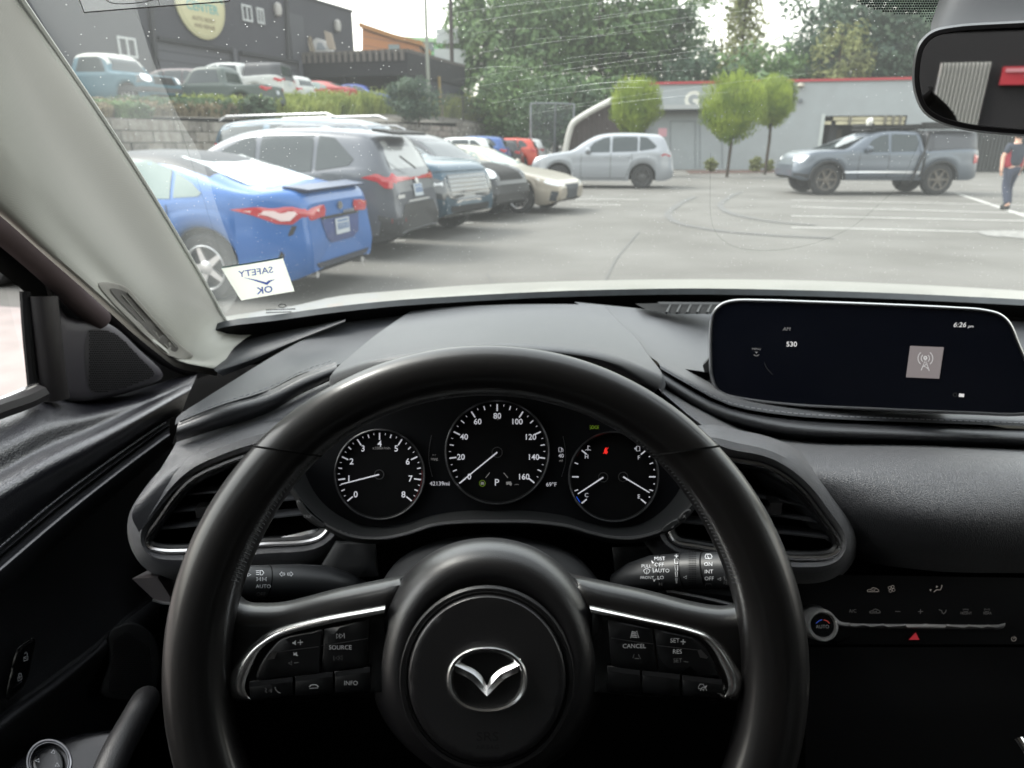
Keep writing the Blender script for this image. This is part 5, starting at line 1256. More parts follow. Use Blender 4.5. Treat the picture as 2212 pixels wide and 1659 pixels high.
mb = MB(); vs, fs = fill2d([tuple(p) for p in crom([(2110, 500), (2160, 498), (2230, 503), (2240, 515), (2180, 512), (2130, 508)], 4, closed=True)], 12); mb.add([on_z(p[0], p[1], .011) for p in vs], fs); struct('worn_paint', mb, mat('worn_paint', (.11, .108, .10), rough=.9, noise=(9, (.24, .235, .22), .9, 9)))
# repair seams across the lot
for pts in ([(1080, 640), (1065, 610), (1050, 590)], [(1300, 620), (1330, 560), (1380, 500)]): gline('asphalt_seam', pts, .025, mat('seam', (.085, .083, .078), rough=.9), .008)

# upper yard on its retaining wall
def wall_x(y): return -10.5 + (y - 17) * .23
def wall_t(y): return 2.1 + (y - 17) * .0155
def yard_z(x, y): return wall_t(y) + .06 * max(0, wall_x(y) - x) + .03 * max(0, y - 30) * min(1, max(0, wall_x(y) - x) / 3)
mb = MB(); ys = [-10 + 5 * j for j in range(17)]
mb.grid([[Vector((wall_x(y) - .25 - d_, y, yard_z(wall_x(y) - .25 - d_, y) - .02)) for d_ in (0, 1.5, 3, 6, 10, 16, 30, 60)] for y in ys], 0)
struct('upper_yard', mb, tint('gravel_yard', '6f6a62', rough=1, noise=(2, (.16, .15, .13), .8, 8)))
BLOCK = tint('wall_block', '8d867c', rough=.95, noise=(5, (.42, .40, .36), .9, 8), bump=('noise', 24, .9, .05))
BLOCK2 = tint('wall_block_dark', '6d6861', rough=.95, noise=(6, (.30, .28, .25), .9, 8), bump=('noise', 24, .9, .05))
rnd = random.Random(11); mb = MB()
dirw = Vector((.23, 1, 0)).normalized(); nw = Vector((1, -.23, 0)).normalized()
s = -14.0
ht, wd = .30, .60
L0 = 47
row = 0; z = 0
mb.obox(Vector((wall_x(4), 4, 0)) - nw * .3, dirw * 60, nw * .12, Vector((0, 0, 1.9)), 2)
while z < 2.8:
    t = -13 + (wd / 2 if row % 2 else 0)
    while t < 47:
        y = 17 + t * dirw.y
        if y > 3:
            top = wall_t(y)
            if z + ht <= top + .12:
                jit = rnd.uniform(-.03, .03); ww = wd - .03
                o = Vector((wall_x(17) + dirw.x * t, y, z)) + nw * (-.28)
                h_ = min(ht - .025, top - z + .1)
                b0 = len(mb.v); mb.obox(o, dirw * ww, nw * (.28 + jit), Vector((0, 0, h_)), rnd.choice((0, 0, 1)))
        t += wd
    z += ht; row += 1
tag(mb.build('retaining_wall', [BLOCK, BLOCK2, mat('wall_core', (.05, .048, .045), rough=1)], smooth=False), 'rough grey block retaining wall under the upper yard', 'wall')

# ---------------- leaves
def leafmat(name, c1, c2, rough=.6):
    m = bpy.data.materials.new(name); m.use_nodes = True; nt = m.node_tree; b = nt.nodes['Principled BSDF']; b.inputs['Roughness'].default_value = rough; b.inputs['Specular IOR Level'].default_value = .35
    tc = nt.nodes.new('ShaderNodeTexCoord'); nz = nt.nodes.new('ShaderNodeTexNoise'); nz.inputs['Scale'].default_value = .9; nz.inputs['Detail'].default_value = 4
    rp = nt.nodes.new('ShaderNodeValToRGB'); rp.color_ramp.elements[0].position = .38; rp.color_ramp.elements[1].position = .64
    rp.color_ramp.elements[0].color = (*c1, 1); rp.color_ramp.elements[1].color = (*c2, 1)
    nt.links.new(tc.outputs['Object'], nz.inputs['Vector']); nt.links.new(nz.outputs['Fac'], rp.inputs['Fac']); nt.links.new(rp.outputs[0], b.inputs['Base Color'])
    ts = nt.nodes.new('ShaderNodeBsdfTranslucent'); nt.links.new(rp.outputs[0], ts.inputs[0]); mx = nt.nodes.new('ShaderNodeMixShader'); mx.inputs[0].default_value = .34
    nt.links.new(b.outputs[0], mx.inputs[1]); nt.links.new(ts.outputs[0], mx.inputs[2]); nt.links.new(mx.outputs[0], nt.nodes['Material Output'].inputs[0])
    return m
LEAF = [leafmat('leaf_mid', (.05, .095, .04), (.125, .20, .07)), leafmat('leaf_dark', (.035, .065, .035), (.085, .135, .065)), leafmat('leaf_yellow', (.12, .14, .05), (.24, .25, .10)),
        leafmat('leaf_lime', (.095, .15, .018), (.25, .32, .04)), leafmat('leaf_blue', (.03, .06, .04), (.08, .12, .075)), leafmat('weed_leaf', (.13, .17, .04), (.30, .34, .09)), leafmat('dry_brush', (.10, .08, .045), (.22, .18, .11))]
BARK = tint('bark', '4b4034', rough=.95, noise=(8, (.05, .04, .03), .8), bump=('noise', 20, .8, .05))
def leaf_quad(V, F, p, nrm, s, rnd):
    a = nrm.orthogonal().normalized(); a.rotate(Matrix.Rotation(rnd.uniform(0, 6.28), 3, nrm)); b = nrm.cross(a)
    o = len(V); V += [p - a * s, p - b * s * .45 + nrm * s * .1, p + a * s, p + b * s * .45 + nrm * s * .1]; F.append((o, o + 1, o + 2, o + 3))
def crown(centre, radii, clumps, leaves, size, seed, cr=.34, shape='round', flat=0.0):
    rnd = random.Random(seed); V = []; F = []; C0 = Vector(centre)
    for _ in range(clumps):
        while True:
            q = Vector((rnd.uniform(-1, 1), rnd.uniform(-1, 1), rnd.uniform(-1, 1)))
            if .25 < q.length < 1: break
        if shape == 'cone':
            h = rnd.random(); r_ = (1 - h) ** .8; a = rnd.uniform(0, 6.28); rad_ = rnd.uniform(.4, 1) * r_; q = Vector((math.cos(a) * rad_, math.sin(a) * rad_, h * 2 - 1)); k = cr * (.4 + .6 * r_)
        else: k = cr * rnd.uniform(.6, 1.25)
        c = Vector((q.x * radii[0], q.y * radii[1], q.z * radii[2])) * (1 - k * .5)
        rr = Vector((radii[0] * k, radii[1] * k, radii[2] * k * .75))
        for _ in range(leaves):
            d_ = Vector((rnd.gauss(0, 1), rnd.gauss(0, 1), rnd.gauss(0, 1))).normalized(); f = rnd.uniform(.55, 1.08)
            p = C0 + c + Vector((d_.x * rr.x, d_.y * rr.y, d_.z * rr.z)) * f
            nn_ = (d_ + Vector((rnd.gauss(0, .5), rnd.gauss(0, .5), rnd.gauss(0, .5) + .4))).normalized()
            leaf_quad(V, F, p, nn_, size * rnd.uniform(.6, 1.3), rnd)
    mb = MB(); mb.v = V; mb.f = F; mb.m = [0] * len(F); return mb
def tree(label, base, height, radii, cz, m, seed, clumps=60, leaves=70, size=.22, trunk=.22, group=None, name='tree', cat='tree', limbs=7, shape='round', cr=.34, dens=None):
    root = empty(name, base, label=label, cat=cat, group=group); rnd = random.Random(seed)
    mb = MB(); top = cz + radii[2] * .5
    pts = [Vector((rnd.uniform(-.1, .1) * trunk * 3 * (i > 0), rnd.uniform(-.1, .1) * trunk * 3 * (i > 0), top * i / 6)) for i in range(7)]
    mb.tube(pts, lambda t: trunk * (1 - .75 * t), 8)
    for i in range(limbs):
        s_ = pts[2 + i % 4]; a = rnd.uniform(0, 6.28); e = Vector((math.cos(a) * radii[0] * .7, math.sin(a) * radii[1] * .7, cz + rnd.uniform(-.4, .7) * radii[2])); mid = (s_ + e) / 2 + Vector((0, 0, -.1 * radii[2]))
        mb.tube([s_, mid, e], lambda t: trunk * .4 * (1 - .8 * t), 6)
    mb.build('trunk', BARK, root)
    crown((0, 0, cz), radii, clumps, leaves, size, seed, cr, shape).build('crown', LEAF[m], root, smooth=False)
    return root
def place(u, v_, d): p = at(u, v_, d); return p.x, p.y
TG = 'tall trees behind the lot'
def big(u, d, h, r, cz, m, seed, label, z0=0.0, **k):
    p = at(u, 300, d); tree(label, (p.x, p.y, z0), h, r, cz, m, seed, group=TG, **k)
big(1110, 62, 17, (5.6, 5, 6.2), 9.0, 0, 1, 'broad leafy green tree just right of the dark utility pole', clumps=90, leaves=90, size=.26, trunk=.35)
big(1290, 64, 19, (6.0, 5, 7.0), 10.5, 0, 2, 'tallest bushy green tree above the white framed shed', clumps=110, leaves=90, size=.26, trunk=.35)
big(1200, 74, 19, (6.5, 5, 7), 12.0, 1, 3, 'dark green tree filling the gap behind two broad trees', clumps=90, leaves=80, size=.28, trunk=.35)
big(1410, 68, 16, (5.0, 4, 5.6), 8.6, 1, 4, 'dark tree at the left end of the grey building roof', clumps=90, leaves=80, size=.26, trunk=.3)
big(1470, 82, 19, (4.2, 4, 6.5), 12.5, 0, 5, 'loose tree with sky showing through, left of the tall conifer', clumps=36, leaves=60, size=.24, trunk=.25, cr=.28)
big(1585, 80, 21, (4.6, 4, 9), 10.5, 2, 6, 'tall yellowish conifer above the middle of the grey building', clumps=130, leaves=60, size=.24, trunk=.4, shape='cone', cr=.36)
big(1500, 60, 9, (5.0, 3.5, 3.4), 4.6, 4, 7, 'low bluish tree behind the roof left of the round shrubs', clumps=60, leaves=80, size=.24)
big(1640, 60, 9, (5.2, 3.5, 3.6), 5.4, 0, 8, 'low green tree behind the roof above the pair of round shrubs', clumps=60, leaves=80, size=.24)
big(1830, 62, 18, (7.4, 5, 5.6), 8.6, 4, 9, 'wide dark tree with pale patches behind the garage opening', clumps=120, leaves=90, size=.26, trunk=.35)
big(1990, 64, 18, (5.5, 4, 6.2), 9.0, 4, 10, 'dark tree next to the rear-view mirror', clumps=80, leaves=80, size=.26, trunk=.35)
big(1790, 58, 13, (2.4, 2, 3.0), 7.6, 2, 12, 'pale olive young tree among the dark trees on the right', clumps=26, leaves=60, size=.2)
big(1745, 70, 12, (3.8, 3, 4.0), 6.8, 0, 13, 'green tree below the clear patch of sky', clumps=50, leaves=70, size=.24)
# hedge-like growth low on the left of the white frame
big(1120, 54, 7, (4.2, 3, 3.4), 4.0, 0, 14, 'low tangled bushy tree behind the far parked cars', clumps=60, leaves=80, size=.2)
big(1200, 50, 6, (3.0, 2.4, 3.0), 3.2, 1, 15, 'dark ivy covered bush beside the wire gate', clumps=50, leaves=80, size=.18)
big(1015, 62, 10, (2.6, 2.4, 4.4), 9.5, 0, 16, 'slim green tree touching the dark utility pole', clumps=50, leaves=80, size=.22)
big(1270, 52, 7, (3.2, 2.4, 2.6), 3.4, 0, 17, 'green bush rising behind the white framed shed', clumps=46, leaves=80, size=.2)

# round clipped shrubs at the grey building
def shrub(label, u, v_, d, r, seed, stem=True, m=3):
    c = at(u, v_, d); root = empty('round_shrub', (c.x, c.y, 0), label=label, cat='shrub', group='round clipped shrubs by the grey building')
    mb = MB(); mb.tube([(0, 0, 0), (.05, 0, c.z * .5), (0, 0, c.z)], .07, 7)
    for k in range(5): a = k * 1.3; mb.tube([(0, 0, c.z - r * .9), (math.cos(a) * r * .5, math.sin(a) * r * .5, c.z)], .03, 5)
    mb.build('stem', BARK, root)
    V = []; F = []; rnd = random.Random(seed)
    for _ in range(6500):
        d_ = Vector((rnd.gauss(0, 1), rnd.gauss(0, 1), rnd.gauss(0, 1))).normalized(); f = rnd.uniform(.72, 1.05) + .12 * max(0, d_.z) * rnd.random(); az = math.atan2(d_.y, d_.x); f *= 1 + .10 * math.sin(3 * az + seed * 2 + 2.2 * d_.z) + .07 * math.sin(5 * az - 4 * d_.z + seed); f *= .86 if d_.z < -.35 else 1; p = Vector((0, 0, c.z)) + d_ * r * f
        up = Vector((rnd.gauss(0, .25), rnd.gauss(0, .25), 1)).normalized(); a = d_.cross(up).normalized() * .035; s_ = up * rnd.uniform(.12, .26) + d_ * .06
        o = len(V); V += [p - a, p + a, p + s_]; F.append((o, o + 1, o + 2))
    mb = MB(); mb.v = V; mb.f = F; mb.m = [0] * len(F); mb.build('crown', LEAF[m], root, smooth=False)
shrub('lime green round shrub in front of the white framed shed', 1371, 240, 34, 1.12, 1)
shrub('largest lime green round shrub, bare stem, by the grey wall', 1583, 243, 33, 1.38, 2)
shrub('round lime shrub half behind the largest one', 1668, 228, 35.5, 1.05, 3)
for i, (u, r_, lb) in enumerate(((1535, .38, 'small yellowish round bush left of the shrub stem'), (1632, .38, 'small round bush right of the shrub stem'), (1657, .33, 'smallest round bush, tucked behind its neighbour'))):
    p = on_z(u, 371.5 if i < 2 else 370.5, 0); root = empty('low_bush', (p.x, p.y, 0), label=lb, cat='bush', group='small round bushes by the grey building')
    mb = MB(); mb.tube([(0, 0, 0), (0, 0, r_)], .04, 6); mb.build('stem', BARK, root); crown((0, 0, r_ * 1.0), (r_, r_, r_), 30, 50, .06, 30 + i, .4).build('foliage', LEAF[2], root, smooth=False)
mb = MB(); mb.add([on_z(u, v_, .02) for u, v_ in ((1480, 368), (1730, 366), (1730, 372), (1490, 375))], [(0, 1, 2, 3)])
struct('mulch_bed', mb, tint('mulch', '5a4036', rough=1, noise=(6, (.05, .03, .02), .8)))

# ---------------- grey building with the red roof edge
GA = at(1386, 300, 43.2); GB = at(2330, 300, 37.6); GA.z = GB.z = 0
gd = (GB - GA).normalized(); gn = Vector((gd.y, -gd.x, 0)); HG = 4.52
def gp(u, z, k=0.0):                      # point on the facade plane under a pixel column
    r = ray(u, 300); n_ = gn; p0 = GA + gn * k
    t = (p0 - EYE).dot(n_) / Vector((r.x, r.y, 0)).dot(n_) if False else ((p0 - Vector((EYE.x, EYE.y, 0))).dot(n_)) / Vector((r.x, r.y, 0)).dot(n_)
    q = Vector((EYE.x + r.x * t, EYE.y + r.y * t, 0)); q.z = z; return q
class GPlane(Plane): pass
GPL = Plane(GA, gn)
WALLG = tint('grey_render', 'aab0b2', rough=.85, noise=(1.2, (.36, .38, .39), .6, 6), bump=('noise', 30, .25, .02))
gb = empty('grey_building', (GA.x, GA.y, 0), label='long pale grey single storey building with a thin red roof edge', cat='building')
def child(mb, name, mats, root, **k):
    o = mb.build(name, mats, root, **k); o.matrix_parent_inverse = Matrix.Translation(root.location).inverted(); return o
mb = MB()
def wallseg(mb, a, b, z0, z1, th=.25, m=0, k=0.0):
    a = a.copy(); b = b.copy(); a.z = z0; a += gn * k; b += gn * k; b.z = z0; mb.obox(a, b - a, -gn * th, Vector((0, 0, z1 - z0)), m)
uo0, uo1 = GPL.hit(1776, 300), GPL.hit(1952, 300); z_o = GPL.hit(1860, 250).z
ua0, ua1 = GPL.hit(2062, 300), GPL.hit(2230, 300); z_a = GPL.hit(2100, 285).z
wallseg(mb, GA, uo0, 0, HG); wallseg(mb, uo1, ua0, 0, HG); wallseg(mb, uo0, uo1, z_o, HG); wallseg(mb, ua0, ua1, z_a, HG); wallseg(mb, ua1, GB, 0, HG)
mb.obox(GA + Vector((0, 0, HG - .12)) - gn * .25, GB - GA, -gn * 14, Vector((0, 0, .1)), 0)
mb.obox(GA - gn * .25 , gd * .25, -gn * 14, Vector((0, 0, HG - .13)), 0)
child(mb, 'wall', WALLG, gb)
mb = MB(); mb.obox(GA + Vector((0, 0, HG)) + gn * .10, GB - GA, -gn * .4, Vector((0, 0, .13)), 0); child(mb, 'roof_edge', tint('red_trim', 'b3303a', rough=.5), gb)
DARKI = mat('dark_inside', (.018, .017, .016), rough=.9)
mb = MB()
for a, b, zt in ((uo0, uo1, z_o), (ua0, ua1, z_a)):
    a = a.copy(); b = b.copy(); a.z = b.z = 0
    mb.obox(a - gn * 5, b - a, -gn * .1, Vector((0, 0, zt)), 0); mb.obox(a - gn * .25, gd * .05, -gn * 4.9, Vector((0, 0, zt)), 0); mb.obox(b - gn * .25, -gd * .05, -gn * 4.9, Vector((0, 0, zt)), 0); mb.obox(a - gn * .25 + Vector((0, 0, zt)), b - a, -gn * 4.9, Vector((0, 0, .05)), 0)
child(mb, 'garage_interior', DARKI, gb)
mb = MB(); fr = [(1772, 342), (1772, 250)]
a = uo0.copy(); a.z = 0; mb.obox(a + gn * .03 - gd * .18, gd * .18, -gn * .2, Vector((0, 0, z_o + .1)), 0); child(mb, 'door_jamb', tint('pale_jamb', 'c7cdca', rough=.7), gb)
# shelves of long boxes under the lintel
CREAM = tint('cream_box', 'd8cfae', rough=.7)
mb = MB()
for v0, v1, us in ((252, 260, ((1800, 1955),)), (262, 269, ((1776, 1795), (1806, 1952)))):
    for a_, b_ in us:
        p = GPL.hit(a_, v1, -.1); q = GPL.hit(b_, v1, -.1); h_ = GPL.hit(a_, v0, -.1).z - p.z; mb.obox(p, q - p, -gn * .5, Vector((0, 0, h_)), 0)
for u_ in (1832, 1878, 1908, 1925, 1940):
    p = GPL.hit(u_, 269, .0); mb.obox(p, gd * .14, -gn * .05, Vector((0, 0, .45)), 1)
child(mb, 'door_track', [CREAM, tint('track_grey', '6f6a5c', rough=.6)], gb)
mb = MB()
for (u0, u1, v0, v1, m_) in ((1782, 1800, 262, 345, 0), (1830, 1850, 290, 345, 1), (1870, 1900, 285, 345, 1), (1800, 1812, 280, 330, 1)):
    p = GPL.hit(u0, v1, -1.2); q = GPL.hit(u1, v1, -1.2); p.z = max(0, p.z); q.z = p.z; mb.obox(p, q - p, -gn * .6, Vector((0, 0, GPL.hit(u0, v0, -1.2).z - p.z)), m_)
child(mb, 'workshop_shelf', [tint('shelf_blue', '23262f', rough=.6), tint('shelf_brown', '4a4339', rough=.8)], gb)
# awning with its white letter
mb = MB(); p = GPL.hit(1405, 238, 0); q = GPL.hit(1532, 238, 0); q.z = p.z; hh = GPL.hit(1450, 228, 0).z - p.z
mb.obox(p, q - p, gn * .9, Vector((0, 0, hh)), 0); mb.obox(p - Vector((0, 0, .06)), q - p, gn * .82, Vector((0, 0, .055)), 1); child(mb, 'awning', [tint('awning_grey', 'b4b7b7', rough=.7), tint('awning_under', '55585a', rough=.8)], gb)  # darker slab puts the shade under the awning into colour
mb = MB(); pl_ = Plane(p + gn * .5, gn); o, x, y, px = pl_.frame(1495, 217, 0)
mb.text('G', o, x, y, 34 * px * 1.38, 0, thick=.05, bold=.03); child(mb, 'letter_sign', tint('letter_white', 'dedcd2', rough=.6), gb)
# door panels, lamp, vents
mb = MB()
for (u0, v0, u1, v1) in ((1448, 262, 1502, 364), (1512, 262, 1560, 364)):
    mb = MB()
    for a_, b_ in (((u0, v0), (u1, v0)), ((u0, v0), (u0, v1)), ((u1, v0), (u1, v1))):
        p = GPL.hit(*a_, .012); q = GPL.hit(*b_, .012); p.z = max(p.z, .02); q.z = max(q.z, .02); mb.tube([p, q], .025, 4)
    child(mb, 'wall_panel', tint('panel_line', '858c8f', rough=.8), gb)
mb = MB(); c = GPL.hit(1730, 184, .12); mb.lathe([(.02, .12), (.16, .08), (.2, -.04), (.12, -.12), (.0, -.13)], c, (0, 0, 1), 14); mb.tube([c, GPL.hit(1730, 180, -.05)], .03, 6); child(mb, 'wall_lamp', tint('lamp_cream', 'b9b2a4', rough=.5), gb)
mb = MB(); c = GPL.hit(1729, 218, .03); mb.lathe([(.12, 0), (.12, .05), (.0, .06)], c, gn, 12); child(mb, 'wall_vent', tint('vent_grey', '6c7175', rough=.6), gb)
# dark slatted gate past the truck
mb = MB(); a = ua0.copy(); a.z = 0
for k in range(26): mb.obox(a + gd * (.17 * k) + gn * .05, gd * .12, -gn * .04, Vector((0, 0, z_a)), 0)
tag(mb.build('slatted_gate', tint('gate_dark', '3c3e3d', rough=.8)), 'dark slatted gate in the grey building behind the truck tail', 'gate')
# small pink sign by the wall
mb = MB(); p = on_z(1426, 372, 0); mb.tube([p, p + Vector((0, 0, 1.9))], .03, 6, m=1); c = p + Vector((0, 0, 1.95)); mb.box(c.x - .22, c.x + .2, c.y - .03, c.y - .01, c.z - .2, c.z + .2, 0)
tag(mb.build('pink_sign', [tint('pink', 'd9a5ad', rough=.6), tint('post_grey', '77797a', rough=.6)]), 'small square pink sign behind the tail of the silver car', 'sign')
# shed with white frame
mb = MB(); SH = [(1222, 330), (1230, 285), (1240, 266), (1256, 253), (1330, 214), (1392, 196), (1392, 330)]
SPl = Plane(at(1300, 300, 42.5), gn)
mb.prism([SPl.hit(*p, -.4) for p in SH], -gn * 5, 0)
for k in range(14): u = 1240 + k * 11; mb.tube([SPl.hit(u, 330, -.35), SPl.hit(u, max(214, 253 - (u - 1256) * .53) + 5, -.35)], .02, 4, m=2)
sh = mb
mb.tube([SPl.hit(*p, 0) for p in crom([(1220, 333), (1229, 290), (1237, 268), (1254, 254), (1335, 211), (1392, 195)], 4)], .17, 8, m=1)
tag(mb.build('lean_to_shed', [tint('shed_brown', '4c4443', rough=.9, noise=(3, (.10, .08, .075), .6)), tint('frame_white', 'd5d3cc', rough=.6), tint('slat_grey', '5b5352', rough=.8)]), 'dark brown lean-to shed with a thick white bent frame', 'shed')

# ---------------- dark grey building on the yard
FA = Vector((-17.3, 36, 0)); fd = Vector((.343, .939, 0)).normalized(); fn_ = Vector((fd.y, -fd.x, 0)); FPL = Plane(FA, fn_)
DKG = tint('dark_render', '3d3d45', rough=.85, noise=(.8, (.062, .062, .075), .5, 5), bump=('noise', 20, .3, .03))
db = empty('dark_building', (FA.x, FA.y, 3), label='tall dark grey workshop building on the upper yard', cat='building')
mb = MB(); ZR = 9.8
P0 = FA - fd * 32; P1 = FA + fd * 18.8
mb.obox(Vector((P0.x, P0.y, 1)), P1 - P0, -fn_ * 16, Vector((0, 0, ZR - 1)), 0); child(mb, 'wall', DKG, db)
mb = MB(); mb.obox(Vector((P0.x, P0.y, ZR)) + fn_ * .08, P1 - P0 + fd * .1, -fn_ * 16.2, Vector((0, 0, .12)), 0); child(mb, 'roof_edge', tint('dark_trim', '3a3a40', rough=.7), db)
for (u0, vt0, u1, vt1) in ((337, 87, 497, 115), (517, 118, 640, 139), (660, 143, 760, 160)):
    mb = MB(); a = FPL.hit(u0, vt0, .02); b = FPL.hit(u1, vt1, .02); zt = min(6.2, a.z)
    aa = Vector((a.x, a.y, 2.6)); bb = Vector((b.x, b.y, 2.6)); h_ = a.z - 2.6
    mb.obox(aa, bb - aa, fn_ * .02, Vector((0, 0, h_)), 0)
    for k in range(1, 8): mb.obox(aa + Vector((0, 0, h_ * k / 8)) + fn_ * .021, bb - aa, fn_ * .01, Vector((0, 0, .03)), 1)
    mb.obox(aa + Vector((0, 0, h_)) , bb - aa, fn_ * .22, Vector((0, 0, .18)), 1)
    mb.obox(bb, fd * .25, fn_ * .25, Vector((0, 0, h_ + .18)), 0)
    child(mb, 'garage_door', [tint('door_grey', '54555c', rough=.7), tint('door_dark', '26262b', rough=.8)], db)
def win(u0, v0, u1, v1, name='window', panes=2):
    mb = MB(); a, b, c, d_ = FPL.hit(u0, v1, .03), FPL.hit(u1, v1, .03), FPL.hit(u1, v0, .03), FPL.hit(u0, v0, .03)
    zb = min(a.z, b.z); zt = max(c.z, d_.z); A = Vector((a.x, a.y, zb)); B = Vector((b.x, b.y, zb)); U_ = Vector((0, 0, zt - zb)); W_ = B - A; t = .10
    wn_ = W_.normalized()
    mb.obox(A, W_, fn_ * .05, Vector((0, 0, t))); mb.obox(A + U_ - Vector((0, 0, t)), W_, fn_ * .05, Vector((0, 0, t))); mb.obox(A + Vector((0, 0, t)), wn_ * t, fn_ * .05, U_ - Vector((0, 0, 2 * t))); mb.obox(B - wn_ * t + Vector((0, 0, t)), wn_ * t, fn_ * .05, U_ - Vector((0, 0, 2 * t)))
    mb.obox(A + W_ * .5 - wn_ * t / 2 + Vector((0, 0, t)), wn_ * t, fn_ * .05, U_ - Vector((0, 0, 2 * t)))
    f = child(mb, 'window', tint('window_white', 'c9cccc', rough=.6), db)
    mb = MB(); mb.obox(A + wn_ * t, W_ - wn_ * 2 * t, fn_ * .012, U_); o = mb.build('pane', mat('pane_dark', (.12, .14, .13), rough=.15), f); o.matrix_parent_inverse = Matrix.Translation(db.location).inverted()
win(258, 84, 297, 122); win(524, 14, 545, 44); win(556, 20, 571, 50)
for (u, v_) in ((600, 21), (729, 56)):
    mb = MB(); c = FPL.hit(u, v_, .2); mb.lathe([(.03, .4), (.2, .28), (.24, 0), (.18, -.3), (0, -.4)], c, (0, 0, 1), 12); child(mb, 'wall_lamp', tint('lamp_shell', 'bab7b2', rough=.6), db)
for a_, b_ in (((320, -40), (345, 210)), ((618, -20), (624, 130))): mb = MB(); mb.tube([FPL.hit(*a_, .1), FPL.hit(*b_, .1)], .14, 6); child(mb, 'downpipe', tint('pipe_dark', '2c2c31', rough=.7), db)
mb = MB(); mb.obox(FPL.hit(632, 130, .03), FPL.hit(662, 136, .03) - FPL.hit(632, 130, .03), fn_ * .04, Vector((0, 0, 2.6))); child(mb, 'door', tint('steel_door', '3f4048', rough=.6), db)
# round sign
mb = MB(); c0 = FPL.hit(432, 4, .10); rr0 = 1.72
mb.lathe([(0, .10), (rr0 * .93, .10), (rr0, .04), (rr0, -.04)], c0, fn_, 40, 0); mb.lathe([(rr0 * .90, .102), (rr0 * .93, .104)], c0, fn_, 40, 3)
sx_, sy_ = (fd * 1), Vector((0, 0, 1)); sgn_x = fd
for txt, dz, sz, m_ in (('THE', .95, .42, 1), ('COLLISION', .30, .60, 1), ('CENTER', -.28, .60, 1), ('AUTO BODY', -.82, .28, 2), ('AND REPAIR', -1.14, .26, 2)):
    mb.text(txt, c0 + fn_ * .115 + Vector((0, 0, dz)), sgn_x, sy_, sz, m_, bold=.015)
child(mb, 'round_sign', [tint('sign_cream', 'd9d3a8', rough=.6), tint('sign_teal', '6db3ae', rough=.6), tint('sign_brown', '8f7f5e', rough=.6), tint('sign_rim', 'b8b48e', rough=.6)], db)
# open carport in front of it, with things on its deck
K0 = at(615, 115, 48.3); K1 = at(880, 105, 46); K2 = at(1005, 140, 55.4); zt = 6.69
cp = empty('carport', (K1.x, K1.y, 3), label='black flat roofed carport with a notched edge beside the dark building', cat='carport')
for q in (K0, K1, K2): q.z = zt
mb = MB(); th = .5
DB = tint('carport_black', '17171d', rough=.9)
mb.prism([K0, K1, K2, K2 + (K0 - K1)], (0, 0, -.18), 0); mb.prism([K0 + Vector((0, 0, -.185)), K1 + Vector((0, 0, -.185)), K2 + Vector((0, 0, -.185)), K2 + (K0 - K1) + Vector((0, 0, -.185))], (0, 0, -1.25), 1)  # black block under the deck stands in for the shaded opening
child(mb, 'deck_roof', [tint('deck_edge', '57524e', rough=.9), DB], cp)
mb = MB(); n_ = 20; e1 = (K1 - K0)
nK = Vector((e1.y, -e1.x, 0)).normalized()
for k in range(n_): p = K0 + e1 * (k / n_); mb.obox(p + nK * .02 + Vector((0, 0, -.62)), e1 * (.48 / n_), nK * .12, Vector((0, 0, .6)), 0)
child(mb, 'notched_edge', tint('notch_grey', '6b645e', rough=.9), cp)
mb = MB(); e2 = (K2 - K1); n2_ = Vector((e2.y, -e2.x, 0)).normalized(); mb.obox(K1 - n2_ * .1 + Vector((0, 0, -4.2)), e2, -n2_ * .15, Vector((0, 0, 2.75)), 0)
mb.obox(K0 + Vector((0, 0, -4.6)) + (K2 - K1) * .8, e1 * .98, (K2 - K1) * .02, Vector((0, 0, 3.1)), 1)
child(mb, 'side_wall', [tint('shed_grey', '3f4149', rough=.9), DB], cp)
for k in range(3): p = K0 + e1 * (.02 + .45 * k); mb = MB(); mb.box(p.x - .1, p.x + .1, p.y + .3, p.y + .5, 2.6, zt - 1.4); child(mb, 'post', DB, cp)
def onK(u, v_): pl_ = Plane(K0 - nK * .8, nK); return pl_.hit(u, v_)
def onbox(name, label, cat, quad, m_, th=.08, slats=0, m2=None):
    mb = MB(); P_ = [onK(*q) for q in quad]; mb.prism(P_, -nK * th, 0)
    if slats:
        a, b, c, d_ = P_
        for k in range(slats): t0, t1 = (k + .25) / slats, (k + .7) / slats; mb.prism([a.lerp(b, t0) + nK * .01, a.lerp(b, t1) + nK * .01, d_.lerp(c, t1) + nK * .01, d_.lerp(c, t0) + nK * .01], nK * .03, 1)
    tag(mb.build(name, [m_, m2 or m_]), label, cat)
onbox('wooden_pallet', 'pale slatted wooden pallet leaning on the carport deck, left one', 'pallet', [(648, 74), (672, 79), (682, 112), (658, 110)], tint('pallet_dark', '6b5f53', rough=.9), .1, 4, tint('pallet_light', 'cdbfa9', rough=.8))
onbox('wooden_board', 'narrow pale board standing upright on the carport deck', 'board', [(700, 66), (715, 72), (724, 107), (707, 108)], tint('board_wood', 'b5a797', rough=.8), .12)
mb = MB(); P_ = [onK(*q) for q in [(676, 112), (674, 90), (683, 82), (700, 88), (712, 106), (713, 112)]]; mb.prism(P_, -nK * .5, 0); mb.prism([onK(*q) + nK * .02 for q in [(684, 108), (686, 92), (695, 92), (706, 108)]], nK * .03, 1)
tag(mb.build('white_seat_shell', [tint('white_plastic', 'dddcda', rough=.4), tint('grey_plastic', '9aa0a6', rough=.5)]), 'white moulded plastic piece lying between the pallet and the board', 'plastic piece')
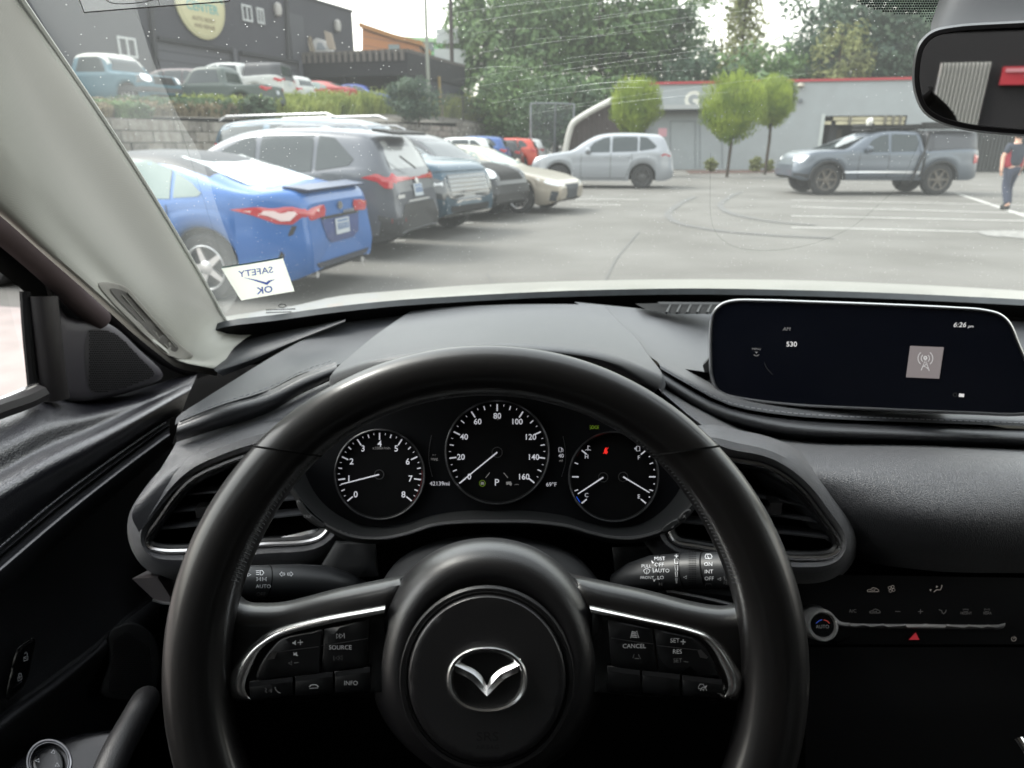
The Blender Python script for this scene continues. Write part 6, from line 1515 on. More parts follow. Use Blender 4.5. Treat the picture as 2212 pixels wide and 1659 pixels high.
# houses in the distance
def house(label, u0, u1, vt, vb, d, m_, roofm, rise):
    a = at(u0, vb, d); b = at(u1, vb, d); zt = at(u0, vt, d).z
    root = empty('distant_house', (a.x, a.y, 2), label=label, cat='house')
    mb = MB(); mb.box(a.x, b.x, a.y, a.y + 10, -1, zt); child(mb, 'wall', m_, root)
    mb = MB(); mb.prism([Vector((a.x - .6, a.y - .6, zt + .02)), Vector((b.x + .6, a.y - .6, zt + .02)), Vector((b.x + .6, a.y + 5, zt + rise)), Vector((a.x - .6, a.y + 5, zt + rise))], (0, 0, .25), 0); child(mb, 'roof', roofm, root)
    mb = MB(); w_ = (b.x - a.x)
    for k in range(2): mb.box(a.x + w_ * (.2 + .4 * k), a.x + w_ * (.38 + .4 * k), a.y - .05, a.y + .02, zt - 2.2, zt - 1)
    child(mb, 'window', mat('far_window', (.1, .13, .14), rough=.2), root)
def farhouse(label, pts, edge, d, m_, em, thick=8):
    root = empty('distant_house', at(pts[0][0], 200, d), label=label, cat='house'); root.location.z = 2
    mb = MB(); mb.prism([at(u, v_, d) for u, v_ in pts], (0, thick, 0)); child(mb, 'wall', m_, root)
    mb = MB(); e_ = [at(u, v_, d - .3) for u, v_ in edge]
    for a_, b_ in zip(e_, e_[1:]): mb.prism([a_, b_, b_ + Vector((0, 0, .45)), a_ + Vector((0, 0, .45))], (0, thick + 1, 0))
    child(mb, 'roof', em, root)
    mb = MB(); c_ = at((pts[0][0] + pts[1][0]) / 2 + 8, pts[0][1] - 18, d - .1); mb.box(c_.x - .6, c_.x + .6, c_.y - .05, c_.y + .05, c_.z - .5, c_.z + .5); child(mb, 'window', mat('far_window', (.1, .13, .14), rough=.2), root)
farhouse('distant orange house with a sloping brown roof', [(782, 125), (905, 125), (905, 100), (845, 84), (800, 70), (782, 62)], [(775, 57), (800, 66), (850, 83), (912, 99)], 85, tint('orange_wall', 'b5794e', rough=.8), tint('brown_roof', 'a8753f', rough=.8))
farhouse('distant low building with a mint green roof slope', [(846, 118), (990, 118), (990, 99), (975, 93), (846, 86)], [(838, 86), (975, 92), (992, 98)], 95, tint('mint_roof', '98d89e', rough=.8), tint('pale_mint', 'b4ddb4', rough=.7), 6)
big(800, 80, 8, (2.4, 2.4, 2.4), 7.0, 2, 20, 'small yellow green tree in front of the orange house', clumps=24, leaves=50, size=.25)
# poles and cables
def pole(label, u0, u1, d, z0, w, m_, name='utility_pole', cat='pole', arm=None):
    a = at(u1, 300, d); mb = MB(); root = empty(name, (a.x, a.y, z0), label=label, cat=cat)
    mb.tube([(a.x, a.y, z0), (a.x - .02, a.y, 8), (a.x, a.y, 16)], lambda t: w * (1 - .25 * t), 10); child(mb, 'post', m_, root)
    if arm: mb = MB(); mb.tube([(a.x - arm, a.y, 15.2), (a.x + arm, a.y, 15.2)], .08, 6); child(mb, 'cross_arm', m_, root)
pole('slim pale green lamp pole standing before the retaining wall', 926, 930, 46, 0, .11, tint('pole_green', '8f9488', rough=.7), name='lamp_pole')
pole('dark brown wooden utility pole at the left edge of the trees', 975, 981, 56, 1, .17, tint('pole_wood', '3b3432', rough=.9), arm=1.2)
mb = MB()
p = at(952, 226, 50); q = at(948, 165, 50); mb.tube([p - Vector((0, 0, 1)), q], .10, 8); tag(mb.build('yellow_post', tint('post_yellow', '9a8352', rough=.8)), 'thin yellow post beside the wire fence', 'post')
for (a, b, lb) in (((785, 32), (975, 40), 'highest thin cable left of the dark utility pole'), ((785, 78), (975, 66), 'middle thin cable left of the dark utility pole'), ((786, 98), (975, 84), 'lowest thin cable left of the dark utility pole')):
    A_ = at(*a, 53); B_ = at(*b, 56); mb = MB(); mb.tube([A_.lerp(B_, t) - Vector((0, 0, .5 * math.sin(math.pi * t))) for t in [k / 10 for k in range(11)]], .018, 4); tag(mb.build('cable', mat('cable_black', (.05, .05, .05), rough=.6)), lb, 'cable', group='overhead cables')
mb = MB(); A_ = at(942, 62, 60); mb.box(A_.x, A_.x + 1.7, A_.y, A_.y + .2, A_.z - 1.0, A_.z, 0); mb.box(A_.x - .2, A_.x + 2.2, A_.y, A_.y + .2, A_.z - 2.6, A_.z - 1.4, 0); mb.tube([A_ + Vector((.8, .1, -9)), A_ + Vector((.8, .1, 0))], .1, 6, m=1)
tag(mb.build('billboard', [tint('board_white', 'c9cecd', rough=.7), tint('board_post', '6f7070', rough=.7)]), 'small pale billboard left of the dark utility pole', 'sign')
# wire fence on the wall and the gate
def fence(name, label, pts, h, spacing, m_, zf=None, mesh=True, gauge_=.012, post=.035):
    mb = MB(); root = empty(name, pts[0], label=label, cat='fence' if 'gate' not in name else 'gate'); mp = MB()
    for a, b in zip(pts, pts[1:]):
        L = (b - a).length; n_ = max(1, int(L / spacing)); d_ = (b - a)
        for k in range(n_ + 1): p = a + d_ * (k / n_); mp.tube([p, p + Vector((0, 0, h))], post, 6)
        mp.tube([a + Vector((0, 0, h)), b + Vector((0, 0, h))], post * .7, 5)
        if mesh:
            s_ = .22; k = 0; m2 = int(L / s_); dn = d_.normalized(); nn_ = Vector((dn.y, -dn.x, 0)) * gauge_
            for k in range(-int(h / s_), m2):
                for sg in (1, -1):
                    x0, z0 = k * s_, 0.0 if sg > 0 else h; x1, z1 = x0 + h, h if sg > 0 else 0.0
                    if x0 < 0: z0 += sg * (-x0); x0 = 0
                    if x1 > L: z1 -= sg * (x1 - L); x1 = L
                    if x1 <= x0: continue
                    p = a + dn * x0 + Vector((0, 0, z0)); q = a + dn * x1 + Vector((0, 0, z1)); w_ = Vector((0, 0, gauge_)); mb.add([p - w_, q - w_, q + w_, p + w_], [(0, 1, 2, 3)])
    child(mp, 'fence_posts', m_, root)
    if mesh: child(mb, 'wire_mesh', m_, root)
def onwall(u, d, off=.0):
    p = at(u, 240, d); return Vector((p.x, p.y, wall_t(d) - .05))
fence('wire_fence', 'chain link fence along the top of the far retaining wall', [onwall(u, d) for u, d in ((905, 43), (1000, 50), (1092, 60))], 1.7, 2.6, tint('fence_grey', '6a6765', rough=.7))
g0, g1, g2 = at(1146, 318, 44), at(1198, 318, 44), at(1238, 318, 45)
for q in (g0, g1, g2): q.z = 0
fence('wire_gate', 'tall wire gate with pale posts left of the white framed shed', [g0, g1, g2], 3.6, 1.2, tint('gate_grey', '8c9297', rough=.6), post=.055)
# growth on the wall top
rnd = random.Random(3)
def weeds(name, label, u0, u1, d0, d1, width, h, n, m_, seed, up=0.0):
    rnd = random.Random(seed); V = []; F = []
    for _ in range(n):
        t = rnd.random(); u = u0 + (u1 - u0) * t; d = d0 + (d1 - d0) * t; p = at(u, 240, d); y = p.y; x = p.x - rnd.random() * width; z = yard_z(x, y) - .05
        hh_ = h * rnd.uniform(.4, 1.15) * y / 45; a = rnd.uniform(0, 6.28); w_ = Vector((math.cos(a), math.sin(a), 0)) * .05; l_ = Vector((rnd.gauss(0, .2), rnd.gauss(0, .2), 1)) * hh_
        o = len(V); q = Vector((x, y, z)); V += [q - w_, q + w_, q + l_ * .6 + w_ * 1.3, q + l_]; F.append((o, o + 1, o + 2, o + 3))
        for _k in range(2): leaf_quad(V, F, q + l_ * rnd.uniform(.4, 1), Vector((rnd.gauss(0, 1), rnd.gauss(0, 1), 1)).normalized(), .10, rnd)
    mb = MB(); mb.v = V; mb.f = F; mb.m = [0] * len(F); return tag(mb.build(name, m_, smooth=False), label, 'weeds', kind='stuff')
weeds('tall_grass', 'tall yellow green weeds growing along the wall top', 548, 1090, 26, 58, 2.6, 1.15, 9000, LEAF[5], 1)
weeds('dry_brush', 'brown and dark brush on the wall top at the left', 225, 560, 19, 27, 2.2, .8, 5000, LEAF[6], 2)
weeds('green_weeds', 'patch of fresh green weeds below the blue truck', 255, 330, 19.5, 20.5, 1.0, .8, 900, LEAF[0], 4)
weeds('dark_brush', 'dark low brush between the old cars and the wall', 340, 560, 22, 27, 1.4, .95, 2200, LEAF[1], 5)  # low brush in the dark leaf colour
for (u, v_, d, r_, m_, lb, sd_) in ((903, 212, 40, (1.5, 1.2, 1.15), 4, 'grey green bush at the end of the row of weeds', 1), (872, 208, 41, (1.0, 1, .9), 4, 'smaller olive bush next to the blue car', 2), (560, 236, 26.2, (.6, .5, .5), 1, 'dark green bush at the left end of the yellow weeds', 3)):
    c = at(u, v_, d); root = empty('wild_bush', (c.x, c.y, c.z - r_[2] - .3), label=lb, cat='bush'); mb = MB(); mb.tube([(0, 0, 0), (0, 0, r_[2])], .06, 6); mb.build('stem', BARK, root); crown((0, 0, r_[2] + .3), r_, 40, 60, .1, sd_ + 50, .4).build('foliage', LEAF[m_], root, smooth=False)
# far ridge of wood so no horizon shows between trunks
mb = MB(); rnd = random.Random(77); V = []; F = []
for _ in range(9000):
    x = rnd.uniform(-16, 70); y = rnd.uniform(84, 98); z = abs(rnd.gauss(0, 1)) * 2.6 + rnd.uniform(0, 4.5) * (1 if x > -2 else .3)
    leaf_quad(V, F, Vector((x, y, z)), Vector((rnd.gauss(0, 1), -1, rnd.gauss(0, 1))).normalized(), .55, rnd)
mb.v = V; mb.f = F; mb.m = [0] * len(F); tag(mb.build('distant_woods', LEAF[1], smooth=False), 'far dark woods behind the buildings', 'woods', kind='stuff')
# ---------------- what the mirror looks back at
# ================================================================== vehicles
def lerp1(tab, x):
    if x <= tab[0][0]: return tab[0][1]
    for (a, b), (c, d) in zip(tab, tab[1:]):
        if x <= c: return b + (d - b) * (x - a) / max(c - a, 1e-9)
    return tab[-1][1]
def smooth_tab(tab, n=6): return [(p.x, p.y) for p in crom(tab, n)]
CARGLASS = mat('car_glass', (.03, .038, .04), rough=.08, spec=.45)
CARGLASSL = mat('car_glass_light', (.13, .18, .165), rough=.06, spec=.6)
TYRE = mat('tyre', (.018, .018, .018), rough=.85)
UNDER = mat('underbody', (.012, .012, .012), rough=.95)
CLAD = tint('cladding', '2a2b2c', rough=.7)
RIMS = mat('rim_silver', (.55, .55, .55), rough=.35, metal=.8)
RIMD = mat('rim_dark', (.06, .06, .06), rough=.4, metal=.5)
TAIL = mat('tail_red', (.34, .012, .02), rough=.15, coat=.5)
LAMPC = mat('lamp_clear', (.75, .77, .78), rough=.1, coat=.6)
LAMPD = mat('lamp_dark', (.05, .055, .06), rough=.12, coat=.6)
PLATE = tint('plate_white', 'cfd6dc', rough=.5)
PLATEB = tint('plate_ink', '3e6aa0', rough=.5)
PLATEG = tint('plate_mount', 'a8b8d0', rough=.5)
def paint(name, hexa, metal=.35, rough=.32): return tint(name, hexa, rough=rough, metal=metal, coat=.35, coat_rough=.08)
SP = dict(
 sedan=dict(L=4.88, W=1.84, H=1.445, wb=2.825, fo=.95, wr=.335, sill=.20,
  top=[(0, .60), (.06, .70), (.5, .84), (1.1, .94), (1.40, .99), (1.75, 1.17), (2.15, 1.36), (2.5, 1.43), (2.95, 1.445), (3.35, 1.41), (3.75, 1.29), (4.15, 1.15), (4.40, 1.10), (4.70, 1.10), (4.82, 1.06), (4.88, .96)],
  belt=[(0, .58), (.5, .78), (1.3, .90), (3.0, .95), (4.0, 1.01), (4.6, .99), (4.88, .90)], gin=.30,
  sidewin=[[(1.72, .97), (2.12, 1.27), (2.45, 1.35), (2.72, 1.37), (2.68, .97)], [(2.74, .98), (2.78, 1.37), (3.15, 1.35), (3.45, 1.27), (3.48, 1.0)], [(3.52, 1.01), (3.50, 1.25), (3.72, 1.15), (3.84, 1.06), (3.80, 1.03)]],
  rear=[(.66, 1.125), (.52, 1.385), (-.52, 1.385), (-.66, 1.125)], front=[(.68, 1.02), (.56, 1.37), (-.56, 1.37), (-.68, 1.02)]),
 suv=dict(L=4.60, W=1.86, H=1.70, wb=2.69, fo=.92, wr=.36, sill=.24,
  top=[(0, .70), (.06, .92), (.5, 1.04), (1.05, 1.12), (1.30, 1.16), (1.65, 1.38), (2.0, 1.58), (2.35, 1.67), (3.0, 1.70), (3.8, 1.67), (4.15, 1.62), (4.30, 1.50), (4.46, 1.20), (4.54, 1.08), (4.60, .88)],
  belt=[(0, .68), (.4, .92), (1.2, 1.06), (3.0, 1.10), (4.2, 1.16), (4.5, 1.06), (4.6, .85)], gin=.26,
  sidewin=[[(1.75, 1.10), (2.05, 1.42), (2.35, 1.55), (2.55, 1.58), (2.55, 1.11)], [(2.62, 1.12), (2.62, 1.59), (3.42, 1.59), (3.42, 1.14)], [(3.48, 1.15), (3.48, 1.59), (3.72, 1.56), (4.02, 1.30), (3.95, 1.22)]],
  rear=[(.62, 1.17), (.60, 1.30), (.52, 1.52), (-.52, 1.52), (-.60, 1.30), (-.62, 1.17)], front=[(.68, 1.18), (.58, 1.58), (-.58, 1.58), (-.68, 1.18)]),
 bigsuv=dict(L=5.35, W=2.04, H=1.92, wb=3.07, fo=.98, wr=.40, sill=.30,
  top=[(0, .95), (.04, 1.12), (.3, 1.20), (.9, 1.25), (1.40, 1.29), (1.70, 1.50), (2.02, 1.74), (2.35, 1.86), (3.0, 1.91), (4.4, 1.90), (4.95, 1.84), (5.10, 1.72), (5.24, 1.40), (5.32, 1.25), (5.35, 1.0)],
  belt=[(0, .94), (.3, 1.10), (1.3, 1.20), (3.0, 1.24), (5.1, 1.26), (5.35, 1.0)], gin=.24,
  sidewin=[[(1.80, 1.24), (2.05, 1.56), (2.35, 1.72), (2.6, 1.77), (2.6, 1.25)], [(2.68, 1.26), (2.68, 1.78), (3.65, 1.79), (3.65, 1.27)], [(3.8, 1.28), (3.8, 1.79), (4.85, 1.76), (4.98, 1.32)]],
  rear=[(.72, 1.3), (.64, 1.72), (-.64, 1.72), (-.72, 1.3)], front=[(.78, 1.30), (.68, 1.76), (-.68, 1.76), (-.78, 1.30)]),
 pickup=dict(L=5.39, W=1.90, H=1.79, wb=3.24, fo=.95, wr=.44, sill=.42,
  top=[(0, .84), (.04, 1.08), (.35, 1.20), (1.15, 1.27), (1.45, 1.29), (1.85, 1.53), (2.2, 1.72), (2.5, 1.79), (3.3, 1.79), (3.56, 1.74), (3.63, 1.27), (3.72, 1.27), (3.78, 1.76), (4.0, 1.78), (5.1, 1.78), (5.28, 1.74), (5.33, 1.26), (5.39, 1.1)],
  belt=[(0, .80), (.35, 1.10), (1.4, 1.20), (3.6, 1.20), (5.3, 1.22), (5.39, 1.05)], gin=.16,
  sidewin=[[(1.92, 1.20), (2.15, 1.50), (2.4, 1.64), (2.62, 1.68), (2.62, 1.20)], [(2.70, 1.20), (2.70, 1.69), (3.42, 1.66), (3.48, 1.45), (3.42, 1.22)]],
  rear=[(.6, 1.28), (.55, 1.65), (-.55, 1.65), (-.6, 1.28)], front=[(.70, 1.26), (.60, 1.68), (-.60, 1.68), (-.70, 1.26)]),
)
SP['lowsedan'] = dict(SP['sedan'], L=4.90, H=1.44, top=[(0, .56), (.06, .66), (.4, .78), (1.0, .90), (1.45, .97), (1.85, 1.17), (2.25, 1.36), (2.55, 1.43), (3.0, 1.445), (3.5, 1.39), (4.0, 1.24), (4.4, 1.12), (4.75, 1.09), (4.88, 1.02), (4.90, .9)])
SP['oldtruck'] = dict(SP['pickup'], L=4.9, W=1.95, H=1.80, wb=2.9, fo=.8, wr=.38, sill=.35, gin=.16,
  top=[(0, .85), (.03, 1.02), (.5, 1.10), (1.25, 1.15), (1.45, 1.2), (1.62, 1.55), (1.85, 1.76), (2.1, 1.80), (2.9, 1.80), (3.05, 1.7), (3.12, 1.2), (3.2, 1.13), (4.8, 1.12), (4.88, 1.08), (4.9, .9)],
  belt=[(0, .85), (.4, 1.02), (1.4, 1.10), (3.2, 1.12), (4.8, 1.10), (4.9, .9)],
  sidewin=[[(1.62, 1.16), (1.80, 1.56), (2.0, 1.66), (2.78, 1.66), (2.9, 1.2)]], front=[(.74, 1.22), (.66, 1.66), (-.66, 1.66), (-.74, 1.22)], rear=[(.6, 1.25), (.58, 1.6), (-.58, 1.6), (-.6, 1.25)])
CANOPY = tint('canopy_shell', '393b40', rough=.5)
HOODP = [(.97, 0), (.965, .22), (.955, .42), (.94, .60), (.91, .74), (.87, .85), (.80, .93), (.66, .98), (.42, 1.0), (0, 1.02)]
def body_rows(s):
    L, W = s['L'], s['W']; top = smooth_tab(s['top']); belt = smooth_tab(s['belt']); sill = s['sill']; fo, wb, wr = s['fo'], s['wb'], s['wr']
    xs = sorted(set([round(L * i / 84, 4) for i in range(85)] + [.015, .03, L - .015, L - .03] + [fo + (wr + .07) * math.cos(math.pi * k / 12) for k in range(13)] + [fo + wb + (wr + .07) * math.cos(math.pi * k / 12) for k in range(13)]))
    rows = []
    for x in xs:
        e = min(x, L - x); r_ = .55
        wf = (1 - .22 * (1 - min(1, e / r_)) ** 2.2) * (1 - .03 * min(1, max(0, (abs(x - L / 2) - L * .25) / (L * .25))) )
        if e < .03: wf *= .97
        w = W / 2 * wf; zt = lerp1(top, x); zb = min(lerp1(belt, x), zt - .02)
        low = sill + (.10 * (1 - min(1, e / .35)) ** 2)
        arch = 0
        for c in (fo, fo + wb):
            ra = wr + .065
            if abs(x - c) <= ra: arch = max(arch, wr + math.sqrt(max(0, ra * ra - (x - c) ** 2)))
        zl = max(low, arch); g = max(0, min(1, (zt - zb - .10) / .38)); gi = s['gin'] * max(0, min(1, (zt - zb) / (s['H'] - 1.0)))
        half = [(0, low + .02), (w * .62, low + .02), (w * .90, zl)]
        for k, (fy, fz) in enumerate(((.955, 0), (.985, .10), (1.0, .30), (1.0, .52), (.992, .62), (.985, .72), (.985, .88), (.97, 1.0))):
            half.append((w * fy, zl + (zb - zl) * fz))
        for (hy, hz), (gy, gz) in zip(HOODP[1:], [(.955, .03), (.94, .10), (.90, .34), (.86, .58), (.82, .78), (.76, .90), (.62, .965), (.4, 1.0), (0, 1.015)]):
            gyy = gy - (1 - gz * .2) * 0 - (gi * gz * .30)
            if hy == 0: gyy = 0
            fy = hy * (1 - g) + max(gyy, 0) * g; fz = hz * (1 - g) + gz * g
            half.append((w * fy, zb + (zt - zb) * fz))
        rows.append((x, half))
    return rows
FSH = [(0, .16), (.3, .03), (.5, 0), (.7, .01), (.9, .06), (1.2, .16), (2, .3)]
RSH = [(0, .14), (.3, .03), (.5, 0), (.7, .03), (.9, .05), (1.2, .05), (2, .05)]
def vehicle(kind, name, label, cat, pm, pos, heading, scale=1.0, roofm=None, cladding=False, lights=None, group=None, rim=RIMS, spokes=5, glass=None, rglass=None, detail=True, extra=None, lowm=None):
    s = SP[kind]; L, W = s['L'], s['W']; glass = glass or CARGLASS
    root = empty(name, pos, heading, label=label, cat=cat, group=group); root.scale = (scale,) * 3
    X0 = L / 2
    def wpt(x, y, z):
        f = max(0, 1 - x / .6); r = max(0, 1 - (L - x) / .6)
        return Vector((X0 - x - lerp1(FSH, z) * f + 0, y, z)) + Vector((lerp1(RSH, z) * r, 0, 0))
    R_ = body_rows(s); mb = MB(); g = []
    for x, half in R_:
        pts = [wpt(x, y, z) for y, z in half] + [wpt(x, -y, z) for y, z in half[-2:0:-1]]
        g.append(pts)
    nn_ = len(g[0]); nh = len(R_[0][1])
    o = len(mb.v); mb.v += [p for r in g for p in r]
    for j in range(len(g) - 1):
        x = R_[j][0]
        for i in range(nn_):
            a = o + j * nn_ + i; b = o + j * nn_ + (i + 1) % nn_; c = o + (j + 1) * nn_ + (i + 1) % nn_; d = o + (j + 1) * nn_ + i
            k = i if i < nh else nn_ - 1 - i
            m_ = 1 if k <= 1 else 0
            if (cladding and 2 <= k <= 3): m_ = 2
            if kind == 'pickup' and k >= 11 and x > 3.70: m_ = 3
            elif roofm and kind != 'pickup' and k >= nh - 5 and lerp1(s['top'], x) - lerp1(s['belt'], x) > .25: m_ = 3
            mb.f.append((a, d, c, b)); mb.m.append(m_)
    for j, rev in ((0, False), (len(g) - 1, True)):
        c = sum(g[j], Vector()) / nn_; mb.add(g[j] + [c], [((i, (i + 1) % nn_, nn_) if not rev else ((i + 1) % nn_, i, nn_)) for i in range(nn_)], 2 if lowm else 0)
    body = mb.build('body', [pm, UNDER, lowm or CLAD, roofm or (CANOPY if kind == 'pickup' else pm)], root, sharp=50)
    bvh = BVHTree.FromPolygons([tuple(v_) for v_ in mb.v], mb.f)
    def decal(m2, outline, mode, mi=0, off=.006, step=.07):
        vs, fs = fill2d(outline, step, extra=[]); out = []; ok = []
        for a, b in vs:
            if mode[0] == 's':
                sg = 1 if mode[1] == '+' else -1; org = Vector((X0 - a, sg * 3, b)); d_ = Vector((0, -sg, 0))
            elif mode[0] == 'd':            # wraps a corner: looked at along the diagonal
                gx_ = 1 if mode[1] == 'f' else -1; gy_ = 1 if mode[2] == '+' else -1; q_ = .70710678
                out_ = Vector((gx_ * q_, gy_ * q_, 0)); t_ = Vector((gx_ * q_, -gy_ * q_, 0)); org = Vector((gx_ * (X0 - .12), gy_ * (W / 2 - .12), b)) + t_ * a + out_ * 2; d_ = -out_
            else:
                sg = 1 if mode[1] == 'f' else -1; org = Vector((sg * (X0 + 2), a, b)); d_ = Vector((-sg, 0, 0))
            loc, nr, idx, dist = bvh.ray_cast(org, d_)
            if loc is None: out.append(org + d_ * 2); ok.append(False)
            else:
                if nr.dot(d_) > 0: nr = -nr
                out.append(loc + nr * off); ok.append(True)
        m2.add(out, [f for f in fs if all(ok[i] for i in f)], mi)
    def line(m2, pts, mode, w=.012, mi=0, off=.004):
        for a, b in zip(pts, pts[1:]):
            A_, B_ = Vector(a), Vector(b); t = (B_ - A_).normalized(); nn2 = Vector((-t.y, t.x)) * w / 2; n_ = max(1, int((B_ - A_).length / .12))
            for k in range(n_):
                p = A_.lerp(B_, k / n_); q = A_.lerp(B_, (k + 1) / n_); decal(m2, [tuple(p + nn2), tuple(q + nn2), tuple(q - nn2), tuple(p - nn2)], mode, mi, off, step=None)
    for sd in ('s+', 's-'):
        for wnd in s['sidewin']:
            mb = MB(); decal(mb, [tuple(p) for p in crom([(a, b, 'c') for a, b in wnd], 3, closed=True)], sd); o_ = mb.build('side_window', glass, root)
        c = [(sum(p[0] for w_ in s['sidewin'] for p in w_)), 0]
    mb = MB(); decal(mb, s['front'], 'xf', step=.08); mb.build('windshield', glass, root)
    mb = MB(); decal(mb, s['rear'], 'xr', step=.08); mb.build('rear_window', rglass or glass, root)
    if detail:
        mb = MB()
        sw0 = s['sidewin'][0]; x1 = sw0[0][0] - .1; x2 = (sw0[-1][0] + (s['sidewin'][1][0][0] if len(s['sidewin']) > 1 else sw0[-1][0] + .06)) / 2; x3 = s['fo'] + s['wb'] - s['wr'] - .05
        zb = lerp1(s['belt'], x2) ; zs = s['sill'] + .08
        for sd in ('s+', 's-'):
            line(mb, [(x1, zb - .02), (x1 - .02, zb - .4), (x1, zs)], sd); line(mb, [(x2, zb), (x2, zs)], sd); line(mb, [(x3 + .05, zb), (x3 + .06, zb - .3), (x3 - .12, zs + .05)], sd); line(mb, [(x1, zs), (x3 - .12, zs)], sd)
            for xx in (x2 - .20, x3 - .10): decal(mb, [(xx, zb - .13), (xx + .17, zb - .13), (xx + .17, zb - .10), (xx, zb - .10)], sd, 1, .02, step=None)
        mb.build('door_seams', [UNDER, pm], root)
        for sg in (1, -1):
            mb = MB(); xm = X0 - (sw0[0][0] + .10); zm = zb + .08
            mb.lathe([(.0, -.09), (.07, -.08), (.10, 0), (.085, .05), (0, .06)], (xm, sg * (W / 2 + .06), zm), (1, 0, 0), 12); mb.tube([(xm, sg * (W / 2 - .1), zm - .06), (xm, sg * (W / 2 + .03), zm - .03)], .03, 6); mb.build('door_mirror', pm, root)
    def D(name_, specs, mats):
        mb = MB()
        for sp in specs: decal(mb, *sp[:2], sp[2] if len(sp) > 2 else 0, sp[3] if len(sp) > 3 else .012, sp[4] if len(sp) > 4 else .06)
        return mb.build(name_, mats, root)
    (extra or default_trim)(dict(D=D, line=line, decal=decal, root=root, X0=X0, s=s, pm=pm, bvh=bvh))
    for cx_, sg in ((s['fo'], 1), (s['fo'], -1), (s['fo'] + s['wb'], 1), (s['fo'] + s['wb'], -1)):
        r_ = s['wr']; yy = sg * (W / 2 - .03); xx = X0 - cx_; w_ = .22; ax = (0, sg, 0)
        mb = MB(); mb.lathe([(r_ * .62, -.01), (r_ * .70, .0), (r_ * .93, -.01), (r_, -.04), (r_, -w_), (r_ * .6, -w_)], (xx, yy, r_), ax, 32)
        t_ = mb.build('wheel', TYRE, root)
        mb = MB(); mb.lathe([(r_ * .66, -.012), (r_ * .60, -.02), (r_ * .58, -.10), (0, -.11)], (xx, yy, r_), ax, 32, 1)
        mb.lathe([(r_ * .68, -.004), (r_ * .655, .002), (r_ * .61, -.012), (r_ * .60, -.03)], (xx, yy, r_), ax, 32, 0); mb.lathe([(.075, -.02), (.06, -.012), (0, -.01)], (xx, yy, r_), ax, 14, 0)
        for k in range(spokes):
            a = 2 * math.pi * k / spokes; d_ = Vector((math.cos(a), 0, math.sin(a))); p_ = Vector((-math.sin(a), 0, math.cos(a))); c0 = Vector((xx, yy, r_)); out_ = Vector((0, sg, 0))
            q = [c0 + d_ * .05 + p_ * .035, c0 + d_ * r_ * .63 + p_ * .022, c0 + d_ * r_ * .63 - p_ * .022, c0 + d_ * .05 - p_ * .035]
            mb.prism([v_ - out_ * .018 for v_ in q], -out_ * .03, 0)
        mb.build('rim', [rim, RIMD], t_)
    return root
def default_trim(c):
    s = c['s']; W = s['W'] / 2; D = c['D']; L = s['L']; zf = lerp1(s['top'], .05); zr = lerp1(s['belt'], L - .3)
    for sg in (1, -1):
        sc_ = '+' if sg > 0 else '-'
        D('headlight', [([(-.26, zf - .08), (-.10, zf - .02), (.26, zf - .08), (.26, zf - .18), (-.05, zf - .20)], 'df' + sc_)], LAMPC)
        D('tail_light', [([(-.26, zr - .10), (-.18, zr - .02), (.26, zr - .03), (.26, zr - .16), (-.02, zr - .22)], 'dr' + sc_)], TAIL)
    D('grille', [([(-.45, zf - .32), (-.40, zf - .12), (.40, zf - .12), (.45, zf - .32)], 'xf')], UNDER)
    D('number_plate', [([(-.15, zr - .32), (.15, zr - .32), (.15, zr - .17), (-.15, zr - .17)], 'xr', 0, .02)], PLATE)
def plate(c, y, z, mode='xr'):
    mb = MB(); c['decal'](mb, [(y - .155, z - .08), (y + .155, z - .08), (y + .155, z + .08), (y - .155, z + .08)], mode, 0, .022)
    c['decal'](mb, [(y - .12, z + .045), (y + .12, z + .045), (y + .12, z + .065), (y - .12, z + .065)], mode, 1, .025)
    for k in range(6): c['decal'](mb, [(y - .125 + .043 * k, z - .035), (y - .10 + .043 * k, z - .035), (y - .10 + .043 * k, z + .03), (y - .125 + .043 * k, z + .03)], mode, 1, .025)
    mb.build('number_plate', [PLATE, PLATEB], c['root'])
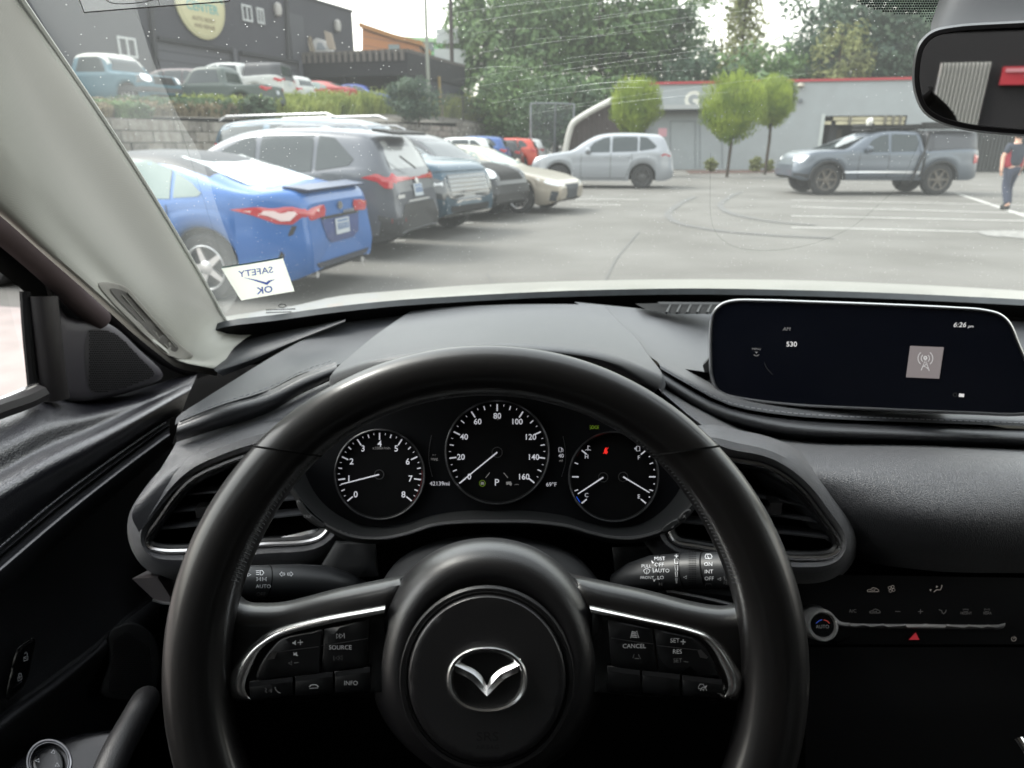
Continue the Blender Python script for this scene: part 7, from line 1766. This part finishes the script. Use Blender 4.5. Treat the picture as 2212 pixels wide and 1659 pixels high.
def blue_trim(c):
    D = c['D']; s = c['s']; W = s['W'] / 2; L = s['L']
    for sg in (1, -1):
        sd = 's+' if sg > 0 else 's-'
        dm = 'dr' + ('+' if sg > 0 else '-')
        D('tail_light', [([(-.50, .915), (-.30, .94), (.0, .94), (.38, .93), (.40, .88), (.38, .82), (.20, .80), (-.02, .775), (-.14, .785), (-.34, .87)], dm, 0, .012), ([(-.40, .905), (-.2, .905), (.02, .895), (.30, .895), (.30, .872), (.04, .865), (-.02, .81), (-.10, .81), (-.2, .86)], dm, 1, .018)], [TAIL, mat('lamp_frost', (.62, .50, .48), rough=.12, coat=.5)])
        D('bumper_slit', [([(L - .16, .76), (L - .12, .76), (L - .26, .42), (L - .30, .44)], sd, 0, .008)], UNDER)
        D('headlight', [([(sg * .82, .55), (sg * .80, .66), (sg * .45, .62), (sg * .45, .56)], 'xf')], LAMPC)
    D('plate_recess', [([(-.36, .60), (-.42, .78), (.42, .78), (.36, .60), (.24, .54), (-.24, .54)], 'xr', 0, .008)], tint('camry_shadow_blue', '1d3f86', rough=.3, metal=.3, coat=.5))  # flat patch, shade of the plate recess put into darker blue
    plate(c, 0, .69)
    mb = MB(); c['decal'](mb, crom([(-.055, .90), (0, .855), (.055, .90), (0, .945)], 4, closed=True), 'xr', 0, .02, .03); c['line'](mb, [(-.42, .80), (.42, .80)], 'xr', .03, 1, .012)
    for k in range(5): c['decal'](mb, [(-.30 + .05 * k, .815), (-.27 + .05 * k, .815), (-.27 + .05 * k, .845), (-.30 + .05 * k, .845)], 'xr', 0, .016, None)
    mb.build('badge', [BRIGHT, UNDER], c['root'])
    D('lower_bumper', [([(-.66, .24), (-.60, .38), (.60, .38), (.66, .24)], 'xr', 0, .008)], tint('diffuser', '20283a', rough=.6))
    mb = MB(); mb.tube([(-c['X0'] + .07, .52, .25), (-c['X0'] + .2, .52, .25)], .035, 10); mb.tube([(-c['X0'] + .07, -.52, .25), (-c['X0'] + .2, -.52, .25)], .035, 10); mb.build('exhaust', RIMS, c['root'])
    mb = MB(); mb.prism([(-c['X0'] + .05, -.62, 1.075), (-c['X0'] + .30, -.66, 1.105), (-c['X0'] + .30, .66, 1.105), (-c['X0'] + .05, .62, 1.075)], (-.02, 0, .018)); mb.build('boot_spoiler', tint('spoiler_blue', '17345f', rough=.35), c['root'])
def suv_trim(c):
    D = c['D']; s = c['s']; W = s['W'] / 2; L = s['L']
    for sg in (1, -1):
        sd = 's+' if sg > 0 else 's-'
        D('tail_light', [([(-.30, 1.07), (-.14, 1.12), (.10, 1.12), (.16, 1.075), (.44, 1.06), (.44, 1.02), (.16, 1.01), (.06, .93), (-.04, .94), (-.12, 1.02)], 'dr' + ('+' if sg > 0 else '-'), 0, .014)], TAIL)
        D('headlight', [([(sg * .84, .78), (sg * .82, .90), (sg * .45, .86), (sg * .45, .78)], 'xf')], LAMPC)
        D('rear_reflector', [([(sg * .56, .50), (sg * .78, .50), (sg * .78, .545), (sg * .56, .545)], 'xr', 0, .012)], TAIL)
        mb = MB(); mb.tube([(c['X0'] - 2.0, sg * .62, 1.70), (c['X0'] - 2.15, sg * .62, 1.745), (c['X0'] - 4.0, sg * .62, 1.735), (c['X0'] - 4.15, sg * .62, 1.68)], .012, 6); mb.build('roof_rail', mat('rail_silver', (.35, .35, .36), rough=.4, metal=.6), c['root'])
    D('lower_bumper', [([(-.84, .30), (-.86, .60), (-.60, .62), (-.52, .72), (.52, .72), (.60, .62), (.86, .60), (.84, .30)], 'xr', 0, .008)], CLAD)
    D('tailgate_bar', [([(-.42, 1.02), (-.42, 1.05), (.42, 1.05), (.42, 1.02)], 'xr', 0, .016)], TAIL)
    plate(c, 0, .88)
    mb = MB(); c['decal'](mb, crom([(-.06, 1.0), (0, .955), (.06, 1.0), (0, 1.04)], 4, closed=True), 'xr', 0, .026, .03); c['decal'](mb, [(.50, .80), (.68, .80), (.68, .845), (.50, .845)], 'xr', 0, .016, None); c['decal'](mb, [(-.4, .735), (.4, .735), (.36, .76), (-.36, .76)], 'xr', 0, .012, .1); mb.build('badge', mat('badge_grey', (.5, .5, .5), rough=.3, metal=.6), c['root'])
    X0 = c['X0']
    mb = MB(); mb.prism([(-X0 + .42, -.58, 1.645), (-X0 + .12, -.56, 1.60), (-X0 + .12, .56, 1.60), (-X0 + .42, .58, 1.645)], (0, 0, .035)); mb.build('roof_spoiler', UNDER, c['root'])
    mb = MB(); mb.tube([(-X0 + .05, .04, 1.17), (-X0 + .13, .38, 1.33)], .012, 5); mb.build('rear_wiper', UNDER, c['root'])
    D('fuel_flap', [([(L - 1.02, .98), (L - .82, .98), (L - .82, 1.12), (L - 1.02, 1.12)], 's+', 0, .004), ], c['pm'])
def big_trim(c):
    D = c['D']; s = c['s']; L = s['L']; X0 = c['X0']
    D('chrome_bar', [([(-.98, 1.03), (-.98, 1.10), (.98, 1.10), (.98, 1.03)], 'xf', 0, .02)], BRIGHT)
    D('grille', [([(-.66, .66), (-.60, 1.01), (.60, 1.01), (.66, .66), (.5, .62), (-.5, .62)], 'xf', 0, .012)], LAMPD)
    mb = MB()
    for k in range(5): c['decal'](mb, [(-.60, .69 + .065 * k), (-.60, .715 + .065 * k), (.60, .715 + .065 * k), (.60, .69 + .065 * k)], 'xf', 0, .022, .15)
    mb.build('grille_bars', mat('grille_grey', (.22, .23, .24), rough=.3, metal=.8), c['root'])
    for sg in (1, -1):
        D('headlight', [([(sg * .66, .70), (sg * .64, .98), (sg * .95, .98), (sg * .90, .68), (sg * .78, .62)], 'xf', 0, .012), ([(sg * .76, .84), (sg * .76, .90), (sg * .88, .90), (sg * .88, .84)], 'xf', 1, .016), ([(.02, .70), (.02, .98), (.20, .98), (.18, .72)], 's+' if sg > 0 else 's-', 0, .01)], [LAMPD, LAMPC])
        D('tail_light', [([(sg * .86, .95), (sg * .84, 1.5), (sg * .92, 1.4), (sg * .95, .95)], 'xr')], TAIL)
        mb = MB(); mb.tube([(X0 - 2.2, sg * .70, 1.90), (X0 - 2.4, sg * .70, 1.965), (X0 - 4.8, sg * .70, 1.955), (X0 - 5.0, sg * .70, 1.88)], .018, 6); mb.build('roof_rail', mat('rail_silver', (.35, .35, .36), rough=.4, metal=.6), c['root'])
    D('bumper_chrome', [([(-.72, .36), (-.75, .40), (.75, .40), (.72, .36)], 'xf', 0, .02)], BRIGHT)
    D('bumper_step', [([(-.8, .56), (-.8, .60), (.8, .60), (.8, .56)], 'xf', 0, .014)], CHROME)
    D('lower_intake', [([(-.6, .42), (-.6, .52), (.6, .52), (.6, .42)], 'xf', 0, .008)], UNDER)
def dark_trim(c):
    D = c['D']
    for sg in (1, -1): D('headlight', [([(sg * (.70 + .14 * math.cos(a)), .95 + .13 * math.sin(a)) for a in [k * math.pi / 6 for k in range(12)]], 'xf', 1, .02), ([(sg * .50, .80), (sg * .50, 1.1), (sg * .92, 1.1), (sg * .92, .80)], 'xf', 0, .01)], [LAMPD, LAMPC])
    D('grille', [([(-.48, .78), (-.48, 1.08), (.48, 1.08), (.48, .78)], 'xf', 0, .012)], UNDER)
    D('bumper', [([(-.95, .50), (-.95, .72), (.95, .72), (.95, .50)], 'xf', 0, .03)], tint('bumper_grey', '4a4c4f', rough=.4, metal=.4))
    D('lower_bumper', [([(-.95, .34), (-.95, .44), (.95, .44), (.95, .34)], 'xf', 0, .03)], tint('bumper_pale', '8d9093', rough=.4, metal=.4))
def lex_trim(c):
    D = c['D']; L = c['s']['L']
    for sg in (1, -1):
        sd = 's+' if sg > 0 else 's-'
        D('headlight', [([(-.36, .76), (-.10, .71), (.22, .65), (.30, .60), (.10, .60), (-.12, .64)], 'df' + ('+' if sg > 0 else '-'), 0, .012)], LAMPC)
        D('bumper_intake', [([(-.10, .30), (-.06, .50), (.10, .48), (.06, .28)], 'df' + ('+' if sg > 0 else '-'), 0, .01)], tint('intake_dark', '30363d', rough=.6))
        D('tail_light', [([(sg * .4, .82), (sg * .4, .9), (sg * .86, .9), (sg * .86, .8)], 'xr')], TAIL)
    D('grille', [([(-.45, .25), (-.30, .42), (-.42, .62), (.42, .62), (.30, .42), (.45, .25)], 'xf', 0, .012)], tint('intake_dark', '30363d'))
def silver_trim(c):
    D = c['D']; s = c['s']; W = s['W'] / 2; L = s['L']
    for sg in (1, -1):
        sd = 's+' if sg > 0 else 's-'
        D('headlight', [([(-.24, .96), (.0, .99), (.28, .95), (.28, .86), (.0, .84), (-.14, .90)], 'df' + ('+' if sg > 0 else '-'), 0, .012)], LAMPC)
        D('tail_light', [([(-.30, 1.0), (-.20, 1.08), (.20, 1.10), (.40, 1.08), (.40, 1.02), (.0, .99)], 'dr' + ('+' if sg > 0 else '-'), 0, .014)], TAIL)
        D('door_strip', [([(1.35, .42), (1.35, .46), (3.3, .46), (3.3, .42)], sd, 0, .008)], mat('strip_silver', (.55, .56, .58), rough=.3, metal=.7))
def pickup_trim(c):
    D = c['D']; s = c['s']; L = s['L']; X0 = c['X0']
    for sg in (1, -1):
        sd = 's+' if sg > 0 else 's-'
        D('headlight', [([(-.22, 1.10), (.0, 1.09), (.26, 1.04), (.26, .94), (.0, .90), (-.10, .94)], 'df' + ('+' if sg > 0 else '-'), 0, .012)], LAMPC)
        D('tail_light', [([(-.13, .88), (-.13, 1.14), (.14, 1.14), (.14, .88)], 'dr' + ('+' if sg > 0 else '-'), 0, .014)], TAIL)
        D('canopy_seam', [([(3.78, 1.215), (3.78, 1.25), (5.30, 1.25), (5.30, 1.215)], sd, 0, .012)], UNDER)
        D('sill_strip', [([(1.42, .60), (1.42, .68), (3.60, .68), (3.60, .60)], sd, 0, .012)], mat('strip_silver', (.55, .56, .58), rough=.3, metal=.7))
        D('canopy_window', [([(3.92, 1.26), (3.92, 1.66), (5.20, 1.64), (5.24, 1.26)], sd, 0, .012)], tint('canopy_dark', '424449', rough=.35))
        D('cab_gap', [([(3.58, .50), (3.66, 1.75), (3.76, 1.75), (3.72, .50)], sd, 0, .010)], UNDER)
        D('front_bumper', [([(.0, .50), (.0, .66), (.42, .60), (.40, .48)], sd, 0, .02)], CLAD)
        for cx_ in (s['fo'], s['fo'] + s['wb']):
            mb = MB(); r0 = s['wr'] + .03; n_ = 16
            P1_ = [Vector((X0 - cx_ + (r0 + .03) * math.cos(a), sg * (s['W'] / 2 + .015), s['wr'] + (r0 + .03) * math.sin(a))) for a in [math.pi * k / n_ for k in range(n_ + 1)]]
            mb.tube(P1_, .032, 6); mb.build('wheel_arch_trim', CLAD, c['root'])
    mb = MB(); mb.box(X0 - 3.55, X0 - 2.15, -.60, .60, 1.84, 1.90); mb.box(X0 - 2.25, X0 - 2.15, -.6, .6, 1.80, 1.98)
    for k in range(4): mb.box(X0 - 2.3 - .4 * k, X0 - 2.24 - .4 * k, -.62, .62, 1.79, 1.86)
    mb.build('roof_rack', UNDER, c['root'])
    mb = MB(); mb.prism([(X0 - 3.7, .55, 1.84), (X0 - 5.2, .55, 1.84), (X0 - 5.2, .55, 2.02), (X0 - 3.6, .55, 2.0)], (0, .28, 0)); mb.prism([(X0 - 3.7, -.80, 1.84), (X0 - 5.2, -.80, 1.84), (X0 - 5.2, -.80, 1.98), (X0 - 3.6, -.80, 1.96)], (0, 1.2, 0)); mb.build('rolled_awning', UNDER, c['root'])
    mb = MB(); mb.lathe([(0, .08), (.10, .06), (.12, -.04), (0, -.08)], (X0 - 2.12, .55, 2.02), (1, 0, 0), 12); mb.build('spot_lamp', tint('lamp_ivory', 'e6e4dd', rough=.3), c['root'])
    mb = MB(); mb.tube([(X0 - 3.66, s['W'] / 2 + .03, 1.72), (X0 - 3.60, s['W'] / 2 + .05, 1.2), (X0 - 3.36, s['W'] / 2 + .06, .40)], .03, 6); mb.build('shovel_strap', UNDER, c['root'])

def gpos(u, v_): p = on_z(u, v_, 0); return p
ROWG = 'cars parked nose to the retaining wall'
PH = math.pi
# blue sedan, tail towards the aisle
vehicle('sedan', 'blue_sedan', 'bright blue sedan seen from behind with a black roof, nearest parked car', 'car', paint('blue_paint', '1767b4', .1), (-4.11, 8.2, 0), R(166), 0.99, roofm=tint('black_roof', '33363c', rough=.5, spec=.3), extra=blue_trim, rim=RIMS, spokes=5, glass=CARGLASSL, rglass=mat('car_glass_sky_bright', (.36, .42, .41), rough=.1, spec=.6), group=ROWG)  # rear glass colour carries the bright sky reflection
vehicle('suv', 'grey_suv', 'mid grey compact SUV with black lower bumper, tail next to the blue sedan', 'car', paint('grey_paint', '5c6068', .3), (-3.5, 10.9, 0), R(165), 1.0, extra=suv_trim, cladding=True, glass=CARGLASS, rglass=mat('car_glass_sky_pale', (.28, .29, .29), rough=.12, spec=.6), group=ROWG)  # pale rear glass colour stands in for reflected sky
vehicle('bigsuv', 'teal_suv', 'large dark teal SUV facing the aisle with a chrome bar and grille', 'car', paint('teal_paint', '2f5063', .45), (-3.05, 13.6, 0), R(-28), 1.0, extra=big_trim, glass=CARGLASS, group=ROWG)
vehicle('suv', 'black_suv', 'black off-road SUV nosing out between the teal SUV and the beige sedan', 'car', paint('black_paint', '26292d', .3), (-2.0, 16.1, 0), R(-28), 1.0, extra=dark_trim, glass=CARGLASS, group=ROWG)
vehicle('lowsedan', 'beige_sedan', 'beige sedan facing the aisle, nose pointing at the silver SUV', 'car', paint('beige_paint', 'b3aa9b', .4), (-.85, 17.6, 0), R(-25), 1.0, extra=lex_trim, rim=RIMS, spokes=10, glass=CARGLASSL, group=ROWG)
vehicle('suv', 'silver_suv', 'light silver SUV standing side-on before the grey building', 'car', paint('silver_paint', 'a6aaaf', .3), (3.15, 26.0, 0), R(172), 1.05, extra=silver_trim, rim=RIMD, spokes=7, glass=CARGLASS)
vehicle('pickup', 'grey_pickup', 'dark grey pickup truck with a canopy, roof rack and tan wheels', 'pickup truck', paint('slate_paint', '68707a', .4), (11.05, 22.7, 0), R(180), 1.02, extra=pickup_trim, rim=tint('rim_tan', '6b645b', rough=.7), spokes=6, glass=CARGLASS)
FARG = 'cars parked far down the lot'
def far(kind, name, label, pm, u, v_, d, head, sc, **k):
    p = at(u, v_, d); vehicle(kind, name, label, 'car', pm, (p.x, p.y, k.pop('z', 0)), R(head), sc, group=k.pop('group', FARG), detail=False, **k)
WHITEP = paint('white_paint', 'dfe2e0', .05)
far('sedan', 'white_sedan', 'white sedan just past the large teal SUV', WHITEP, 893, 310, 27, 172, 1.0, glass=CARGLASSL)
far('suv', 'white_suv', 'white SUV with one red tail light showing, behind the beige sedan', WHITEP, 968, 310, 36, 174, 1.0)
far('suv', 'blue_suv', 'blue SUV between the white SUV and a black car', paint('navy_paint', '3a5f9e', .3), 1005, 310, 40, 172, 1.05)
far('suv', 'black_car', 'black car left of the bright red car', paint('black_paint', '26292d', .3), 1048, 310, 42, 172, .93)
far('suv', 'red_suv', 'bright orange red SUV near the end of the far row', paint('red_paint', 'd2452c', .05), 1080, 310, 44, 172, 1.0)
far('suv', 'last_white_suv', 'white SUV at the right end of the far row by the gate', WHITEP, 1104, 310, 48, 172, 1.0)
UPG = 'vehicles on the upper yard'
def up(kind, name, label, pm, u, d, head, sc, **k):
    p = at(u, 230, d); far(kind, name, label, pm, u, 230, d, head, sc, z=yard_z(p.x, p.y) - .05, group=UPG, **k)
up('oldtruck', 'blue_truck', 'old pale blue pickup with a white roof and wide grille on the upper yard', tint('old_blue', '476f7e', rough=.7), 245, 27, -18, 1.0, roofm=tint('old_white', 'cfcfc8', rough=.6), extra=dark_trim)
up('suv', 'maroon_car', 'dull maroon car half hidden behind the pale blue pickup', tint('maroon', '4d3c42', rough=.5), 372, 31, 172, .92)
up('oldtruck', 'green_truck', 'dark grey green pickup in the middle of the upper yard', tint('dull_green', '46544f', rough=.5), 478, 29.5, 176, .95)
up('pickup', 'white_pickup', 'white crew cab pickup behind the dark green one', tint('worn_white', 'd9dbd8', rough=.5), 500, 36, 176, 1.10)
up('bigsuv', 'white_van', 'white van left of the red coupe on the upper yard', tint('worn_white', 'd9dbd8', rough=.5), 592, 38, 160, .8)
up('lowsedan', 'red_coupe', 'faded red coupe on the upper yard, tail to the right', tint('faded_red', 'b53a36', rough=.45), 676, 42, 166, 1.0, glass=CARGLASSL)
up('lowsedan', 'blue_coupe', 'blue car in the shade of the black carport', tint('royal_blue', '3f57b0', rough=.45), 782, 45, -10, 1.0)

# ---------------- person walking away at the right edge
def skinned(name, verts, edges, radii, m, parent, sub=2, root=0):
    me = bpy.data.meshes.new(name); me.from_pydata(verts, edges, []); o = bpy.data.objects.new(name, me); col.objects.link(o)
    if parent: o.parent = parent
    sk = o.modifiers.new('skin', 'SKIN'); sk.use_smooth_shade = True
    for i, r_ in enumerate(radii):
        v_ = me.skin_vertices[0].data[i]; v_.radius = (r_, r_) if not isinstance(r_, tuple) else r_; v_.use_root = (i == root)
    ss = o.modifiers.new('sub', 'SUBSURF'); ss.levels = sub; ss.render_levels = sub
    me.materials.append(m)
    return o
pp = on_z(2168, 452, 0); per = empty('person', (pp.x, pp.y, 0), R(8), label='person walking away in a red and grey shirt and dark jeans at the right edge', cat='person')
SKIN = mat('skin', (.50, .30, .22), rough=.6); JEANS = tint('jeans', '3d4457', rough=.9); SHIRT = tint('shirt_grey', '353c4a', rough=.9); SLEEVE = tint('shirt_red', 'b02a3c', rough=.9)
# body: one continuous skin, pelvis root
V_ = [(0, 0, .95), (0, 0, 1.15), (0, .01, 1.35), (0, 0, 1.47), (0, .01, 1.54), (0, .02, 1.63), (0, .03, 1.72),
      (.19, 0, 1.42), (.26, -.02, 1.16), (.27, .06, .92), (.27, .08, .84), (-.19, 0, 1.42), (-.27, .04, 1.16), (-.30, -.02, .92), (-.30, -.03, .84),
      (.10, 0, .90), (.12, .12, .50), (.11, .02, .10), (.12, .14, .04), (-.10, 0, .90), (-.11, -.04, .50), (-.11, -.22, .12), (-.12, -.14, .04)]
E_ = [(0, 1), (1, 2), (2, 3), (3, 4), (4, 5), (5, 6), (2, 7), (7, 8), (8, 9), (9, 10), (2, 11), (11, 12), (12, 13), (13, 14), (0, 15), (15, 16), (16, 17), (17, 18), (0, 19), (19, 20), (20, 21), (21, 22)]
Rd = [.105, .10, .12, .07, .055, .085, .07, .06, .045, .035, .03, .06, .045, .035, .03, .085, .06, .042, .04, .085, .06, .042, .04]
skinned('body', V_, E_, Rd, SKIN, per)
skinned('shirt', [(0, 0, .93), (0, 0, 1.15), (0, .01, 1.36), (0, 0, 1.46), (.19, 0, 1.42), (.235, -.01, 1.24), (-.19, 0, 1.42), (-.235, .02, 1.24)], [(0, 1), (1, 2), (2, 3), (2, 4), (4, 5), (2, 6), (6, 7)], [(.20, .15), (.19, .145), (.19, .14), .08, .085, .075, .085, .075], SHIRT, per)
skinned('trousers', [(0, 0, 1.02), (0, 0, .93), (.095, .01, .86), (.115, .12, .50), (.115, .02, .09), (-.095, -.01, .86), (-.11, -.04, .50), (-.115, -.20, .11)], [(0, 1), (1, 2), (2, 3), (3, 4), (1, 5), (5, 6), (6, 7)], [(.175, .13), (.175, .135), .11, .082, .075, .11, .082, .075], JEANS, per)
for sg in (1, -1):
    skinned('red_panel', [(sg * .155, -.015, .93), (sg * .165, -.01, 1.15), (sg * .185, -.01, 1.34), (sg * .19, 0, 1.44)], [(0, 1), (1, 2), (2, 3)], [(.055, .12), (.052, .118), (.05, .10), (.06, .07)], SLEEVE, per)
    mb = MB(); mb.lathe([(0, .12), (.05, .10), (.055, 0), (.05, -.09), (0, -.13)], (sg * .12, .10 if sg > 0 else -.16, .055), (0, 1, 0), 10); mb.build('shoe', UNDER, per)
    a0 = Vector((.27, .08, .84)) if sg > 0 else Vector((-.30, -.03, .84))
    for k in range(5):
        o_ = Vector((0, (k - 1.5) * .018, 0)) if k < 4 else Vector((-sg * .03, .02, .03)); mb = MB(); mb.tube([a0 + o_ * .8 + Vector((0, 0, -.01)), a0 + o_ + Vector((-sg * .01, 0, -.05)), a0 + o_ + Vector((-sg * .02, .005, -.085 + .008 * abs(k - 1)))], lambda t: .0095 - .003 * t, 6); mb.build('finger', SKIN, per)
mb = MB(); mb.lathe([(0, .10), (.07, .08), (.098, .02), (.092, -.05), (.06, -.09)], (0, .0, 1.675), (0, 0, 1), 16); mb.build('hair', tint('hair_brown', '3a2c24', rough=.9), per)

# ---------------- what stands behind the car, seen in the rear-view mirror
def quadwall(quad, y):
    return [mback(u, v_, y) for u, v_ in quad]
q = quadwall([(2036, 136), (2120, 137), (2105, 292), (2020, 292)], -7.0)
mb = MB(); x0 = min(p.x for p in q); x1 = max(p.x for p in q); z1 = max(p.z for p in q); z0 = 0
n_ = 24
mb.grid([[Vector((x0 + (x1 - x0) * i / n_, -7.0 - (.035 if i % 2 else 0), z)) for i in range(n_ + 1)] for z in (z0, z1)])
tag(mb.build('roller_door', tint('roller_grey', 'b9bab2', rough=.7)), 'pale corrugated roller door reflected in the rear-view mirror', 'door')
mb = MB(); mb.box(-14, x0 - .01, -7.3, -7.05, 0, 5); mb.box(x1 + .01, 16, -7.3, -7.05, 0, 5); mb.box(x0 - .01, x1 + .01, -7.3, -7.05, z1, 5)
q = quadwall([(2168, 144), (2290, 146), (2290, 182), (2166, 180)], -7.0); xs_ = [p.x for p in q]; zs_ = [p.z for p in q]
tag(mb.build('workshop_wall', tint('dark_wall', '1d1c1b', rough=.9)), 'dark workshop wall behind the car, reflected in the mirror', 'wall')
mb = MB(); mb.box(min(xs_), max(xs_), -7.04, -7.0, min(zs_), max(zs_), 0)
xa, xb, za, zb_ = min(xs_), max(xs_), min(zs_), max(zs_); w_ = xb - xa; h_ = zb_ - za
for (f0, f1, g0, g1) in ((.30, .95, .70, .90), (.10, .62, .42, .60), (.05, .22, .62, .80), (.02, .55, .08, .30)): mb.box(xa + w_ * (1 - f1), xa + w_ * (1 - f0), -6.995, -6.985, za + h_ * g0, za + h_ * g1, 1)
tag(mb.build('red_sign', [tint('sign_red', 'b02a33', rough=.6), tint('sign_letters', 'c98a8c', rough=.6)]), 'red sign with pale lines of print reflected at the right of the mirror', 'sign')
